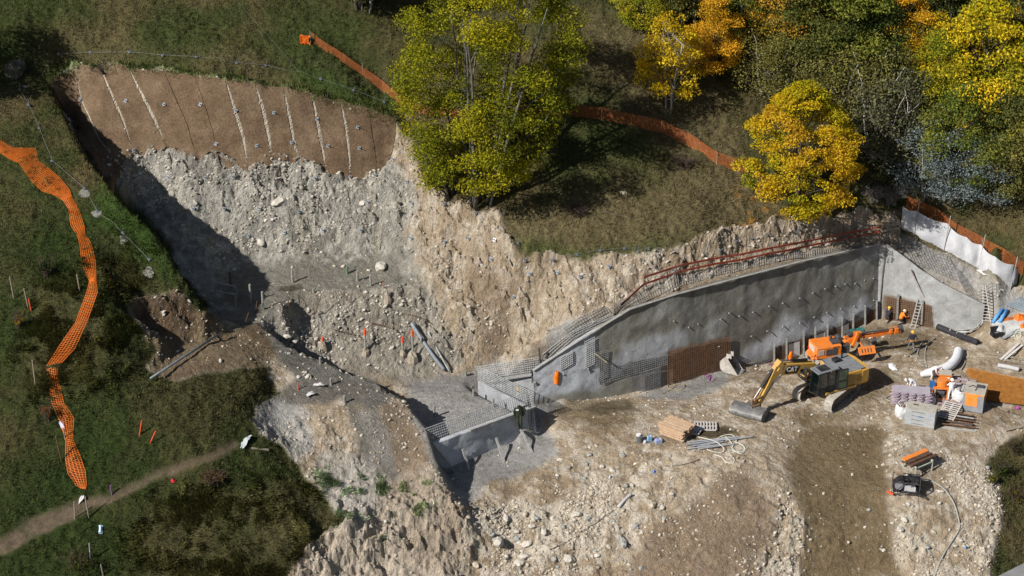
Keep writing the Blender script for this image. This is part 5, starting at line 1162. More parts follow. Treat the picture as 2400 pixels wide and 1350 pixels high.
for s_ in range(len(SEAMS) - 1):
    La, Lb = SEAMS[s_], SEAMS[s_ + 1]; rows = []; n = 30; m_ = 10
    for i in range(n + 1):
        t = i / n; a = curve_at(La, t); b = curve_at(Lb, t); bl = math.sin(math.pi * min(1, t * 1.1)) ** .6
        a = (a[0] + GAPW[s_] * .5 * bl + rng.uniform(-.6, .6), a[1]); b = (b[0] - GAPW[s_ + 1] * .5 * bl + rng.uniform(-.6, .6), b[1]); row = []
        A, B = hit(*a), hit(*b)
        for j in range(m_ + 1):
            q = j / m_; p = A.lerp(B, q); z = hz(p.x, p.y)
            p = Vector((p.x, p.y, z)); row.append(p + nrm(p.x, p.y) * (.055 + .008 * math.sin(j * 1.3 + s_) + rng.uniform(-.008, .008)))
        if t == 1: row = [r_ + Vector((0, rng.uniform(-.2, .2), rng.uniform(-.25, .1))) for r_ in row]
        rows.append(row)
    MB().mat(M_MAT).sheet(rows).build('net_strip', nett, True, True)

# pale rubble showing in the seams between strips
r_ = random.Random(77); sv_, sf_ = [], []
sm_ = MB().mat(mat('seam_gravel', (.46, .41, .33), .95, .25, 6))
for s_ in (1, 2, 3, 6, 7, 8, 9, 10):
    for k in range(int(26 * GAPW[s_] / 5)):
        u, v = curve_at(SEAMS[s_], r_.uniform(.08, .98)); p = hit(u + r_.uniform(-.33, .33) * GAPW[s_], v); q = r_.uniform(.04, .10)
        sm_.sphere(p + nrm(p.x, p.y) * .02, (q, q * .8, q * .6), 5, 3, jit=.2, rn=r_)
o = sm_.build('seam_gravel', nett, True); o['kind'] = 'stuff'
# anchor plates
M_PLATE = mat('galvanised_plate', (.19, .21, .24), .55, .15, 6, .2); M_PLW = mat('white_plate', (.75, .75, .74), .6, .05, 4)
def anchor_proto(upright):
    r_ = thing('anchor_plate', '', 'anchor', (0, 0, 0), group='')
    MB().mat(M_PLATE).box((0, 0, .03), (.25, .25, .03)).build('plate', r_); MB().mat(M_PLATE).cyl((0, 0, .08), .06, .07, n=6).build('nut', r_)
    MB().mat(M_PLATE).cyl((0, 0, .25), .022, .5 if not upright else .75, n=5).build('rod', r_); return r_
def place_anchor(u, v, label, group, upright=False, white=False):
    p = hit(u, v); n = nrm(p.x, p.y, .6); d = (n * .8 + Vector((-.15, -.4, .35))).normalized() if not upright else (n + Vector((.15, 0, .6))).normalized()
    c = copy_thing(AN[1 if upright else 0], p + n * .07, None, label); c.rotation_euler = (d.to_track_quat('Z', 'Y') @ Euler((0, 0, rng.uniform(-.6, .6))).to_quaternion()).to_euler(); c['group'] = group
    if white:
        for ch in c.children:
            if ch.name.startswith('plate'): ch.data = ch.data.copy(); ch.data.materials[0] = M_PLW
    if upright: c.scale = (.85, .85, .85)
    return p
AN = [anchor_proto(False), anchor_proto(True)]
rowsA = [('on the brown netting, upper row', 'anchors on the netted slope', [(190,233),(295,237),(385,245),(470,245),(553,260),(642,265),(743,280),(838,299)], 0),
    ('on the brown netting, lower row', 'anchors on the netted slope', [(313,353),(507,338),(602,342),(684,335),(769,343),(842,348)], 0),
    ('in the top row of the bare rock', 'anchors on the bare rock', [(395,415),(480,417),(545,415),(738,418),(820,415),(880,413),(923,375),(953,427)], 0),
    ('in the second row of the bare rock', 'anchors on the bare rock', [(453,490),(525,490),(608,490),(700,498),(862,475),(930,494),(967,477)], 0),
    ('in the third row of the bare rock', 'anchors on the bare rock', [(485,545),(583,553),(667,545),(757,541),(845,540),(965,558)], 0),
    ('along the turf rim above the netting', 'anchors along the turf rim', [(138,127),(212,124),(304,123),(381,131),(460,135),(554,149),(622,155),(751,186),(827,213),(900,241)], 1),
    ('down the grassy left ridge', 'anchors on the left ridge', [(46,212),(67,248),(92,303),(122,380),(198,444),(228,497),(288,547),(350,609)], 1),
    ('on the earth spur above the lower face', 'anchors on the spur', [(1042,566),(1100,559),(1160,562),(1152,607),(1205,695)], 0),
    ('along the turf edge below the big tree', 'anchors at the turf edge', [(1041,479),(1115,501),(1182,501)], 1),
    ('along the turf edge above the long wall', 'anchors at the turf edge', [(1213,571),(1230,611),(1295,610),(1352,598),(1407,588),(1463,584),(1520,584),(1495,592)], 1),
    ('on the earth cut above the long wall', 'anchors on the earth cut', [(1243,641),(1308,639),(1360,650),(1427,626)], 0),
    ('on the ledge cable behind the railing', 'anchors behind the railing', [(1685,588),(1722,568),(1760,560),(1796,552),(1870,538),(2010,520)], 1)]
for desc, grp, lst, upr in rowsA:
    pts = []
    for k, (u, v) in enumerate(lst):
        white = (u == 1160); d_ = 'white painted' if white else ('steel' if not upr else 'steel')
        pts.append(place_anchor(u, v, f'{ORD[k]} {d_} anchor plate from the left {desc}', grp, bool(upr), white))
    if upr and len(pts) > 3:
        pts = [p + nrm(p.x, p.y) * .16 for p in pts]; fine = []
        for a, b in zip(pts[:-1], pts[1:]):
            for k in range(6):
                q = a.lerp(b, k / 6); q.z = max(q.z, hz(q.x, q.y) + .03); fine.append(q)
        fine.append(pts[-1]); o = thing('steel_cable', 'thin steel cable strung ' + desc, 'cable', fine[0], group='cables'); MB().mat(M_WIRE).tube(fine, .011, 4).build('cable', o, True)
for a in AN:
    for ch in list(a.children): bpy.data.objects.remove(ch)
    bpy.data.objects.remove(a)
for u, v, r0 in [(198,455,.42),(226,500,.38),(290,560,.3),(349,640,.36),(60,205,.22)]:
    p = hit(u, v); o = thing('grout_spill', f'pale grout spill round the anchor {dict([(198,"highest of the lower four on the left ridge"),(226,"second of the lower four on the left ridge"),(290,"third of the lower four on the left ridge"),(349,"lowest on the left ridge"),(60,"at the top of the left ridge")])[u]}', 'grout', p, group='grout spills'); rr = random.Random(u); b = MB().mat(mat('pale_grout', (.23, .22, .19), .95, .2, 5, bumps=.5)); rows = []
    for i in range(4):
        rows.append([Vector((p.x + math.cos(a) * r0 * i / 3 * (1 + .25 * math.sin(3 * a + u)), p.y + math.sin(a) * r0 * i / 3 * .9, 0)) for a in [6.283 * k / 12 for k in range(13)]])
    rows = [[Vector((q.x, q.y, hz(q.x, q.y) + .07 * (1 - i / 3) + .03 + rr.uniform(-.01, .01))) for q in row] for i, row in enumerate(rows)]; b.sheet(rows).build('spill', o, True, True)

# ================================================================== machines
M_CY = mat('machine_yellow', (.60, .33, .05), .5, .12, 1.5, spec=.4, dirt=((.36, .29, .19), .55)); M_BLK = mat('machine_black', (.018, .018, .022), .5, .3, 3, dirt=((.10, .09, .075), .3)); M_DST = mat('dusty_roof', (.20, .21, .22), .7, .2, 3)
M_TRK = mat('track_steel', (.40, .37, .33), .75, .3, 6, .15, dirt=((.40, .34, .26), .5)); M_TRKD = mat('track_frame', (.17, .14, .11), .8, .3, 3); M_CHR = mat('cylinder_rod', (.22, .22, .23), .45, .05, 3, .6); M_HOSE = mat('rubber_hose', (.05, .05, .055), .6, .2, 4); M_GLS = mat('cab_glass', (.02, .035, .035), .08, .2, 2, spec=.9)
M_BKT = mat('worn_bucket_steel', (.17, .175, .18), .6, .3, 3, .3, dirt=((.33, .29, .23), .45)); M_DKST = mat('dark_steel', (.07, .07, .075), .6, .2, 3); M_WHT = mat('white_paint', (.75, .75, .74), .6, .08, 3); M_SEAT = mat('seat', (.04, .04, .045), .9); M_REDL = mat('red_lamp', (.5, .02, .02), .3)
HEAD = 208
pc = hit(1936, 927); ex_ = thing('excavator', 'yellow crawler excavator with dusty black cab and wide ditch bucket', 'excavator', (pc.x, pc.y, pc.z + .02), R(HEAD))
def plate_xz(mb, pts, y, w): mb.prism([(x, y - w / 2, z) for x, z in pts], (0, w, 0))
def tracks(parent, rel, length, gauge, h, w, n, m=M_TRK, mf=M_TRKD):
    Mr = Matrix.Rotation(R(rel), 4, 'Z')
    for sd in (-1, 1):
        y = sd * gauge / 2; r_ = h / 2; half = length / 2 - r_; per = 4 * half + 2 * math.pi * r_
        tb = MB().mat(m); tb.T = Mr
        def pos(s):
            s %= per
            if s < 2 * half: return (-half + s, h - .0), 0
            s -= 2 * half
            if s < math.pi * r_: a = s / r_; return (half + math.sin(a) * r_, r_ + math.cos(a) * r_), -a
            s -= math.pi * r_
            if s < 2 * half: return (half - s, 0.0), math.pi
            s -= 2 * half; a = s / r_; return (-half - math.sin(a) * r_, r_ - math.cos(a) * r_), math.pi - a
        for k in range(n):
            (x, z), a = pos(per * k / n); tb.box((x, y, z), (per / n * .94, w, .05), (0, -a, 0)); tb.box((x, y, z + .0), (.03, w, .12), (0, -a, 0))
        tb.build('track', parent)
        fb = MB().mat(mf); fb.T = Mr; fb.box((0, y, r_), (2 * half, w * .5, h * .42)); fb.cyl((half, y, r_), r_ * .8, w * .45, (0, 1, 0), 14); fb.cyl((-half, y, r_), r_ * .8, w * .45, (0, 1, 0), 14)
        for i in range(7): fb.cyl((-half + .15 + i * (2 * half - .3) / 6, y, .16), .12, w * .55, (0, 1, 0), 10)
        for i in range(2): fb.cyl((-half * .4 + i * half * .8, y, h - .12), .08, w * .5, (0, 1, 0), 8)
        fb.build('track_frame', parent)
REL = 52 - HEAD
tracks(ex_, REL, 4.2, 2.6, 1.0, .66, 46)
b = MB().mat(M_TRKD); b.T = Matrix.Rotation(R(REL), 4, 'Z'); b.box((0, 0, .55), (1.7, 1.9, .32)); b.box((.75, 0, .5), (.4, 2.3, .25)); b.box((-.75, 0, .5), (.4, 2.3, .25)); b.cyl((0, 0, .85), .72, .3, n=24); b.build('undercarriage', ex_)
b = MB().mat(M_CY)
b.box((-.75, 0, 1.14), (3.9, 2.5, .22)); b.box((-.2, 1.38, 1.12), (2.7, .12, .2)); b.box((-.2, -1.38, 1.12), (2.7, .12, .2)); b.build('deck', ex_, bevel=.02)
b = MB().mat(M_CY); b.prism([(-2.75, -1.3, 1.15), (-2.9, -.7, 1.15), (-2.9, .7, 1.15), (-2.75, 1.3, 1.15), (-2.05, 1.35, 1.15), (-2.05, -1.35, 1.15)], (0, 0, 1.05)); b.build('counterweight', ex_, bevel=.06)
b = MB().mat(M_CY); b.box((-1.15, 0, 1.75), (1.85, 2.62, 1.05)); b.build('engine_hood', ex_, bevel=.05)
b = MB().mat(M_DST); b.box((-1.3, 0, 2.30), (2.2, 2.4, .035)); b.mat(M_BLK); b.box((-1.1, -.55, 2.42), (.5, .5, .2)); b.cyl((-1.7, -.7, 2.55), .07, .45); b.build('hood_top', ex_)
b = MB().mat(mat('louvre', (.33, .23, .12), .8, .2, 5))
for k in range(5): b.box((-1.95 + .0, 1.322, 1.42 + k * .15), (.7, .03, .06)); b.box((-1.15, 1.322, 1.42 + k * .15), (.7, .03, .06))
b.build('side_louvres', ex_)
b = MB().mat(M_CY); b.box((.65, -.98, 1.55), (1.7, .78, .65)); b.mat(M_BLK); b.box((.65, -.98, 1.90), (1.6, .7, .05)); b.build('tool_box', ex_, bevel=.04)
b = MB().mat(M_BLK)                                                     # cab frame
x0, x1, y0, y1, zb, zt = .25, 1.85, .42, 1.36, 1.2, 2.92
for x, y in ((x0, y0), (x0, y1), (x1, y0), (x1 , y1), (1.0, y1)): b.beam((x, y, zb), (x - (.12 if x == x1 else 0), y - (.04 if y == y1 else 0), zt), .08, .08, (1, 0, 0))
b.box((1.02, .89, zb), (1.75, 1.0, .12)); b.box((.2, .89, 1.75), (.06, .95, 1.1)); b.box((1.43, 1.35, 1.45), (.8, .05, .45)); b.box((.62, 1.35, 1.45), (.75, .05, .45)); b.build('cab_frame', ex_)
b = MB().mat(M_DST); b.box((1.0, .88, 2.96), (1.85, 1.06, .10)); b.mat(M_BLK); b.box((1.15, .88, 3.03), (.8, .7, .05))
for k in range(9): b.box((.82 + k * .08, .88, 3.07), (.025, .7, .05))
b.build('cab_roof', ex_, bevel=.02)
b = MB().mat(M_GLS); b.beam((1.86, .89, 1.3), (1.74, .89, 2.88), .86, .02, (0, 1, 0)); b.build('windscreen', ex_)
b = MB().mat(M_GLS); b.box((1.42, 1.33, 2.25), (.72, .02, 1.1)); b.box((.62, 1.33, 2.25), (.66, .02, 1.1)); b.box((1.0, .43, 2.2), (1.45, .02, 1.2)); b.build('side_glass', ex_)
b = MB().mat(M_BLK)                                                     # open door, folded back along the hood
b.beam((.22, 1.45, 1.3), (.22, 1.45, 2.85), .07, .07, (1, 0, 0)); b.beam((-.6, 1.52, 1.3), (-.6, 1.52, 2.85), .07, .07, (1, 0, 0)); b.beam((.22, 1.45, 2.85), (-.6, 1.52, 2.85), .07, .07); b.beam((.22, 1.45, 1.3), (-.6, 1.52, 1.3), .07, .07); b.beam((.22, 1.45, 1.95), (-.6, 1.52, 1.95), .08, .08); dr = b.build('cab_door', ex_)
b = MB().mat(mat('green_glass', (.04, .07, .045), .12, .2, 2, spec=.8)); b.box((-.19, 1.485, 2.4), (.74, .02, .82), (0, 0, -.085)); b.box((-.19, 1.485, 1.63), (.74, .02, .55), (0, 0, -.085)); b.build('door_glass', dr)
b = MB().mat(M_BLK)
for k in range(6): b.beam((1.95, .5 + k * .155, 1.25), (1.9, .5 + k * .155, 2.0), .025, .025, (1, 0, 0))
b.beam((1.95, .48, 1.25), (1.95, 1.3, 1.25), .03, .03); b.beam((1.9, .48, 2.0), (1.9, 1.3, 2.0), .03, .03); b.build('window_guard', ex_)
b = MB().mat(M_SEAT); b.box((.75, .9, 1.65), (.5, .5, .14)); b.box((.5, .9, 2.0), (.14, .48, .7)); b.mat(M_DKST); b.box((1.2, .65, 1.7), (.2, .12, .5)); b.build('driver_seat', ex_)
b = MB().mat(M_BLK)
for x, y in ((.3, -1.3), (1.4, -1.3), (.3, -.65)): b.beam((x, y, 1.85), (x, y, 2.75), .03, .03, (1, 0, 0))
b.beam((.3, -1.3, 2.75), (1.4, -1.3, 2.75), .03, .03); b.beam((.3, -.65, 2.75), (.3, -1.3, 2.75), .03, .03); b.build('handrail', ex_)
b = MB().mat(M_BLK); b.tube([(1.7, 1.35, 2.3), (1.95, 1.55, 2.35)], .02, 5); b.box((1.97, 1.58, 2.2), (.06, .22, .36)); b.tube([(1.5, -1.3, 2.0), (1.75, -1.45, 2.3)], .02, 5); b.box((1.77, -1.46, 2.4), (.06, .22, .34)); b.build('mirror', ex_)
BY = -.12
b = MB().mat(M_CY); plate_xz(b, [(.35, 1.55), (.75, 1.45), (1.55, 2.35), (4.15, 2.85), (4.62, 3.3), (4.35, 3.72), (3.6, 3.62), (1.35, 3.12), (.75, 2.55)], BY, .46); bm_ = b.build('boom', ex_, bevel=.03)
b = MB().mat(M_CY); plate_xz(b, [(4.25, 3.95), (4.75, 3.65), (5.3, 2.45), (6.02, 1.05), (5.78, .92), (4.95, 2.1), (4.1, 3.35)], BY, .36); b.mat(M_CY); plate_xz(b, [(4.05, 3.85), (4.35, 4.05), (4.65, 3.75), (4.2, 3.3)], BY, .5); st_ = b.build('stick', ex_, bevel=.02)
def cyl2(name, a, c_, rb, rr, par, y): 
    a, c_ = Vector((a[0], y, a[1])), Vector((c_[0], y, c_[1])); m_ = a.lerp(c_, .62); q = MB().mat(M_BLK); q.tube([a, m_], rb, 10); q.mat(M_CHR); q.tube([m_, c_], rr, 8); q.build(name, par, smooth=False)
cyl2('boom_cylinder', (1.35, 1.2), (2.6, 2.45), .11, .06, bm_, BY + .36); cyl2('boom_cylinder', (1.35, 1.2), (2.6, 2.45), .11, .06, bm_, BY - .36)
cyl2('stick_cylinder', (1.9, 3.42), (4.2, 3.98), .11, .06, bm_, BY); cyl2('bucket_cylinder', (4.85, 3.45), (6.35, 1.38), .12, .065, st_, BY)
b = MB().mat(mat('rusty_linkage', (.22, .13, .075), .7, .3, 3)); b.beam((5.75, BY + .22, 1.55), (6.4, BY + .22, 1.35), .05, .16); b.beam((5.75, BY - .22, 1.55), (6.4, BY - .22, 1.35), .05, .16); b.beam((6.38, BY, 1.38), (6.35, BY, .95), .3, .12, (0, 1, 0)); b.cyl((6.38, BY, 1.38), .08, .55, (0, 1, 0)); b.cyl((5.92, BY, 1.0), .09, .5, (0, 1, 0)); b.box((6.15, BY, .78), (.62, .5, .3)); b.cyl((6.15, BY, .62), .3, .14, n=14); b.build('linkage', ex_)
Mb = Matrix.Translation((6.55, -.30, .06)) @ Matrix.Rotation(R(33), 4, 'Z')
prof = [(.62 * math.cos(a) - .1, .36 + .36 * math.sin(a)) for a in [R(80 + 170 * k / 10) for k in range(11)]]
prof = [(-x + .12, z) for x, z in [(.30, .74)] + prof + [(.55, .02)]]
b = MB().mat(M_BKT); b.T = Mb; W_ = 2.5; n = len(prof)
for i in range(n - 1):
    (xa, za), (xb, zb_) = prof[i], prof[i + 1]; mx = ((xa + xb) / 2, 0, (za + zb_) / 2); L = math.hypot(xb - xa, zb_ - za) + .03; b.box(mx, (L, W_, .035), (0, -math.atan2(zb_ - za, xb - xa), 0))
for y in (-W_ / 2, W_ / 2): b.prism([(x, y - .02, z) for x, z in prof], (0, .04, 0))
b.box((-.50, 0, .03), (.16, W_ + .04, .03)); b.box((-.05, 0, .80), (.7, .6, .1)); b.build('bucket', ex_)
r_ = random.Random(2)
for k in range(5): MB().mat(M_HOSE).tube([(2.3 + .1 * k, BY + .26, 2.7), (2.2, BY + .45 + .03 * k, 2.2 + .05 * k), (1.5, BY + .5, 2.0 + .1 * k), (1.1, BY + .35, 2.7)], .025, 5).build('hose', ex_)
for k in range(4): MB().mat(M_HOSE).tube([(3.9, BY + .24, 3.3), (4.4 + .05 * k, BY + .4, 3.0 - .08 * k), (4.9, BY + .26, 2.7 - .1 * k), (5.5, BY + .2, 1.7), (5.9, BY + .25, 1.2)], .022, 5).build('hose', ex_)
for k in range(3): MB().mat(M_CHR).tube([(2.35, BY + .25, 3.1 - .1 * k), (2.1, BY + .33, 2.9 - .1 * k), (1.9, BY + .3, 2.5), (2.1, BY + .3, 2.2)], .03, 5).build('hose', ex_)
def text_mesh(txt, size, m, name, parent, M4, ext=.004, scale=(1, 1)):
    cu_ = bpy.data.curves.new(name, 'FONT'); cu_.body = txt; cu_.size = size; cu_.extrude = ext; cu_.align_x = 'CENTER'; cu_.align_y = 'CENTER'; cu_.offset = size * .025
    t = bpy.data.objects.new('tmp', cu_); C.objects.link(t); dg = bpy.context.evaluated_depsgraph_get(); me = bpy.data.meshes.new_from_object(t.evaluated_get(dg)); bpy.data.objects.remove(t)
    me.transform(Matrix.Diagonal((scale[0], scale[1], 1, 1))); me.transform(M4); me.materials.clear(); me.materials.append(m); o = bpy.data.objects.new(name, me); C.objects.link(o); o.parent = parent; return o
# emblem on the camera-side flank of the boom (local +Y): text x runs towards the machine
tilt = math.atan2(.5, 2.6); Mf = Matrix.Translation((3.35, BY + .236, 3.12)) @ Matrix.Rotation(-tilt, 4, 'Y') @ Matrix(((-1, 0, 0, 0), (0, 0, 1, 0), (0, 1, 0, 0), (0, 0, 0, 1)))
b = MB().mat(mat('emblem_black', (.012, .012, .012), .5)); b.T = Mf; b.prism([(-.62, -.29, 0), (.5, -.29, 0), (.66, .29, 0), (-.46, .29, 0)], (0, 0, .006)); b.build('emblem_plate', bm_)
text_mesh('CAT', .50, M_WHT, 'emblem_letters', bm_, Mf @ Matrix.Translation((0, .02, .012)), .004, (1.0, 1.0))
b = MB().mat(mat('emblem_yellow', (.75, .38, .02), .5)); b.T = Mf; b.prism([(-.17, -.18, .018), (.17, -.18, .018), (0, .02, .018)], (0, 0, .004)); b.build('emblem_triangle', bm_)
b = MB().mat(M_BLK); b.box((.62, -1.375, 1.6), (.8, .01, .3)); b.box((2.45, BY + .236, 2.75), (.3, .008, .35)); b.build('decal', ex_)
# loose bucket by the wall
pb = hit(1712, 868); lb_ = thing('digging_bucket', 'pale dusty digging bucket lying loose below the rusty mesh panel', 'bucket', pb, R(-25)); b = MB().mat(mat('dusty_bucket', (.46, .43, .39), .8, .2, 3, dirt=((.3, .27, .23), .4)))
pf = [(.75 * math.cos(a), .62 + .6 * math.sin(a)) for a in [R(95 + 185 * k / 10) for k in range(11)]] + [(.8, .0)]
for i in range(len(pf) - 1):
    (xa, za), (xb, zb_) = pf[i], pf[i + 1]; b.box(((xa + xb) / 2, 0, (za + zb_) / 2), (math.hypot(xb - xa, zb_ - za) + .03, 1.1, .035), (0, -math.atan2(zb_ - za, xb - xa), 0))
for y in (-.55, .55): b.prism([(x, y - .02, z) for x, z in pf], (0, .04, 0))
b.box((-.1, .25, 1.32), (.4, .06, .35)); b.box((-.1, -.25, 1.32), (.4, .06, .35)); b.build('shell', lb_)
b = MB().mat(M_BKT)
for k in range(5): b.box((.88, -.45 + k * .225, .02), (.24, .08, .06), taper=.6)
b.build('teeth', lb_)

# orange drilling rig
M_OR = mat('rig_orange', (.78, .20, .018), .55, .12, 2, dirt=((.45, .27, .14), .4)); pr = hit(1942, 848); rig = thing('drilling_rig', 'bright orange crawler drilling rig with its mast lowered to the right', 'drilling rig', pr, R(16))
tracks(rig, 0, 2.9, 1.7, .7, .4, 34)
b = MB().mat(M_OR); b.box((-.40, 0, 1.28), (2.0, 1.6, .95)); b.box((-.35, 0, .78), (2.6, 1.3, .16)); b.build('engine_hood', rig, bevel=.05)
b = MB().mat(M_DKST); b.box((-.2, -.81, 1.3), (.9, .03, .5)); b.mat(mat('pale_grille', (.5, .42, .36), .7)); b.box((-1.41, .1, 1.4), (.03, .9, .45)); b.box((-1.05, -.815, 1.35), (.45, .03, .4)); b.build('grille', rig)
b = MB().mat(M_REDL); b.cyl((-1.42, .7, 1.1), .09, .05, (1, 0, 0)); b.cyl((-1.42, -.65, 1.1), .09, .05, (1, 0, 0)); b.build('tail_lamp', rig)
b = MB().mat(M_DKST); b.cyl((.1, .2, 1.9), .12, .45); b.box((.3, -.2, 1.80), (.7, .6, .2)); b.cyl((.9, .55, 1.6), .25, .5, (0, 1, 0)); b.box((1.05, 0, 1.2), (.6, 1.2, .7)); b.build('hydraulic_block', rig)
b = MB().mat(M_OR); b.beam((.9, 0, 1.3), (2.0, 0, 1.75), .4, .35, (0, 1, 0)); b.beam((1.1, .0, 1.95), (2.3, 0, 1.5), .2, .2); b.beam((2.1, -.28, 2.35), (1.7, -.28, 1.1), .16, .2); b.build('boom', rig)
b = MB().mat(M_OR); b.box((3.55, 0, 1.74), (4.3, .26, .10)); b.box((3.55, .12, 1.83), (4.3, .04, .12)); b.box((3.55, -.12, 1.83), (4.3, .04, .12))
for k in range(12): b.box((1.6 + k * .36, 0, 1.66), (.05, .32, .1))
mast = b.build('mast', rig)
b = MB().mat(M_OR); b.box((2.1, 0, 2.05), (.7, .34, .34)); b.mat(M_DKST); b.cyl((2.65, 0, 2.1), .11, .4, (1, 0, 0)); b.cyl((1.55, 0, 2.15), .2, .3, (1, 0, 0)); b.build('drill_head', mast)
b = MB().mat(M_DKST); b.cyl((4.1, 0, 2.08), .06, 2.7, (1, 0, 0)); b.build('drill_rod', mast)
b = MB().mat(M_OR); b.box((5.35, 0, 1.95), (.26, .4, .36)); b.box((4.9, 0, 1.95), (.2, .36, .32)); b.mat(M_DKST); b.cyl((5.7, 0, 2.05), .2, .35, (1, 0, 0)); b.box((5.8, .1, 1.75), (.4, .3, .25)); b.build('rod_clamp', mast)
b = MB().mat(M_OR); b.box((2.6, -.95, 1.1), (1.35, .06, .62), (R(-38), 0, 0)); b.mat(M_DKST)
for k in range(4): b.box((2.2 + k * .24, -.985, 1.12), (.07, .02, .3), (R(-38), 0, 0))
b.mat(M_OR); b.beam((2.3, -.1, 1.5), (2.4, -.85, 1.2), .08, .08); b.build('side_panel', rig)
r_ = random.Random(8)
for k in range(9):
    y = r_.uniform(-.4, .4); MB().mat(M_HOSE).tube([(1.0, y, 1.5), (1.4 + r_.uniform(-.2, .2), y - .4, .5 + r_.uniform(-.2, .4)), (2.0, y - .3, .25 + r_.uniform(0, .4)), (2.5, y * .3, 1.2), (2.3, 0, 1.9)], .03, 5).build('hose', rig)
b = MB().mat(M_DKST); b.beam((1.2, .5, .9), (1.3, .9, .05), .1, .1); b.beam((1.2, -.5, .9), (1.5, -1.0, .05), .1, .1); b.build('stabiliser', rig)
b = MB().mat(mat('teal_cloth', (.03, .13, .12), .9)); b.sheet([[(1.9 + i * .3, .4 + j * .3, 1.95 + r_.uniform(-.08, .1)) for j in range(3)] for i in range(5)]); b.build('tarpaulin', rig)
text_mesh('MCT', .24, M_DKST, 'lettering', rig, Matrix.Translation((.15, -.81, 1.63)) @ Matrix.Rotation(R(90), 4, 'X'), .004)

# ================================================================== people
M_SKIN = mat('skin', (.42, .25, .17), .6, .08, 6); M_HAIR = mat('hair', (.04, .03, .02), .9)
def bone_dist(p, a, b):
    d = b - a; t = max(0, min(1, (p - a).dot(d) / max(1e-6, d.dot(d)))); return (p - a - d * t).length
def person(u, v, heading, pose, label, cloth, helmet=None, sc=1.0, p=None, extra=None):
    """pose: joint -> local position (x ahead, y left, z up)"""
    J = {'pel': (0, 0, .95), 'spi': (0, 0, 1.15), 'che': (0, 0, 1.34), 'nec': (0, 0, 1.50), 'hdl': (.02, 0, 1.58), 'hdu': (.02, 0, 1.70),
         'shl': (0, .19, 1.43), 'ell': (-.02, .26, 1.16), 'wrl': (.06, .27, .92), 'shr': (0, -.19, 1.43), 'elr': (-.02, -.26, 1.16), 'wrr': (.06, -.27, .92),
         'hil': (0, .1, .90), 'knl': (.03, .11, .50), 'anl': (-.02, .11, .09), 'tol': (.16, .13, .04), 'hir': (0, -.1, .90), 'knr': (.03, -.11, .50), 'anr': (-.02, -.11, .09), 'tor': (.16, -.13, .04)}
    J.update(pose); J = {k: Vector(q) * sc for k, q in J.items()}
    order = list(J); E = [('pel','spi'),('spi','che'),('che','nec'),('nec','hdl'),('hdl','hdu'),('che','shl'),('shl','ell'),('ell','wrl'),('che','shr'),('shr','elr'),('elr','wrr'),('pel','hil'),('hil','knl'),('knl','anl'),('anl','tol'),('pel','hir'),('hir','knr'),('knr','anr'),('anr','tor')]
    RAD = {'pel': .155, 'spi': .145, 'che': .165, 'nec': .06, 'hdl': .085, 'hdu': .09, 'shl': .075, 'shr': .075, 'ell': .052, 'elr': .052, 'wrl': .036, 'wrr': .036, 'hil': .10, 'hir': .10, 'knl': .072, 'knr': .072, 'anl': .05, 'anr': .05, 'tol': .04, 'tor': .04}
    me = bpy.data.meshes.new('body'); me.from_pydata([J[k][:] for k in order], [(order.index(a), order.index(b_)) for a, b_ in E], []); o = bpy.data.objects.new('body', me); C.objects.link(o)
    sk = o.modifiers.new('skin', 'SKIN'); sk.use_smooth_shade = True; sv = me.skin_vertices[0].data
    for i, k in enumerate(order): q = RAD[k] * sc; sv[i].radius = (q, q * (1.25 if k in ('che', 'pel', 'spi') else 1)); sv[i].use_root = (k == 'pel')
    ss = o.modifiers.new('sub', 'SUBSURF'); ss.levels = 1; ss.render_levels = 1; dg = bpy.context.evaluated_depsgraph_get(); m2 = bpy.data.meshes.new_from_object(o.evaluated_get(dg)); bpy.data.objects.remove(o)
    mats = [cloth['top'], cloth['leg'], M_SKIN, cloth.get('boot', M_BLK), cloth.get('glove', M_SKIN)]; m2.materials.clear()
    for q in mats: m2.materials.append(q)
    grp = {('nec','hdl'): 2, ('hdl','hdu'): 2, ('pel','hil'): 1, ('pel','hir'): 1, ('hil','knl'): 1, ('knl','anl'): 1, ('hir','knr'): 1, ('knr','anr'): 1, ('anl','tol'): 3, ('anr','tor'): 3}
    for f in m2.polygons:
        c_ = f.center; e = min(E, key=lambda e: bone_dist(c_, J[e[0]], J[e[1]])); f.material_index = grp.get(e, 0)
    p = p or hit(u, v); root = thing('person', label, 'person', p, R(heading), 'people on the site'); body = bpy.data.objects.new('body', m2); C.objects.link(body); body.parent = root
    for sd, w, e in ((1, 'wrl', 'ell'), (-1, 'wrr', 'elr')):
        d = (J[w] - J[e]).normalized(); s_ = d.cross(Vector((0, 0, 1)) if abs(d.z) < .9 else Vector((1, 0, 0))).normalized(); hb = MB().mat(cloth.get('glove', M_SKIN)); c0 = J[w]
        hb.sphere(c0 + d * .05, (.045, .045, .05), 8, 5)
        for k in range(4): b0 = c0 + d * .08 + s_ * (-.03 + .02 * k); hb.tube([b0, b0 + d * (.045 + .008 * (k in (1, 2))), b0 + d * .075 + s_.cross(d) * .02], .009, 5)
        hb.tube([c0 + d * .03 + s_ * .035, c0 + d * .06 + s_ * .06, c0 + d * .09 + s_ * .055], .010, 5); hb.build('hand', root, smooth=True)
    hd = (J['hdu'] - J['hdl']).normalized(); fw = Vector((1, 0, 0)); fw = (fw - hd * fw.dot(hd)).normalized(); c0 = J['hdl'].lerp(J['hdu'], .5); fb = MB().mat(M_SKIN); fb.sphere(c0 + fw * .10, (.018, .014, .022), 6, 4)
    fb.mat(M_HAIR); lf = hd.cross(fw)
    for s_ in (-1, 1): fb.sphere(c0 + fw * .088 + lf * .032 * s_ + hd * .025, .009, 6, 4)
    fb.mat(M_SKIN)
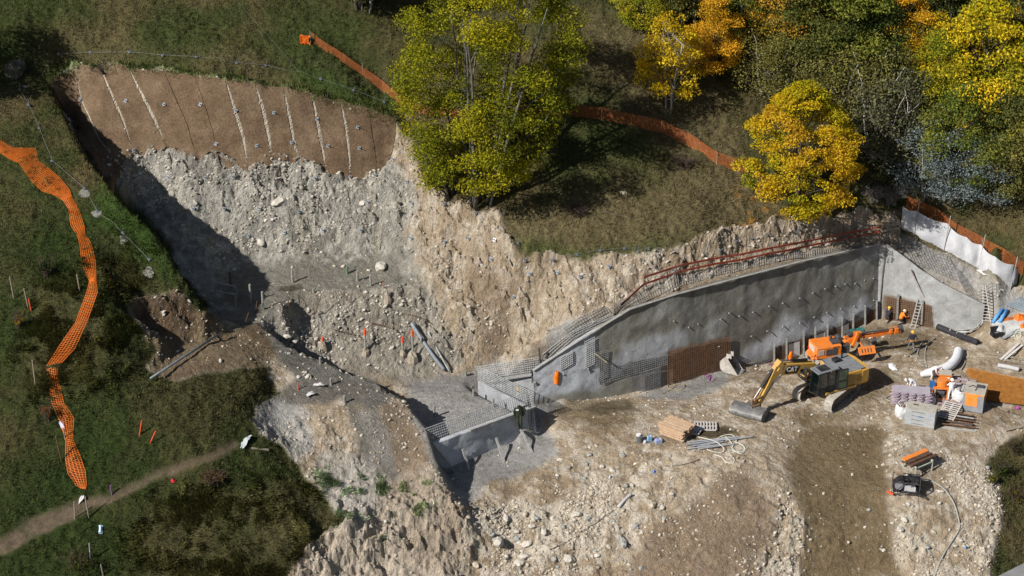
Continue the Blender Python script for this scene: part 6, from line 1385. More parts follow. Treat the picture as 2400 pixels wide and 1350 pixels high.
    for s_ in (-1, 1): fb.sphere(c0 + lf * .092 * s_, (.02, .012, .03), 6, 4)
    fb.build('face', root)
    if helmet:
        M3 = Matrix((fw, lf, hd)).transposed(); c1 = J['hdu'] + hd * .01; h_ = MB().mat(helmet); h_.T = Matrix.Translation(c1) @ M3.to_4x4(); rows = []
        for i in range(5):
            a = R(90 * i / 4); rows.append([(math.cos(th) * math.sin(a) * .15, math.sin(th) * math.sin(a) * .13, math.cos(a) * .13 - .01) for th in [6.283 * k / 14 for k in range(15)]])
        h_.sheet(rows); h_.sheet([[(math.cos(th) * .15, math.sin(th) * .13, -.01) for th in [6.283 * k / 14 for k in range(15)]], [(math.cos(th) * .165 + (.05 if math.cos(th) > .5 else 0), math.sin(th) * .145, -.025) for th in [6.283 * k / 14 for k in range(15)]]]); h_.build('helmet', root, smooth=True)
    return root
CW = mat('white_coverall', (.72, .72, .74), .9, .06, 6); CD = mat('dark_shirt', (.03, .03, .04), .9, .3, 6); CO = mat('orange_jacket', (.85, .22, .02), .8, .1, 5); CG = mat('grey_trousers', (.15, .16, .18), .9, .2, 5); CN = mat('brown_trousers', (.06, .045, .035), .9, .2, 5)
HY = mat('yellow_helmet', (.80, .50, .03), .35, .03, 3); HW = mat('white_helmet', (.78, .78, .76), .35, .03, 3); HO = mat('orange_helmet', (.85, .40, .03), .35, .03, 3); HP = mat('pale_helmet', (.70, .58, .38), .4, .03, 3)
KNEEL = {'pel': (-.05,0,.42), 'spi': (0,0,.60), 'che': (.10,0,.78), 'nec': (.17,0,.93), 'hdl': (.22,0,1.0), 'hdu': (.26,0,1.11), 'shl': (.10,.19,.86), 'shr': (.10,-.19,.86), 'ell': (.28,.26,.66), 'elr': (.28,-.26,.66), 'wrl': (.48,.16,.62), 'wrr': (.48,-.16,.62),
    'hil': (-.05,.1,.38), 'hir': (-.05,-.1,.38), 'knl': (.36,.16,.46), 'anl': (.22,.15,.08), 'tol': (.40,.16,.04), 'knr': (.26,-.15,.12), 'anr': (-.20,-.14,.09), 'tor': (-.34,-.14,.04)}
BEND = {'pel': (-.12,0,.88), 'spi': (.06,0,1.0), 'che': (.26,0,1.10), 'nec': (.42,0,1.14), 'hdl': (.50,0,1.14), 'hdu': (.60,0,1.11), 'shl': (.28,.19,1.12), 'shr': (.28,-.19,1.12), 'ell': (.34,.24,.84), 'elr': (.34,-.24,.84), 'wrl': (.44,.14,.62), 'wrr': (.46,-.14,.62), 'hil': (-.12,.1,.84), 'hir': (-.12,-.1,.84), 'knl': (0,.13,.48), 'knr': (.06,-.13,.48)}
STAND_BUSY = {'ell': (.12,.28,1.20), 'wrl': (.34,.20,1.18), 'elr': (.06,-.30,1.18), 'wrr': (.28,-.26,1.05), 'anl': (-.02,.17,.09), 'tol': (.14,.22,.04), 'anr': (-.02,-.17,.09), 'tor': (.14,-.22,.04), 'knl': (.03,.14,.5), 'knr': (.03,-.14,.5)}
WALKP = {'ell': (-.08,.34,1.18), 'wrl': (-.02,.44,.96), 'elr': (-.05,-.34,1.18), 'wrr': (.10,-.44,.98), 'knl': (.20,.14,.52), 'anl': (.22,.18,.09), 'tol': (.40,.2,.04), 'knr': (-.02,-.14,.5), 'anr': (-.28,-.18,.12), 'tor': (-.12,-.2,.04)}
person(2079, 754, 60, KNEEL, 'person in a dark shirt and yellow helmet kneeling at the corner mesh', {'top': CD, 'leg': CN}, HY)
person(2111, 759, 20, KNEEL, 'person in an orange jacket kneeling at the corner mesh', {'top': CO, 'leg': CD}, HP)
wk = person(2135, 824, 95, WALKP, 'person in dark shirt and grey trousers walking away past the drilling rig', {'top': CD, 'leg': CG, 'glove': mat('orange_glove', (.7, .2, .03), .8)}, HO)
b = MB().mat(mat('tan_belt', (.42, .21, .05), .8)); b.cyl((0, 0, 1.0), .19, .13, n=14); b.build('tool_belt', wk)
person(2227, 938, 100, STAND_BUSY, 'person in white coverall and helmet standing with back turned at the grout mixer', {'top': CW, 'leg': CW, 'boot': mat('pale_boot', (.3, .3, .28), .9), 'glove': CW}, HW)
person(2183, 890, -25, BEND, 'person in white coverall bending over the white fabric roll', {'top': CW, 'leg': CW, 'boot': mat('pale_boot', (.3, .3, .28), .9), 'glove': M_SKIN}, HW)
person(2140, 921, 180, BEND, 'person in white coverall stooping behind the stack of purple sacks', {'top': CW, 'leg': CW, 'glove': CO}, HW)
person(2049, 812, 200, KNEEL, 'person in a white shirt and helmet crouching behind the rig mast', {'top': CW, 'leg': CG}, HW)

# ================================================================== goods and tools around the mixer
def box_thing(name, lb, cat, fc, L, Wd, h, m, ang, build):
    """front bottom corner at pixel fc; long side runs from it along ang+180, short side along ang+90"""
    p = hit(*fc); a = R(ang); ax = Vector((math.cos(a), math.sin(a), 0)); ay = Vector((-math.sin(a), math.cos(a), 0)); c = p - ax * L / 2 + ay * Wd / 2; c.z = min(hz(c.x, c.y), p.z) + .05
    o = thing(name, lb, cat, c, a); build(o); return o
M_GCR = mat('grey_panel_crate', (.36, .38, .40), .7, .1, 2, dirt=((.36, .32, .26), .4)); M_GCR2 = mat('dusty_lid', (.42, .39, .33), .9, .15, 3)
def b_crates(o):
    for k in range(4):
        q = MB().mat(M_GCR); q.box((0, 0, .14 + .32 * k + .155), (2.1, 1.1, .305)); q.build('crate', o, bevel=.015)
        q = MB().mat(mat('seam', (.05, .05, .05), .9)); q.box((-.15, -.555, .14 + .32 * k + .16), (.9, .01, .03)); q.build('slot', o)
    MB().mat(M_GCR2).box((0, 0, 1.44), (2.12, 1.12, .05)).build('lid', o); MB().mat(M_DKST).box((-.45, .1, 1.485), (.35, .12, .04)).build('tool', o)
    q = MB().mat(mat('emblem_blue', (.08, .2, .4), .6)); q.prism([(-.12, -.557, .86), (.14, -.557, .86), (.06, -.557, .98), (-.04, -.557, .98)], (0, -.006, 0)); q.build('emblem', o)
    for k in range(3): MB().mat(M_TIMB).box((0, -.45 + .45 * k, .06), (2.1, .1, .12)).build('pallet_bearer', o)
box_thing('crate_stack', 'four grey crates stacked on a pallet in front of the sacks', 'crates', (2188, 1011), 2.1, 1.1, 1.4, None, -20, b_crates)
M_SACK = [mat('purple_sack', (.30, .24, .29), .9, .2, 8), mat('purple_sack_b', (.36, .30, .33), .9, .25, 8), mat('brown_sack', (.30, .22, .19), .9, .25, 8)]
def sack_mesh(m, sx=.56, sy=.40, sz=.14):
    q = MB().mat(m); q.sphere((0, 0, 0), (sx / 2 * 1.12, sy / 2 * 1.12, sz / 2 * 1.15), 10, 5); vs = [Vector((max(-sx/2, min(sx/2, v.x)), max(-sy/2, min(sy/2, v.y)), max(-sz/2, min(sz/2, v.z)))) for v in q.v]; q.v = vs; o = q.build('tmp'); me = o.data; bpy.data.objects.remove(o); return me
SM = [sack_mesh(m) for m in M_SACK]
def sacks(o, nx, ny, nz, z0=.12, jit=.02, seed=1, choice=(0, 0, 1)):
    r_ = random.Random(seed)
    for k in range(nz):
        for i in range(nx):
            for j in range(ny):
                if 0 < i < nx - 1 and 0 < j < ny - 1 and k < nz - 1: continue
                c = bpy.data.objects.new('sack', SM[r_.choice(choice)]); C.objects.link(c); c.parent = o; c.location = ((i - (nx - 1) / 2) * .57 + r_.uniform(-jit, jit) + (.1 if k % 2 else 0), (j - (ny - 1) / 2) * .42 + r_.uniform(-jit, jit), z0 + .07 + k * .142); c.rotation_euler = (0, 0, r_.uniform(-.06, .06))
def b_sacks(o): sacks(o, 5, 3, 7); MB().mat(M_TIMB).box((0, 0, .06), (2.9, 1.25, .1)).build('pallet', o); q = MB().mat(mat('cloudy_wrap', (.40, .36, .40), .4, .1, 3)); q.box((0, 0, 1.135), (2.6, 1.1, .012)); q.build('wrap_sheet', o)
box_thing('sack_pallet', 'long pallet of purple cement sacks left of the mixer', 'sacks', (2180, 958), 2.75, 1.25, 1.1, None, -8, b_sacks)
o = thing('sack_row', 'low row of brown purple sacks at the feet of the standing person', 'sacks', hit(2222, 950), R(-15)); sacks(o, 4, 2, 2, 0, .03, 3, (0, 2, 2)); 
o = thing('sack_heap', 'heap of mauve sacks and rubble behind the standing person', 'sacks', hit(2262, 902), R(-20)); sacks(o, 3, 2, 3, 0, .12, 5, (1, 2, 1))
def big_bag(u, v, s, lb, top):
    p = hit(u, v); o = thing('bulk_bag', lb, 'bag', p, .3); r_ = random.Random(int(u)); q = MB().mat(mat('white_bulk_bag', (.60, .60, .60), .9, .12, 5, bumps=.5)); rows = []
    for i in range(7):
        t = i / 6; w_ = s * (.42 + .10 * math.sin(math.pi * t)) * (1 - .15 * t); rows.append([(math.copysign(abs(math.cos(a)) ** .6, math.cos(a)) * w_ + r_.uniform(-.03, .03), math.copysign(abs(math.sin(a)) ** .6, math.sin(a)) * w_ + r_.uniform(-.03, .03), s * .9 * t) for a in [6.283 * k / 16 for k in range(16)]]); rows[-1].append(rows[-1][0])
    q.sheet(rows); q.build('bag', o); q = MB().mat(top); 
    for k in range(7): q.sphere((r_.uniform(-.25, .25) * s, r_.uniform(-.25, .25) * s, s * .85), (.16, .12, .09), 7, 4, jit=.2, rn=r_)
    q.build('filling', o); q = MB().mat(mat('white_bulk_bag', (.6, .6, .6)))
    for a in (0, 1.57, 3.14, 4.71): q.tube([(math.cos(a) * .4 * s, math.sin(a) * .4 * s, s * .85), (math.cos(a + .3) * .3 * s, math.sin(a + .3) * .3 * s, s * 1.08), (math.cos(a + .7) * .38 * s, math.sin(a + .7) * .38 * s, s * .86)], .025, 4)
    q.build('loops', o); return o
big_bag(2114, 975, 1.05, 'white bulk bag left of the grey crates', M_SACK[2]); big_bag(2250, 940, 1.15, 'pale bulk bag right of the standing person', mat('grey_sand', (.35, .33, .3), .95)); big_bag(2178, 948, .8, 'white bulk bag at the end of the sack pallet', M_SACK[1])
M_ORP = mat('orange_panel', (.85, .26, .04), .6, .1, 3, dirt=((.5, .3, .18), .3)); M_GRM = mat('grey_machine', (.24, .26, .29), .7, .15, 3, dirt=((.38, .35, .3), .4))
def b_gen(o):
    MB().mat(M_GRM).box((0, 0, .3), (1.5, 1.75, .6)).build('base', o, bevel=.02); MB().mat(M_GRM).box((0, 0, 1.02), (1.5, 1.75, .84)).build('housing', o, bevel=.03); MB().mat(M_GCR2).box((0, 0, 1.465), (1.52, 1.77, .05)).build('roof', o)
    MB().mat(M_ORP).box((-.12, -.885, .92), (.86, .03, .9)).build('door', o); MB().mat(M_ORP).box((.758, .1, 1.0), (.03, 1.4, .72)).build('side_panel', o); MB().mat(M_ORP).box((0, -.885, 1.42), (1.45, .03, .1)).build('trim', o)
    MB().mat(M_DKST).box((.775, -.2, .95), (.02, .5, .45)).build('grille', o); MB().mat(M_DKST).box((.3, .3, 1.53), (.55, .35, .1)).build('control_box', o); q = MB().mat(M_HOSE); q.tube([(-.5, 0, 1.5), (-.2, .3, 1.54), (.1, 0, 1.5), (0, -.4, 1.54)], .03, 5); q.build('cable', o)
box_thing('generator', 'grey power unit with orange doors right of the standing person', 'generator', (2302, 971), 1.5, 1.75, 1.5, None, -20, b_gen)
o = thing('grout_mixer', 'orange frame grout mixer with blue tank beside the standing person', 'mixer', hit(2202, 932), R(-10)); q = MB().mat(M_OR)
for x in (-.5, .5):
    for y in (-.35, .35): q.beam((x, y, 0), (x, y, 1.0), .09, .09, (1, 0, 0))
q.box((0, 0, 1.0), (1.15, .85, .1)); q.box((0, -.38, .15), (1.1, .08, .1)); q.build('frame', o); q = MB().mat(M_OR); q.cyl((.1, 0, 1.3), .4, .55, n=16); q.build('drum', o); q = MB().mat(mat('blue_tank', (.03, .12, .32), .5)); q.box((-.62, -.1, 1.05), (.4, .4, .5)); q.build('tank', o); q = MB().mat(M_DKST); q.cyl((0, -.1, .5), .2, .6, (1, 0, 0)); q.box((.2, 0, .25), (.5, .4, .3)); q.build('pump', o)
q = MB().mat(M_HOSE); q.tube([(-.4, -.3, .6), (-.1, -.6, .3), (.3, -.5, .1), (.5, -.2, .5)], .03, 5); q.build('hose', o)
o = thing('hopper', 'small orange hopper with a white label behind the mixer', 'hopper', hit(2213, 900), R(-8)); q = MB().mat(M_OR); q.box((0, 0, .65), (.75, .6, .6), taper=1.25); q.beam((-.25, 0, 0), (-.25, 0, .4), .08, .4, (1, 0, 0)); q.beam((.25, 0, 0), (.25, 0, .4), .08, .4, (1, 0, 0)); q.build('body', o); MB().mat(M_WHT).box((0, -.345, .72), (.6, .02, .16)).build('label', o); MB().mat(M_GCR2).box((0, 0, .97), (.9, .72, .05)).build('rim', o)
text_mesh('MAI', .13, M_REDP, 'lettering', o, Matrix.Translation((0, -.358, .72)) @ Matrix.Rotation(R(90), 4, 'X'), .003)
def pallet(u, v, ang, lb, m, n=8, L=1.2, Wd=.9, tilt=(0, 0), lift=0, p=None):
    p = (p or hit(u, v)) + Vector((0, 0, lift)); o = thing('pallet', lb, 'pallet', p, R(ang), 'pallets', (tilt[0], tilt[1], R(ang)))
    for k in range(n): MB().mat(m).box((-L / 2 + L * k / (n - 1), 0, .12), (.10, Wd, .022)).build('slat', o)
    for y in (-Wd / 2 + .05, 0, Wd / 2 - .05): MB().mat(m).box((0, y, .05), (L, .09, .09)).build('bearer', o)
    return o
M_PALW = mat('pale_pallet', (.52, .49, .46), .85, .12, 4); pallet(2224, 972, 62, 'pale slatted pallet lying tilted on the rusty pipes', M_PALW, 9, 1.9, 1.25, (0, -.12), .25)
o = thing('pipe_heap', 'heap of rusty drill pipes under the pale pallet', 'pipes', hit(2240, 990)); r_ = random.Random(3); rp_ = mat('rusty_pipe', (.13, .075, .05), .8, .3, 3)
for k in range(16):
    a = hit(2206 + r_.uniform(-6, 4), 965 + k * 2.6) + Vector((0, 0, .06 + .12 * (k % 3))); c = hit(2284 + r_.uniform(-8, 4), 978 + k * 2.3) + Vector((0, 0, .06 + .12 * (k % 3))); MB().mat(rp_ if k % 5 else M_PIPEG).tube([a, c], .055, 7).build('drill_pipe', o, True)
# stack of rusty reinforcement mats
o = thing('reinforcement_mats', 'stack of rust orange steel mesh mats lying right of the mixer', 'steel mesh', hit(2330, 915)); P_ = [hit(2262, 870), hit(2430, 905), hit(2430, 962), hit(2308, 942)]; M_RM = mat('orange_rust', (.36, .15, .03), .9, .25, 3); zz = max(p.z for p in P_) + .05
for k in range(5):
    P4 = [Vector((p.x + .05 * k, p.y + .03 * k, zz + .05 * k)) for p in P_]; wires(MB().mat(M_RM), P4, None, .13, .021).build('mat', o, True)
# the white fabric roll, hoses and the rest
def tube_thing(name, lb, cat, pts, r, m, group=None, n=8, part='tube', lift=0, sm=6):
    P = [hit(q[0], q[1]) + Vector((0, 0, (q[2] if len(q) > 2 else 0) + lift)) for q in pts]; Q = []
    for i in range(len(P) - 1):
        p0, p1, p2, p3 = P[max(i - 1, 0)], P[i], P[i + 1], P[min(i + 2, len(P) - 1)]
        for k in range(sm):
            t = k / sm; Q.append(.5 * ((2 * p1) + (-p0 + p2) * t + (2 * p0 - 5 * p1 + 4 * p2 - p3) * t * t + (-p0 + 3 * p1 - 3 * p2 + p3) * t ** 3))
    Q.append(P[-1]); rr = r if not isinstance(r, (list, tuple)) else [float(np.interp(i / (len(Q) - 1), np.linspace(0, 1, len(r)), r)) for i in range(len(Q))]
    o = thing(name, lb, cat, Q[0], group=group); MB().mat(m).tube(Q, rr, n).build(part, o, True, True); return o
tube_thing('fabric_roll', 'long bent roll of white geotextile beside the bending person', 'fabric roll', [(2246,830,.35),(2240,850,.35),(2222,868,.34),(2195,878,.33),(2172,882,.28),(2158,884,.2)], [.34, .36, .36, .34, .30, .16], mat('white_roll', (.66, .67, .69), .9, .08, 3, bumps=.3), None, 12, 'roll')
M_HG = mat('grey_hose', (.30, .30, .28), .7, .15, 4); M_HW = mat('cream_hose', (.55, .53, .46), .6, .1, 4)
for pts, lb in [([(2163,800),(2152,822),(2150,845),(2165,860)], 'grey hose curving down left of the fabric roll'), ([(2191,795,.05),(2172,812),(2168,838),(2172,862)], 'second grey hose beside the curved one'), ([(2252,868),(2262,850),(2255,843),(2232,858),(2222,872)], 'looped grey hose right of the fabric roll'), ([(2128,838),(2150,822),(2192,796)], 'dark bundle of rods on the ground right of the walking person'), ([(2050,900),(2075,906),(2100,912)], 'thin pale cable from the excavator to the sacks'), ([(2098,922),(2075,935),(2092,942),(2100,938)], 'coiled grey hose left of the sack pallet')]:
    tube_thing('hose', lb, 'hose', pts, .045 if 'thin' not in lb else .02, M_HG if 'dark' not in lb else M_HOSE, 'hoses', 6, 'hose', .05)
tube_thing('hose', 'long grey hose looping down the gravel from the black power pack', 'hose', [(2163,1124),(2190,1132),(2215,1150),(2235,1180),(2246,1215),(2248,1240),(2236,1262),(2218,1290),(2203,1318),(2190,1352)], .06, M_HG, 'hoses', 7, 'hose', .05)
o = tube_thing('drill_bundle', 'thick black bundle of drill casing tied with white straps', 'drill casing', [(2197,772,.25),(2240,790,.25),(2290,808,.2)], .24, mat('black_casing', (.03,.03,.035), .7, .3, 6), None, 10, 'casing')
for u, v in [(2226,784),(2242,791)]: p = hit(u, v) + Vector((0, 0, .25)); MB().mat(M_PALW).cyl(p, .26, .06, (.9, -.45, 0), 12).build('strap', o, True)
def ladder(name, lb, base_l, base_r, top_l, top_r, n, m, mid=False, dark=False):
    o = thing(name, lb, 'ladder', base_l, group='ladders'); 
    for a, c in ((base_l, top_l), (base_r, top_r)): MB().mat(m).beam(a, c, .05, .09, (0, 1, 0)).build('rail', o, True)
    for k in range(1, n): t = k / n; MB().mat(m).beam(base_l.lerp(top_l, t), base_r.lerp(top_r, t), .05, .04).build('rung', o, True)
    if mid: MB().mat(m).beam((base_l + base_r) / 2, (top_l + top_r) / 2, .05, .05, (0, 1, 0)).build('rail', o, True)
    return o
M_ALU = mat('aluminium', (.58, .58, .57), .45, .08, 4, .4)
bl, br = hit(2134, 767), hit(2144, 770); ladder('ladder', 'aluminium ladder leaning against the corner mesh panel', bl, br, RS.at(2152, 700, .15), RS.at(2163, 703, .15), 9, M_ALU)
bl, br = hit(2285, 758), hit(2322, 760); tl = bl + Vector((.35, 1.0, 2.75)); trr = br + Vector((-.5, 1.0, 2.75)); ladder('tripod_ladder', 'wide based orchard ladder standing right of the return wall', bl, br, tl, trr, 12, M_PALW, True)
M_BLU = mat('blue_cylinder', (.10, .30, .58), .5, .08, 3)
for a, c, lb in [((2326,760),(2345,735),'left blue gas cylinder lying on the slope right of the wide ladder'), ((2342,759),(2357,737),'right blue gas cylinder lying on the slope')]:
    pa_, pb_ = hit(*a) + Vector((0, 0, .14)), hit(*c) + Vector((0, 0, .25)); o = thing('gas_cylinder', lb, 'gas cylinder', pa_, group='gas cylinders'); q = MB().mat(M_BLU); q.tube([pa_, pb_], .14, 12); q.build('body', o, True, True); q = MB().mat(mat('blue_cap', (.05, .18, .42), .5)); q.tube([pb_, pb_ + (pb_ - pa_).normalized() * .22], .15, 10, .09); q.build('cap', o, True)
def heap(name, lb, cat, u, v, w_, d, h, m, seed, n=3, rot=0):
    p = hit(u, v); o = thing(name, lb, cat, p, rot); r_ = random.Random(seed)
    for k in range(n):
        rows = []
        ox, oy = (r_.uniform(-.25, .25) * w_, r_.uniform(-.25, .25) * d) if n > 1 else (0, 0)
        for i in range(9):
            row = []
            for j in range(9):
                x, y = (i / 8 - .5) * w_ * (.9 if n > 1 else 1), (j / 8 - .5) * d; x += r_.uniform(-.06, .06) * w_; y += r_.uniform(-.06, .06) * d
                g = Vector((x + ox, y + oy, 0)); wz = hz(p.x + g.x, p.y + g.y) - p.z; row.append(Vector((g.x, g.y, wz + .04 + h * (math.cos(min(1, math.hypot(x / w_, y / d) * 2) * math.pi / 2)) * r_.uniform(.4, 1.1) + .02 * k)))
            rows.append(row)
        MB().mat(m if not isinstance(m, list) else m[k % len(m)]).sheet(rows).build('fold', o, False, True)
    return o
M_TARP = mat('grey_tarpaulin', (.42, .42, .41), .8, .12, 4); M_CLOTH = mat('white_sheet', (.46, .45, .45), .9, .1, 4)
heap('sheet_heap', 'crumpled white sheeting under the hoses left of the wide ladder', 'sheeting', 2272, 776, 1.7, 1.2, .45, M_CLOTH, 1)
heap('tarpaulin', 'grey tarpaulin spread right of the wide ladder', 'tarpaulin', 2365, 768, 2.2, 1.3, .3, M_TARP, 2, 1); heap('sheet_heap', 'white cloth on the grey tarpaulin', 'sheeting', 2350, 776, .8, .7, .45, M_CLOTH, 3, 2)
heap('orange_cloth', 'crumpled orange net at the right edge above the tarpaulin', 'net', 2393, 745, .8, .5, .35, M_NET, 4, 2); heap('orange_cloth', 'bit of orange net beside the tarpaulin at the right edge', 'net', 2396, 766, .5, .4, .3, M_NET, 14, 1); heap('orange_cloth', 'faint orange net scrap behind the blue cylinders', 'net', 2362, 752, .9, .4, .15, M_NETD, 15, 1)
for k, (pts, lb) in enumerate([([(2222,768,.1),(2250,770,.4),(2282,762,.5),(2290,775,.3),(2262,786,.2),(2235,780,.1)], 'upper grey hose coiled over the white sheeting'), ([(2230,778,.1),(2255,782,.3),(2285,780,.4),(2296,768,.4)], 'lower grey hose over the white sheeting')]): tube_thing('hose', lb, 'hose', pts, .06, M_HG, 'hoses', 6, 'hose', .05)
o = thing('corrugated_sheets', 'bluish corrugated sheets at the right edge below the white screen', 'metal sheet', hit(2380, 725)); P4 = [hit(2353, 718), hit(2392, 698), hit(2425, 725), hit(2405, 738)]; rows = []
for i in range(24):
    t = i / 23; rows.append([P4[0].lerp(P4[3], t).lerp(P4[1].lerp(P4[2], t), s_ / 4) + Vector((0, 0, .12 + .035 * math.sin(i * 2.1))) for s_ in range(5)])
MB().mat(mat('corrugated', (.27, .31, .34), .5, .15, 3, .3)).sheet(rows).build('sheet', o, True); MB().mat(M_PIPEG).beam(hit(2366, 712) + Vector((0, 0, .22)), hit(2410, 716) + Vector((0, 0, .22)), .1, .05).build('strip', o, True)
o = thing('rod_bundle', 'bundle of grey anchor rods with a pale rope at the right', 'rods', hit(2360, 790)); r_ = random.Random(9)
for k in range(12): a = hit(2350 + r_.uniform(-4, 4), 797 + r_.uniform(-3, 3)) + Vector((0, 0, .08 + .02 * (k % 4))); c = hit(2386 + r_.uniform(-5, 5), 776 + r_.uniform(-5, 5)) + Vector((0, 0, .1)); MB().mat(M_PIPEG).tube([a, c], .022, 5).build('rod', o, True)
tube_thing('rope', 'pale green rope tangled at the end of the anchor rods', 'rope', [(2375,790,.1),(2388,780,.2),(2393,790,.1),(2382,798,.05),(2378,785,.15),(2390,774,.1)], .035, mat('pale_rope', (.45, .5, .4), .9), None, 5, 'rope')
o = thing('tool_case', 'black open tool case on the ground below the grey tarpaulin', 'tool case', hit(2336, 786), .3); MB().mat(M_BLK).box((0, 0, .15), (.9, .5, .3)).build('case', o); MB().mat(M_BLK).box((.05, .3, .4), (.9, .05, .45), (-.4, 0, 0)).build('case_lid', o); MB().mat(M_PLATE).box((-.1, -.1, .31), (.25, .2, .03)).build('tool', o)
for k, (a, c, w_, m, lb) in enumerate([((2312,828),(2400,845),.24,M_TIMB,'brown plank lying at the right, upper one'), ((2320,836),(2400,856),.22,M_TIMB,'brown plank lying at the right, lower one'), ((2345,846),(2388,808),.20,M_PALW,'pale board crossing the brown planks'), ((2352,848),(2396,812),.18,M_PALW,'second pale board crossing the brown planks'), ((2372,858),(2412,862),.25,M_TIMB,'short plank at the right edge'), ((2325,948),(2362,966),.16,M_TIMB,'thin plank beside the power unit'), ((2355,1010),(2402,1000),.28,M_TIMB,'pale plank above the bramble at the right edge'), ((2332,674),(2352,682),.16,M_WHT,'white board on the earth below the white screen')]):
    plank('plank', lb, 'plank', hit(*a) + Vector((0, 0, .08 + .05 * (k in (2, 3)))), hit(*c) + Vector((0, 0, .08 + .05 * (k in (2, 3)))), w_, .05, m, 'loose planks')
tube_thing('wrapped_tube', 'white wrapped tube with a dark end lying below the planks', 'tube', [(2338,860,.15),(2362,864,.15),(2388,870,.15)], .17, M_CLOTH, None, 9, 'wrap')
plank('sheeting_strip', 'white sheet lying on the slope below the white screen', 'sheeting', hit(2294, 634) + Vector((0, 0, .08)), hit(2312, 646) + Vector((0, 0, .08)), .4, .03, M_WHT)
heap('white_heap', 'small white paper heap on the rock left of the fabric roll', 'sheeting', 2090, 860, .5, .9, .12, M_WHT, 17, 2)
# timber pile, pallets and pipes at the platform edge
o = thing('timber_pile', 'pile of sawn laths beside the puddle at the edge of the platform', 'timber', hit(1590, 1010)); r_ = random.Random(12); M_LA = [mat('sawn_lath', (.48, .31, .19), .85, .12, 3), mat('sawn_lath_pale', (.50, .38, .27), .85, .12, 3)]
base = hit(1585, 1018); ax = Vector((.80, -.60, 0)); ay = Vector((.60, .80, 0))
for k in range(11):
    for j in range(9):
        c = base + ay * ((j - 4) * .17 + r_.uniform(-.02, .02)) + Vector((0, 0, .1 + k * .075)) + ax * r_.uniform(-.12, .12); L = 1.9 if k < 8 else 2.1; q = ax.copy(); q.rotate(Euler((0, 0, r_.uniform(-.03, .03)))); MB().mat(M_LA[(k + j) % 2]).beam(c - q * L / 2, c + q * L / 2, .12, .045).build('lath', o, True)
pallet(1622, 1008, -24, 'grey pallet under the shadow of the lath pile', M_PALW, 8, 1.3, 1.2, (0, 0), .02); pallet(1653, 1001, -4, 'pale pallet lying in the puddle right of the lath pile', M_PALW, 8, 1.5, 1.1, (0, 0), .03)
def can(u, v, m, w_, h, lb, cap=M_WHT):
    p = hit(u, v); o = thing('jerrycan', lb, 'canister', p, .3, 'canisters by the lath pile'); MB().mat(m).box((0, 0, h / 2), (w_, w_ * .7, h)).build('can', o, bevel=.04); MB().mat(cap).cyl((w_ * .25, 0, h + .03), .05, .07).build('cap', o); q = MB().mat(m); q.tube([(-w_ * .3, 0, h), (-w_ * .2, 0, h + .09), (w_ * .08, 0, h + .09), (w_ * .12, 0, h)], .025, 5); q.build('handle', o); return o
can(1522, 1034, mat('light_blue_plastic', (.22, .42, .62), .5), .34, .42, 'light blue canister second from the left by the lath pile'); can(1543, 1038, mat('blue_pink_plastic', (.30, .36, .55), .5), .5, .32, 'wide lilac blue canister nearest the lath pile'); can(1511, 1040, mat('white_plastic', (.7, .72, .75), .5), .18, .22, 'tiny white canister with dark blue base by the lath pile')
o = thing('bucket', 'grey bucket with a white lid left of the canisters', 'bucket', hit(1499, 1036)); MB().mat(mat('grey_plastic', (.12, .13, .14), .6)).cyl((0, 0, .25), .2, .5, n=14, r2=.25).build('pail', o); MB().mat(M_WHT).cyl((-.08, .08, .55), .17, .12, n=12).build('lid', o)
o = thing('pipe_bundle', 'bundle of grey plastic pipes at the platform edge under white hose loops', 'pipes', hit(1690, 1050)); r_ = random.Random(21); M_PVC = mat('grey_plastic_pipe', (.33, .34, .36), .55, .15, 3)
for k in range(13):
    a = hit(1612 + r_.uniform(-4, 30), 1038 + k * 1.8) + Vector((0, 0, .08 + .06 * (k % 3))); c = hit(1700 + r_.uniform(-20, 45), 1030 + k * 1.8 - 4) + Vector((0, 0, .08 + .06 * (k % 3))); MB().mat(M_PVC if k % 3 else M_TIMG).tube([a, c], .05, 7).build('pipe', o, True)
tube_thing('pipe', 'long grey pipe end pointing right from the bundle', 'pipe', [(1700,1036,.15),(1768,1026,.12)], .05, M_PVC)
for pts, lb in [([(1635,1034,.3),(1672,1043,.3),(1695,1056,.2),(1690,1062),(1660,1056),(1662,1044),(1690,1030,.2),(1715,1026,.2),(1726,1036),(1716,1050),(1722,1060),(1745,1058),(1742,1046),(1722,1036)], 'white hose looped twice over the pipe bundle'), ([(1700,1030,.2),(1715,1040),(1720,1056),(1738,1064),(1754,1048)], 'thin white hose right of the loops'), ([(1672,1067),(1690,1072),(1702,1084),(1716,1087),(1721,1078),(1708,1064)], 'white hose loop hanging below the pipe bundle')]: tube_thing('hose', lb, 'hose', pts, .035, M_HW, 'hoses', 6, 'hose', .05, 7)
tube_thing('hose', 'thin yellow brown hose coiled at the foot of the wall', 'hose', [(1550,925),(1570,915),(1582,905),(1572,900),(1565,910),(1590,916),(1605,908),(1598,900),(1580,906)], .025, mat('tan_hose', (.36, .26, .12), .7), 'hoses', 5, 'hose', .04)
tube_thing('broken_pipe', 'broken white pipe lying among the rubble on the slope', 'pipe', [(1449,1192,.1),(1462,1178,.15),(1478,1163,.15)], [.13, .10, .12], M_CLOTH, None, 9)
tube_thing('cable', 'dark cable running down the stony slope to the white pipe', 'cable', [(1288,1290),(1330,1270),(1365,1245),(1400,1225),(1430,1203),(1455,1185)], .022, M_DKST, 'cables', 5, 'cable', .05); tube_thing('cable', 'thin dark cable at the upper lip of the clay slope', 'cable', [(1560,1094),(1590,1092),(1620,1085),(1640,1078)], .022, M_DKST, 'cables', 5, 'cable', .05)
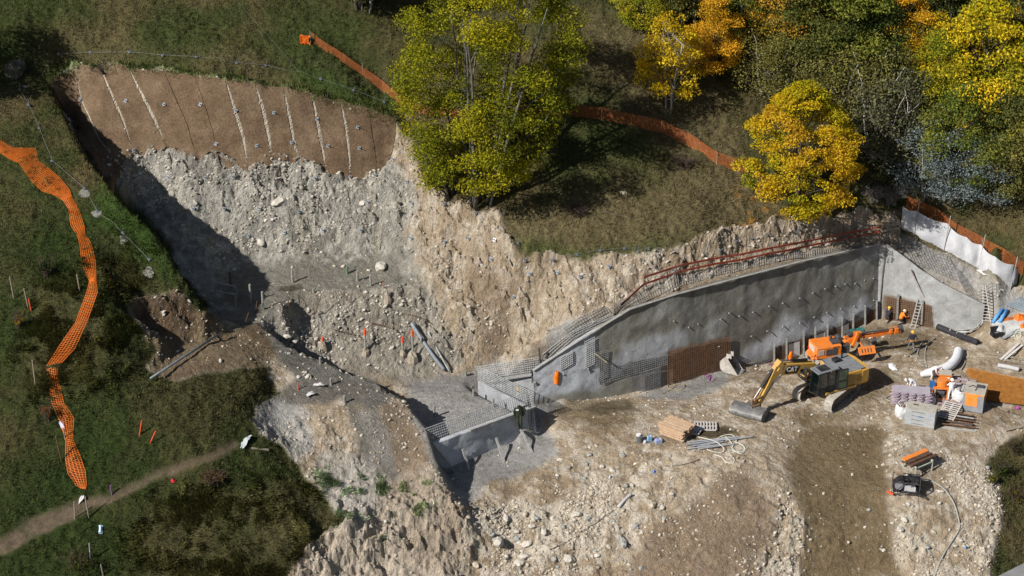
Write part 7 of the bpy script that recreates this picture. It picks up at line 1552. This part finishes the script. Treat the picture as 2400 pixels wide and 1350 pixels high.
# levelling instrument and clothes
p = hit(1213, 957); o = thing('tripod_instrument', 'yellow levelling instrument on a pale tripod inside the concrete box', 'surveying instrument', p); q = MB().mat(M_PALW); tp = p + Vector((0, 0, 1.45))
for a in (-2.2, -.2, 1.9): MB().mat(M_PALW).beam(p + Vector((math.cos(a) * .5, math.sin(a) * .5, 0)), tp, .07, .04, (0, 1, 0)).build('leg', o, True)
MB().mat(M_BLK).cyl(tp + Vector((0, 0, .03)), .12, .06).build('head_plate', o, True); q = MB().mat(HY); q.box(tp + Vector((0, 0, .2)), (.26, .24, .26)); q.mat(M_DKST); q.cyl(tp + Vector((.12, -.05, .22)), .05, .12, (1, -.4, 0)); q.build('instrument', o, True, bevel=.03); q = MB().mat(M_PALW); q.cyl(tp + Vector((0, 0, .5)), .035, .36); q.mat(HY); q.cyl(tp + Vector((0, 0, .7)), .05, .09); q.build('antenna', o, True)
def garment(u, v, z, w_, h, m, lb, seed, p, n=(.3, -1, 0), sleeves=True):
    o = thing('hanging_jacket' if sleeves else 'hanging_vest', lb, 'garment', p); r_ = random.Random(seed); d = Vector(n).normalized(); s_ = d.cross(Vector((0, 0, 1))); rows = []
    for i in range(9):
        t = i / 8; row = []; wi = w_ * (.35 + .65 * min(1, t * 3)) * (1 - .15 * t)
        for j in range(13): a = 6.283 * j / 12; row.append(p + s_ * (math.cos(a) * wi / 2 * (1 + .12 * math.sin(3 * a + t * 5))) + d * (math.sin(a) * .10 + .1 + .03 * r_.random()) + Vector((0, 0, -h * t + (.05 * math.sin(4 * a) if i == 8 else 0))))
        rows.append(row)
    MB().mat(m).sheet(rows).build('cloth', o, True, True)
    if sleeves:
        for sg in (-1, 1): MB().mat(m).tube([p + s_ * sg * w_ * .38 + d * .1 + Vector((0, 0, -.12)), p + s_ * sg * w_ * .55 + d * .12 + Vector((0, 0, -.4)), p + s_ * sg * w_ * .45 + d * .1 + Vector((0, 0, -.75))], .085, 7, .06).build('sleeve', o, True, True)
    return o
M_OLV = mat('olive_cloth', (.035, .042, .025), .95, .25, 5); ja = A3.lerp(L3, .16)
g = garment(0, 0, 0, .75, .85, M_OLV, 'dark olive work jacket hanging on the rim of the low pit wall', 1, Vector((ja.x, ja.y - .1, 1.75))); b = MB().mat(M_OLV)
for sg in (-1, 1): b.tube([Vector((ja.x + sg * .1, ja.y - .2, 1.0)), Vector((ja.x + .05 + sg * .12, ja.y - .28, .45)), Vector((ja.x + .12 + sg * .05, ja.y - .3, -.05))], .11, 7, .07)
b.build('trousers', g, True, True); MB().mat(M_WHT).box(Vector((ja.x - .12, ja.y - .35, 1.5)), (.2, .02, .12)).build('badge', g, True)
M_VEST = mat('safety_orange', (1.0, .22, .01), .8, .05, 4)
garment(0, 0, 0, .5, 1.0, M_VEST, 'bright orange vest hanging on the wall above the small strut', 3, WS.at(1303, 868, .08), (.45, -.89, 0), False); garment(0, 0, 0, .42, .95, M_VEST, 'bright orange vest hanging on the mesh left of the drilling rig', 4, WS.at(1848, 820, .22), (.45, -.89, 0), False)
# power pack and rod trestle on the lower right slope
o = thing('power_pack', 'black battered power pack with a white battery on the gravel slope', 'power pack', hit(2125, 1150), R(-12)); r_ = random.Random(5); q = MB().mat(M_BLK); q.box((-.1, 0, .35), (1.7, .9, .45)); q.cyl((-.5, -.1, .75), .34, .5, (0, 1, 0), 16); q.box((.5, .1, .8), (.55, .6, .5)); q.cyl((.1, .3, .85), .13, .6); q.build('engine', o, bevel=.02)
q = MB().mat(mat('dark_frame', (.06, .055, .06), .7, .3)); 
for x in (-1, .85): q.beam((x, -.5, .05), (x, -.5, .9), .06, .06, (1, 0, 0)); q.beam((x, .5, .05), (x, .5, 1.05), .06, .06, (1, 0, 0)); q.beam((x, -.5, .9), (x, .5, 1.05), .06, .06)
q.beam((-1, -.5, .9), (.85, -.5, .9), .06, .06); q.beam((-1, .5, 1.05), (.85, .5, 1.05), .06, .06); q.build('frame', o); MB().mat(M_CLOTH).box((.2, -.55, .55), (.75, .3, .28)).build('battery', o); MB().mat(mat('grey_wheel', (.22, .22, .24), .6)).cyl((-.55, -.42, .6), .3, .1, (0, 1, 0), 18).build('flywheel', o); MB().mat(mat('dusty_brown', (.3, .22, .15), .9)).box((-.6, .4, 1.08), (.5, .3, .15), (0, 0, .3)).build('air_filter', o)
for k in range(5): MB().mat(M_HOSE).tube([(r_.uniform(-1, .8), r_.uniform(-.5, .5), 1.0), (r_.uniform(-1.2, 1.2), -.7, .4), (r_.uniform(-1.3, 1.3), r_.uniform(-1, -.5), .06)], .035, 5).build('hose', o)
MB().mat(M_REDP).box((-1.1, -.7, .12), (.5, .1, .12), (0, 0, -.5)).build('handle', o)
o = thing('rod_trestle', 'trestle loaded with rusty and orange painted drill rods', 'trestle', hit(2155, 1115)); pa_, pb_ = hit(2128, 1112) + Vector((0, 0, .75)), hit(2172, 1088) + Vector((0, 0, .75)); dd = (pb_ - pa_); dd.z *= .3; dn = dd.normalized(); sn = dn.cross(Vector((0, 0, 1))).normalized(); mid = (pa_ + pb_) / 2
for k in range(22):
    i, j = k % 8, k // 8; c = mid + sn * (i - 3.5) * .125 + Vector((0, 0, .08 + j * .11)) + dn * r_.uniform(-.12, .12); MB().mat(M_ORP if (i < 3 and j > 0) else rp_).tube([c - dn * 1.05, c + dn * 1.05], .058, 7).build('drill_rod', o, True)
M_TR = mat('pale_green_steel', (.42, .43, .36), .7)
for e in (-.75, .75):
    c = mid + dn * e
    MB().mat(M_TR).beam(c - sn * .65, c + sn * .65, .1, .1).build('crossbar', o, True)
    for sg in (-.6, .6): b0 = c + sn * sg; MB().mat(M_TR).beam(Vector((b0.x, b0.y, hz(b0.x, b0.y) - .05)), b0, .09, .09, (1, 0, 0)).build('leg', o, True)
MB().mat(M_TR).beam(mid - dn * .75 + sn * .6 + Vector((0, 0, -.1)), mid + dn * .75 + sn * .6 + Vector((0, 0, -.1)), .08, .08).build('rail', o, True)
# scraps
for u, v, w_, d, m, lb, sd in [(747,903,1.4,.6,M_CLOTH,'grey white fabric scrap on the ledge beside the pile',31),(728,924,.9,.8,M_CLOTH,'torn white sheet below the fabric scrap on the ledge',32),(574,1036,1.5,.75,mat('blue_grey_cloth',(.45,.49,.5),.8),'blue grey cloth crumpled at the end of the footpath',33),(190,1172,.5,.6,M_CLOTH,'dirty white rag where the lowest net ends',34),(405,1129,.5,.3,mat('red_cloth',(.45,.02,.03),.8),'small red rag in the grass below the footpath',35),(236,1243,.35,.7,mat('pale_blue_plastic',(.45,.6,.75),.4),'pale blue plastic tube in the grass by the fence stakes',36),(148,1000,.4,.8,mat('lilac_tape',(.55,.5,.62),.8),'strip of lilac tape hanging on the lower net',37),(1430,1121,.45,.3,M_CLOTH,'small white paper on the stony slope',38),(1533,1108,.3,.35,mat('blue_plastic',(.1,.2,.6),.5),'small blue plastic bit among the stones',39),(2385,958,.4,.3,mat('magenta_tape',(.5,.05,.45),.6),'tangle of magenta tape at the edge of the rusty mats',40),(2262,1285,.3,.3,M_BLU,'blue plastic bit at the gravel edge',41)]:
    heap('scrap', lb, 'litter', u, v, w_ * .72, d * .72, .22, m, sd, 1, sd * .7)
plank('plank', 'short pale plank beside the blue grey cloth', 'plank', hit(590, 1053) + Vector((0, 0, .1)), hit(630, 1057) + Vector((0, 0, .1)), .2, .05, M_TIMB, 'loose planks')
for pts, lb in [([(1650,880),(1658,878),(1662,882),(1655,885),(1664,890),(1666,880),(1663,894),(1672,893),(1676,888)], 'purple paint mark on the grey apron at the wall foot'), ([(1795,852),(1802,846),(1806,856),(1812,858)], 'short purple paint line beside the loose bucket')]: tube_thing('paint_mark', lb, 'paint mark', pts, .03, mat('purple_spray', (.25, .04, .22), .8), None, 4, 'mark', .02, 3)
# thin sagging wires over the meadow, with nothing but grass below
for pts, lb in [([(540,0,.6),(590,55,.5),(640,110,.5),(700,180,.4)], 'thin wire across the upper left meadow'), ([(1400,502,.3),(1470,515,.2),(1545,530,.1)], 'thin wire on the meadow above the wall')]: tube_thing('wire', lb, 'wire', pts, .006, M_WIRE, 'cables', 4, 'wire', 0, 3)
# bridge pier whose top shows in the lower right corner
p = Vector(W(2405, 1352, 1.0)); o = thing('concrete_pier', 'corner of a grey concrete pier at the lower right edge', 'pier', (p.x, p.y, -8)); h = 9.0
q = MB().mat(mat('pier_concrete', (.24, .24, .235), .85, .15, 1.5, bumps=.3)); q.prism([Vector(W(u, v, 1.0)) for u, v in ((2330, 1354), (2425, 1306), (2500, 1400), (2385, 1460))], (0, 0, -9)); q.build('shaft', o, True, bevel=.04)
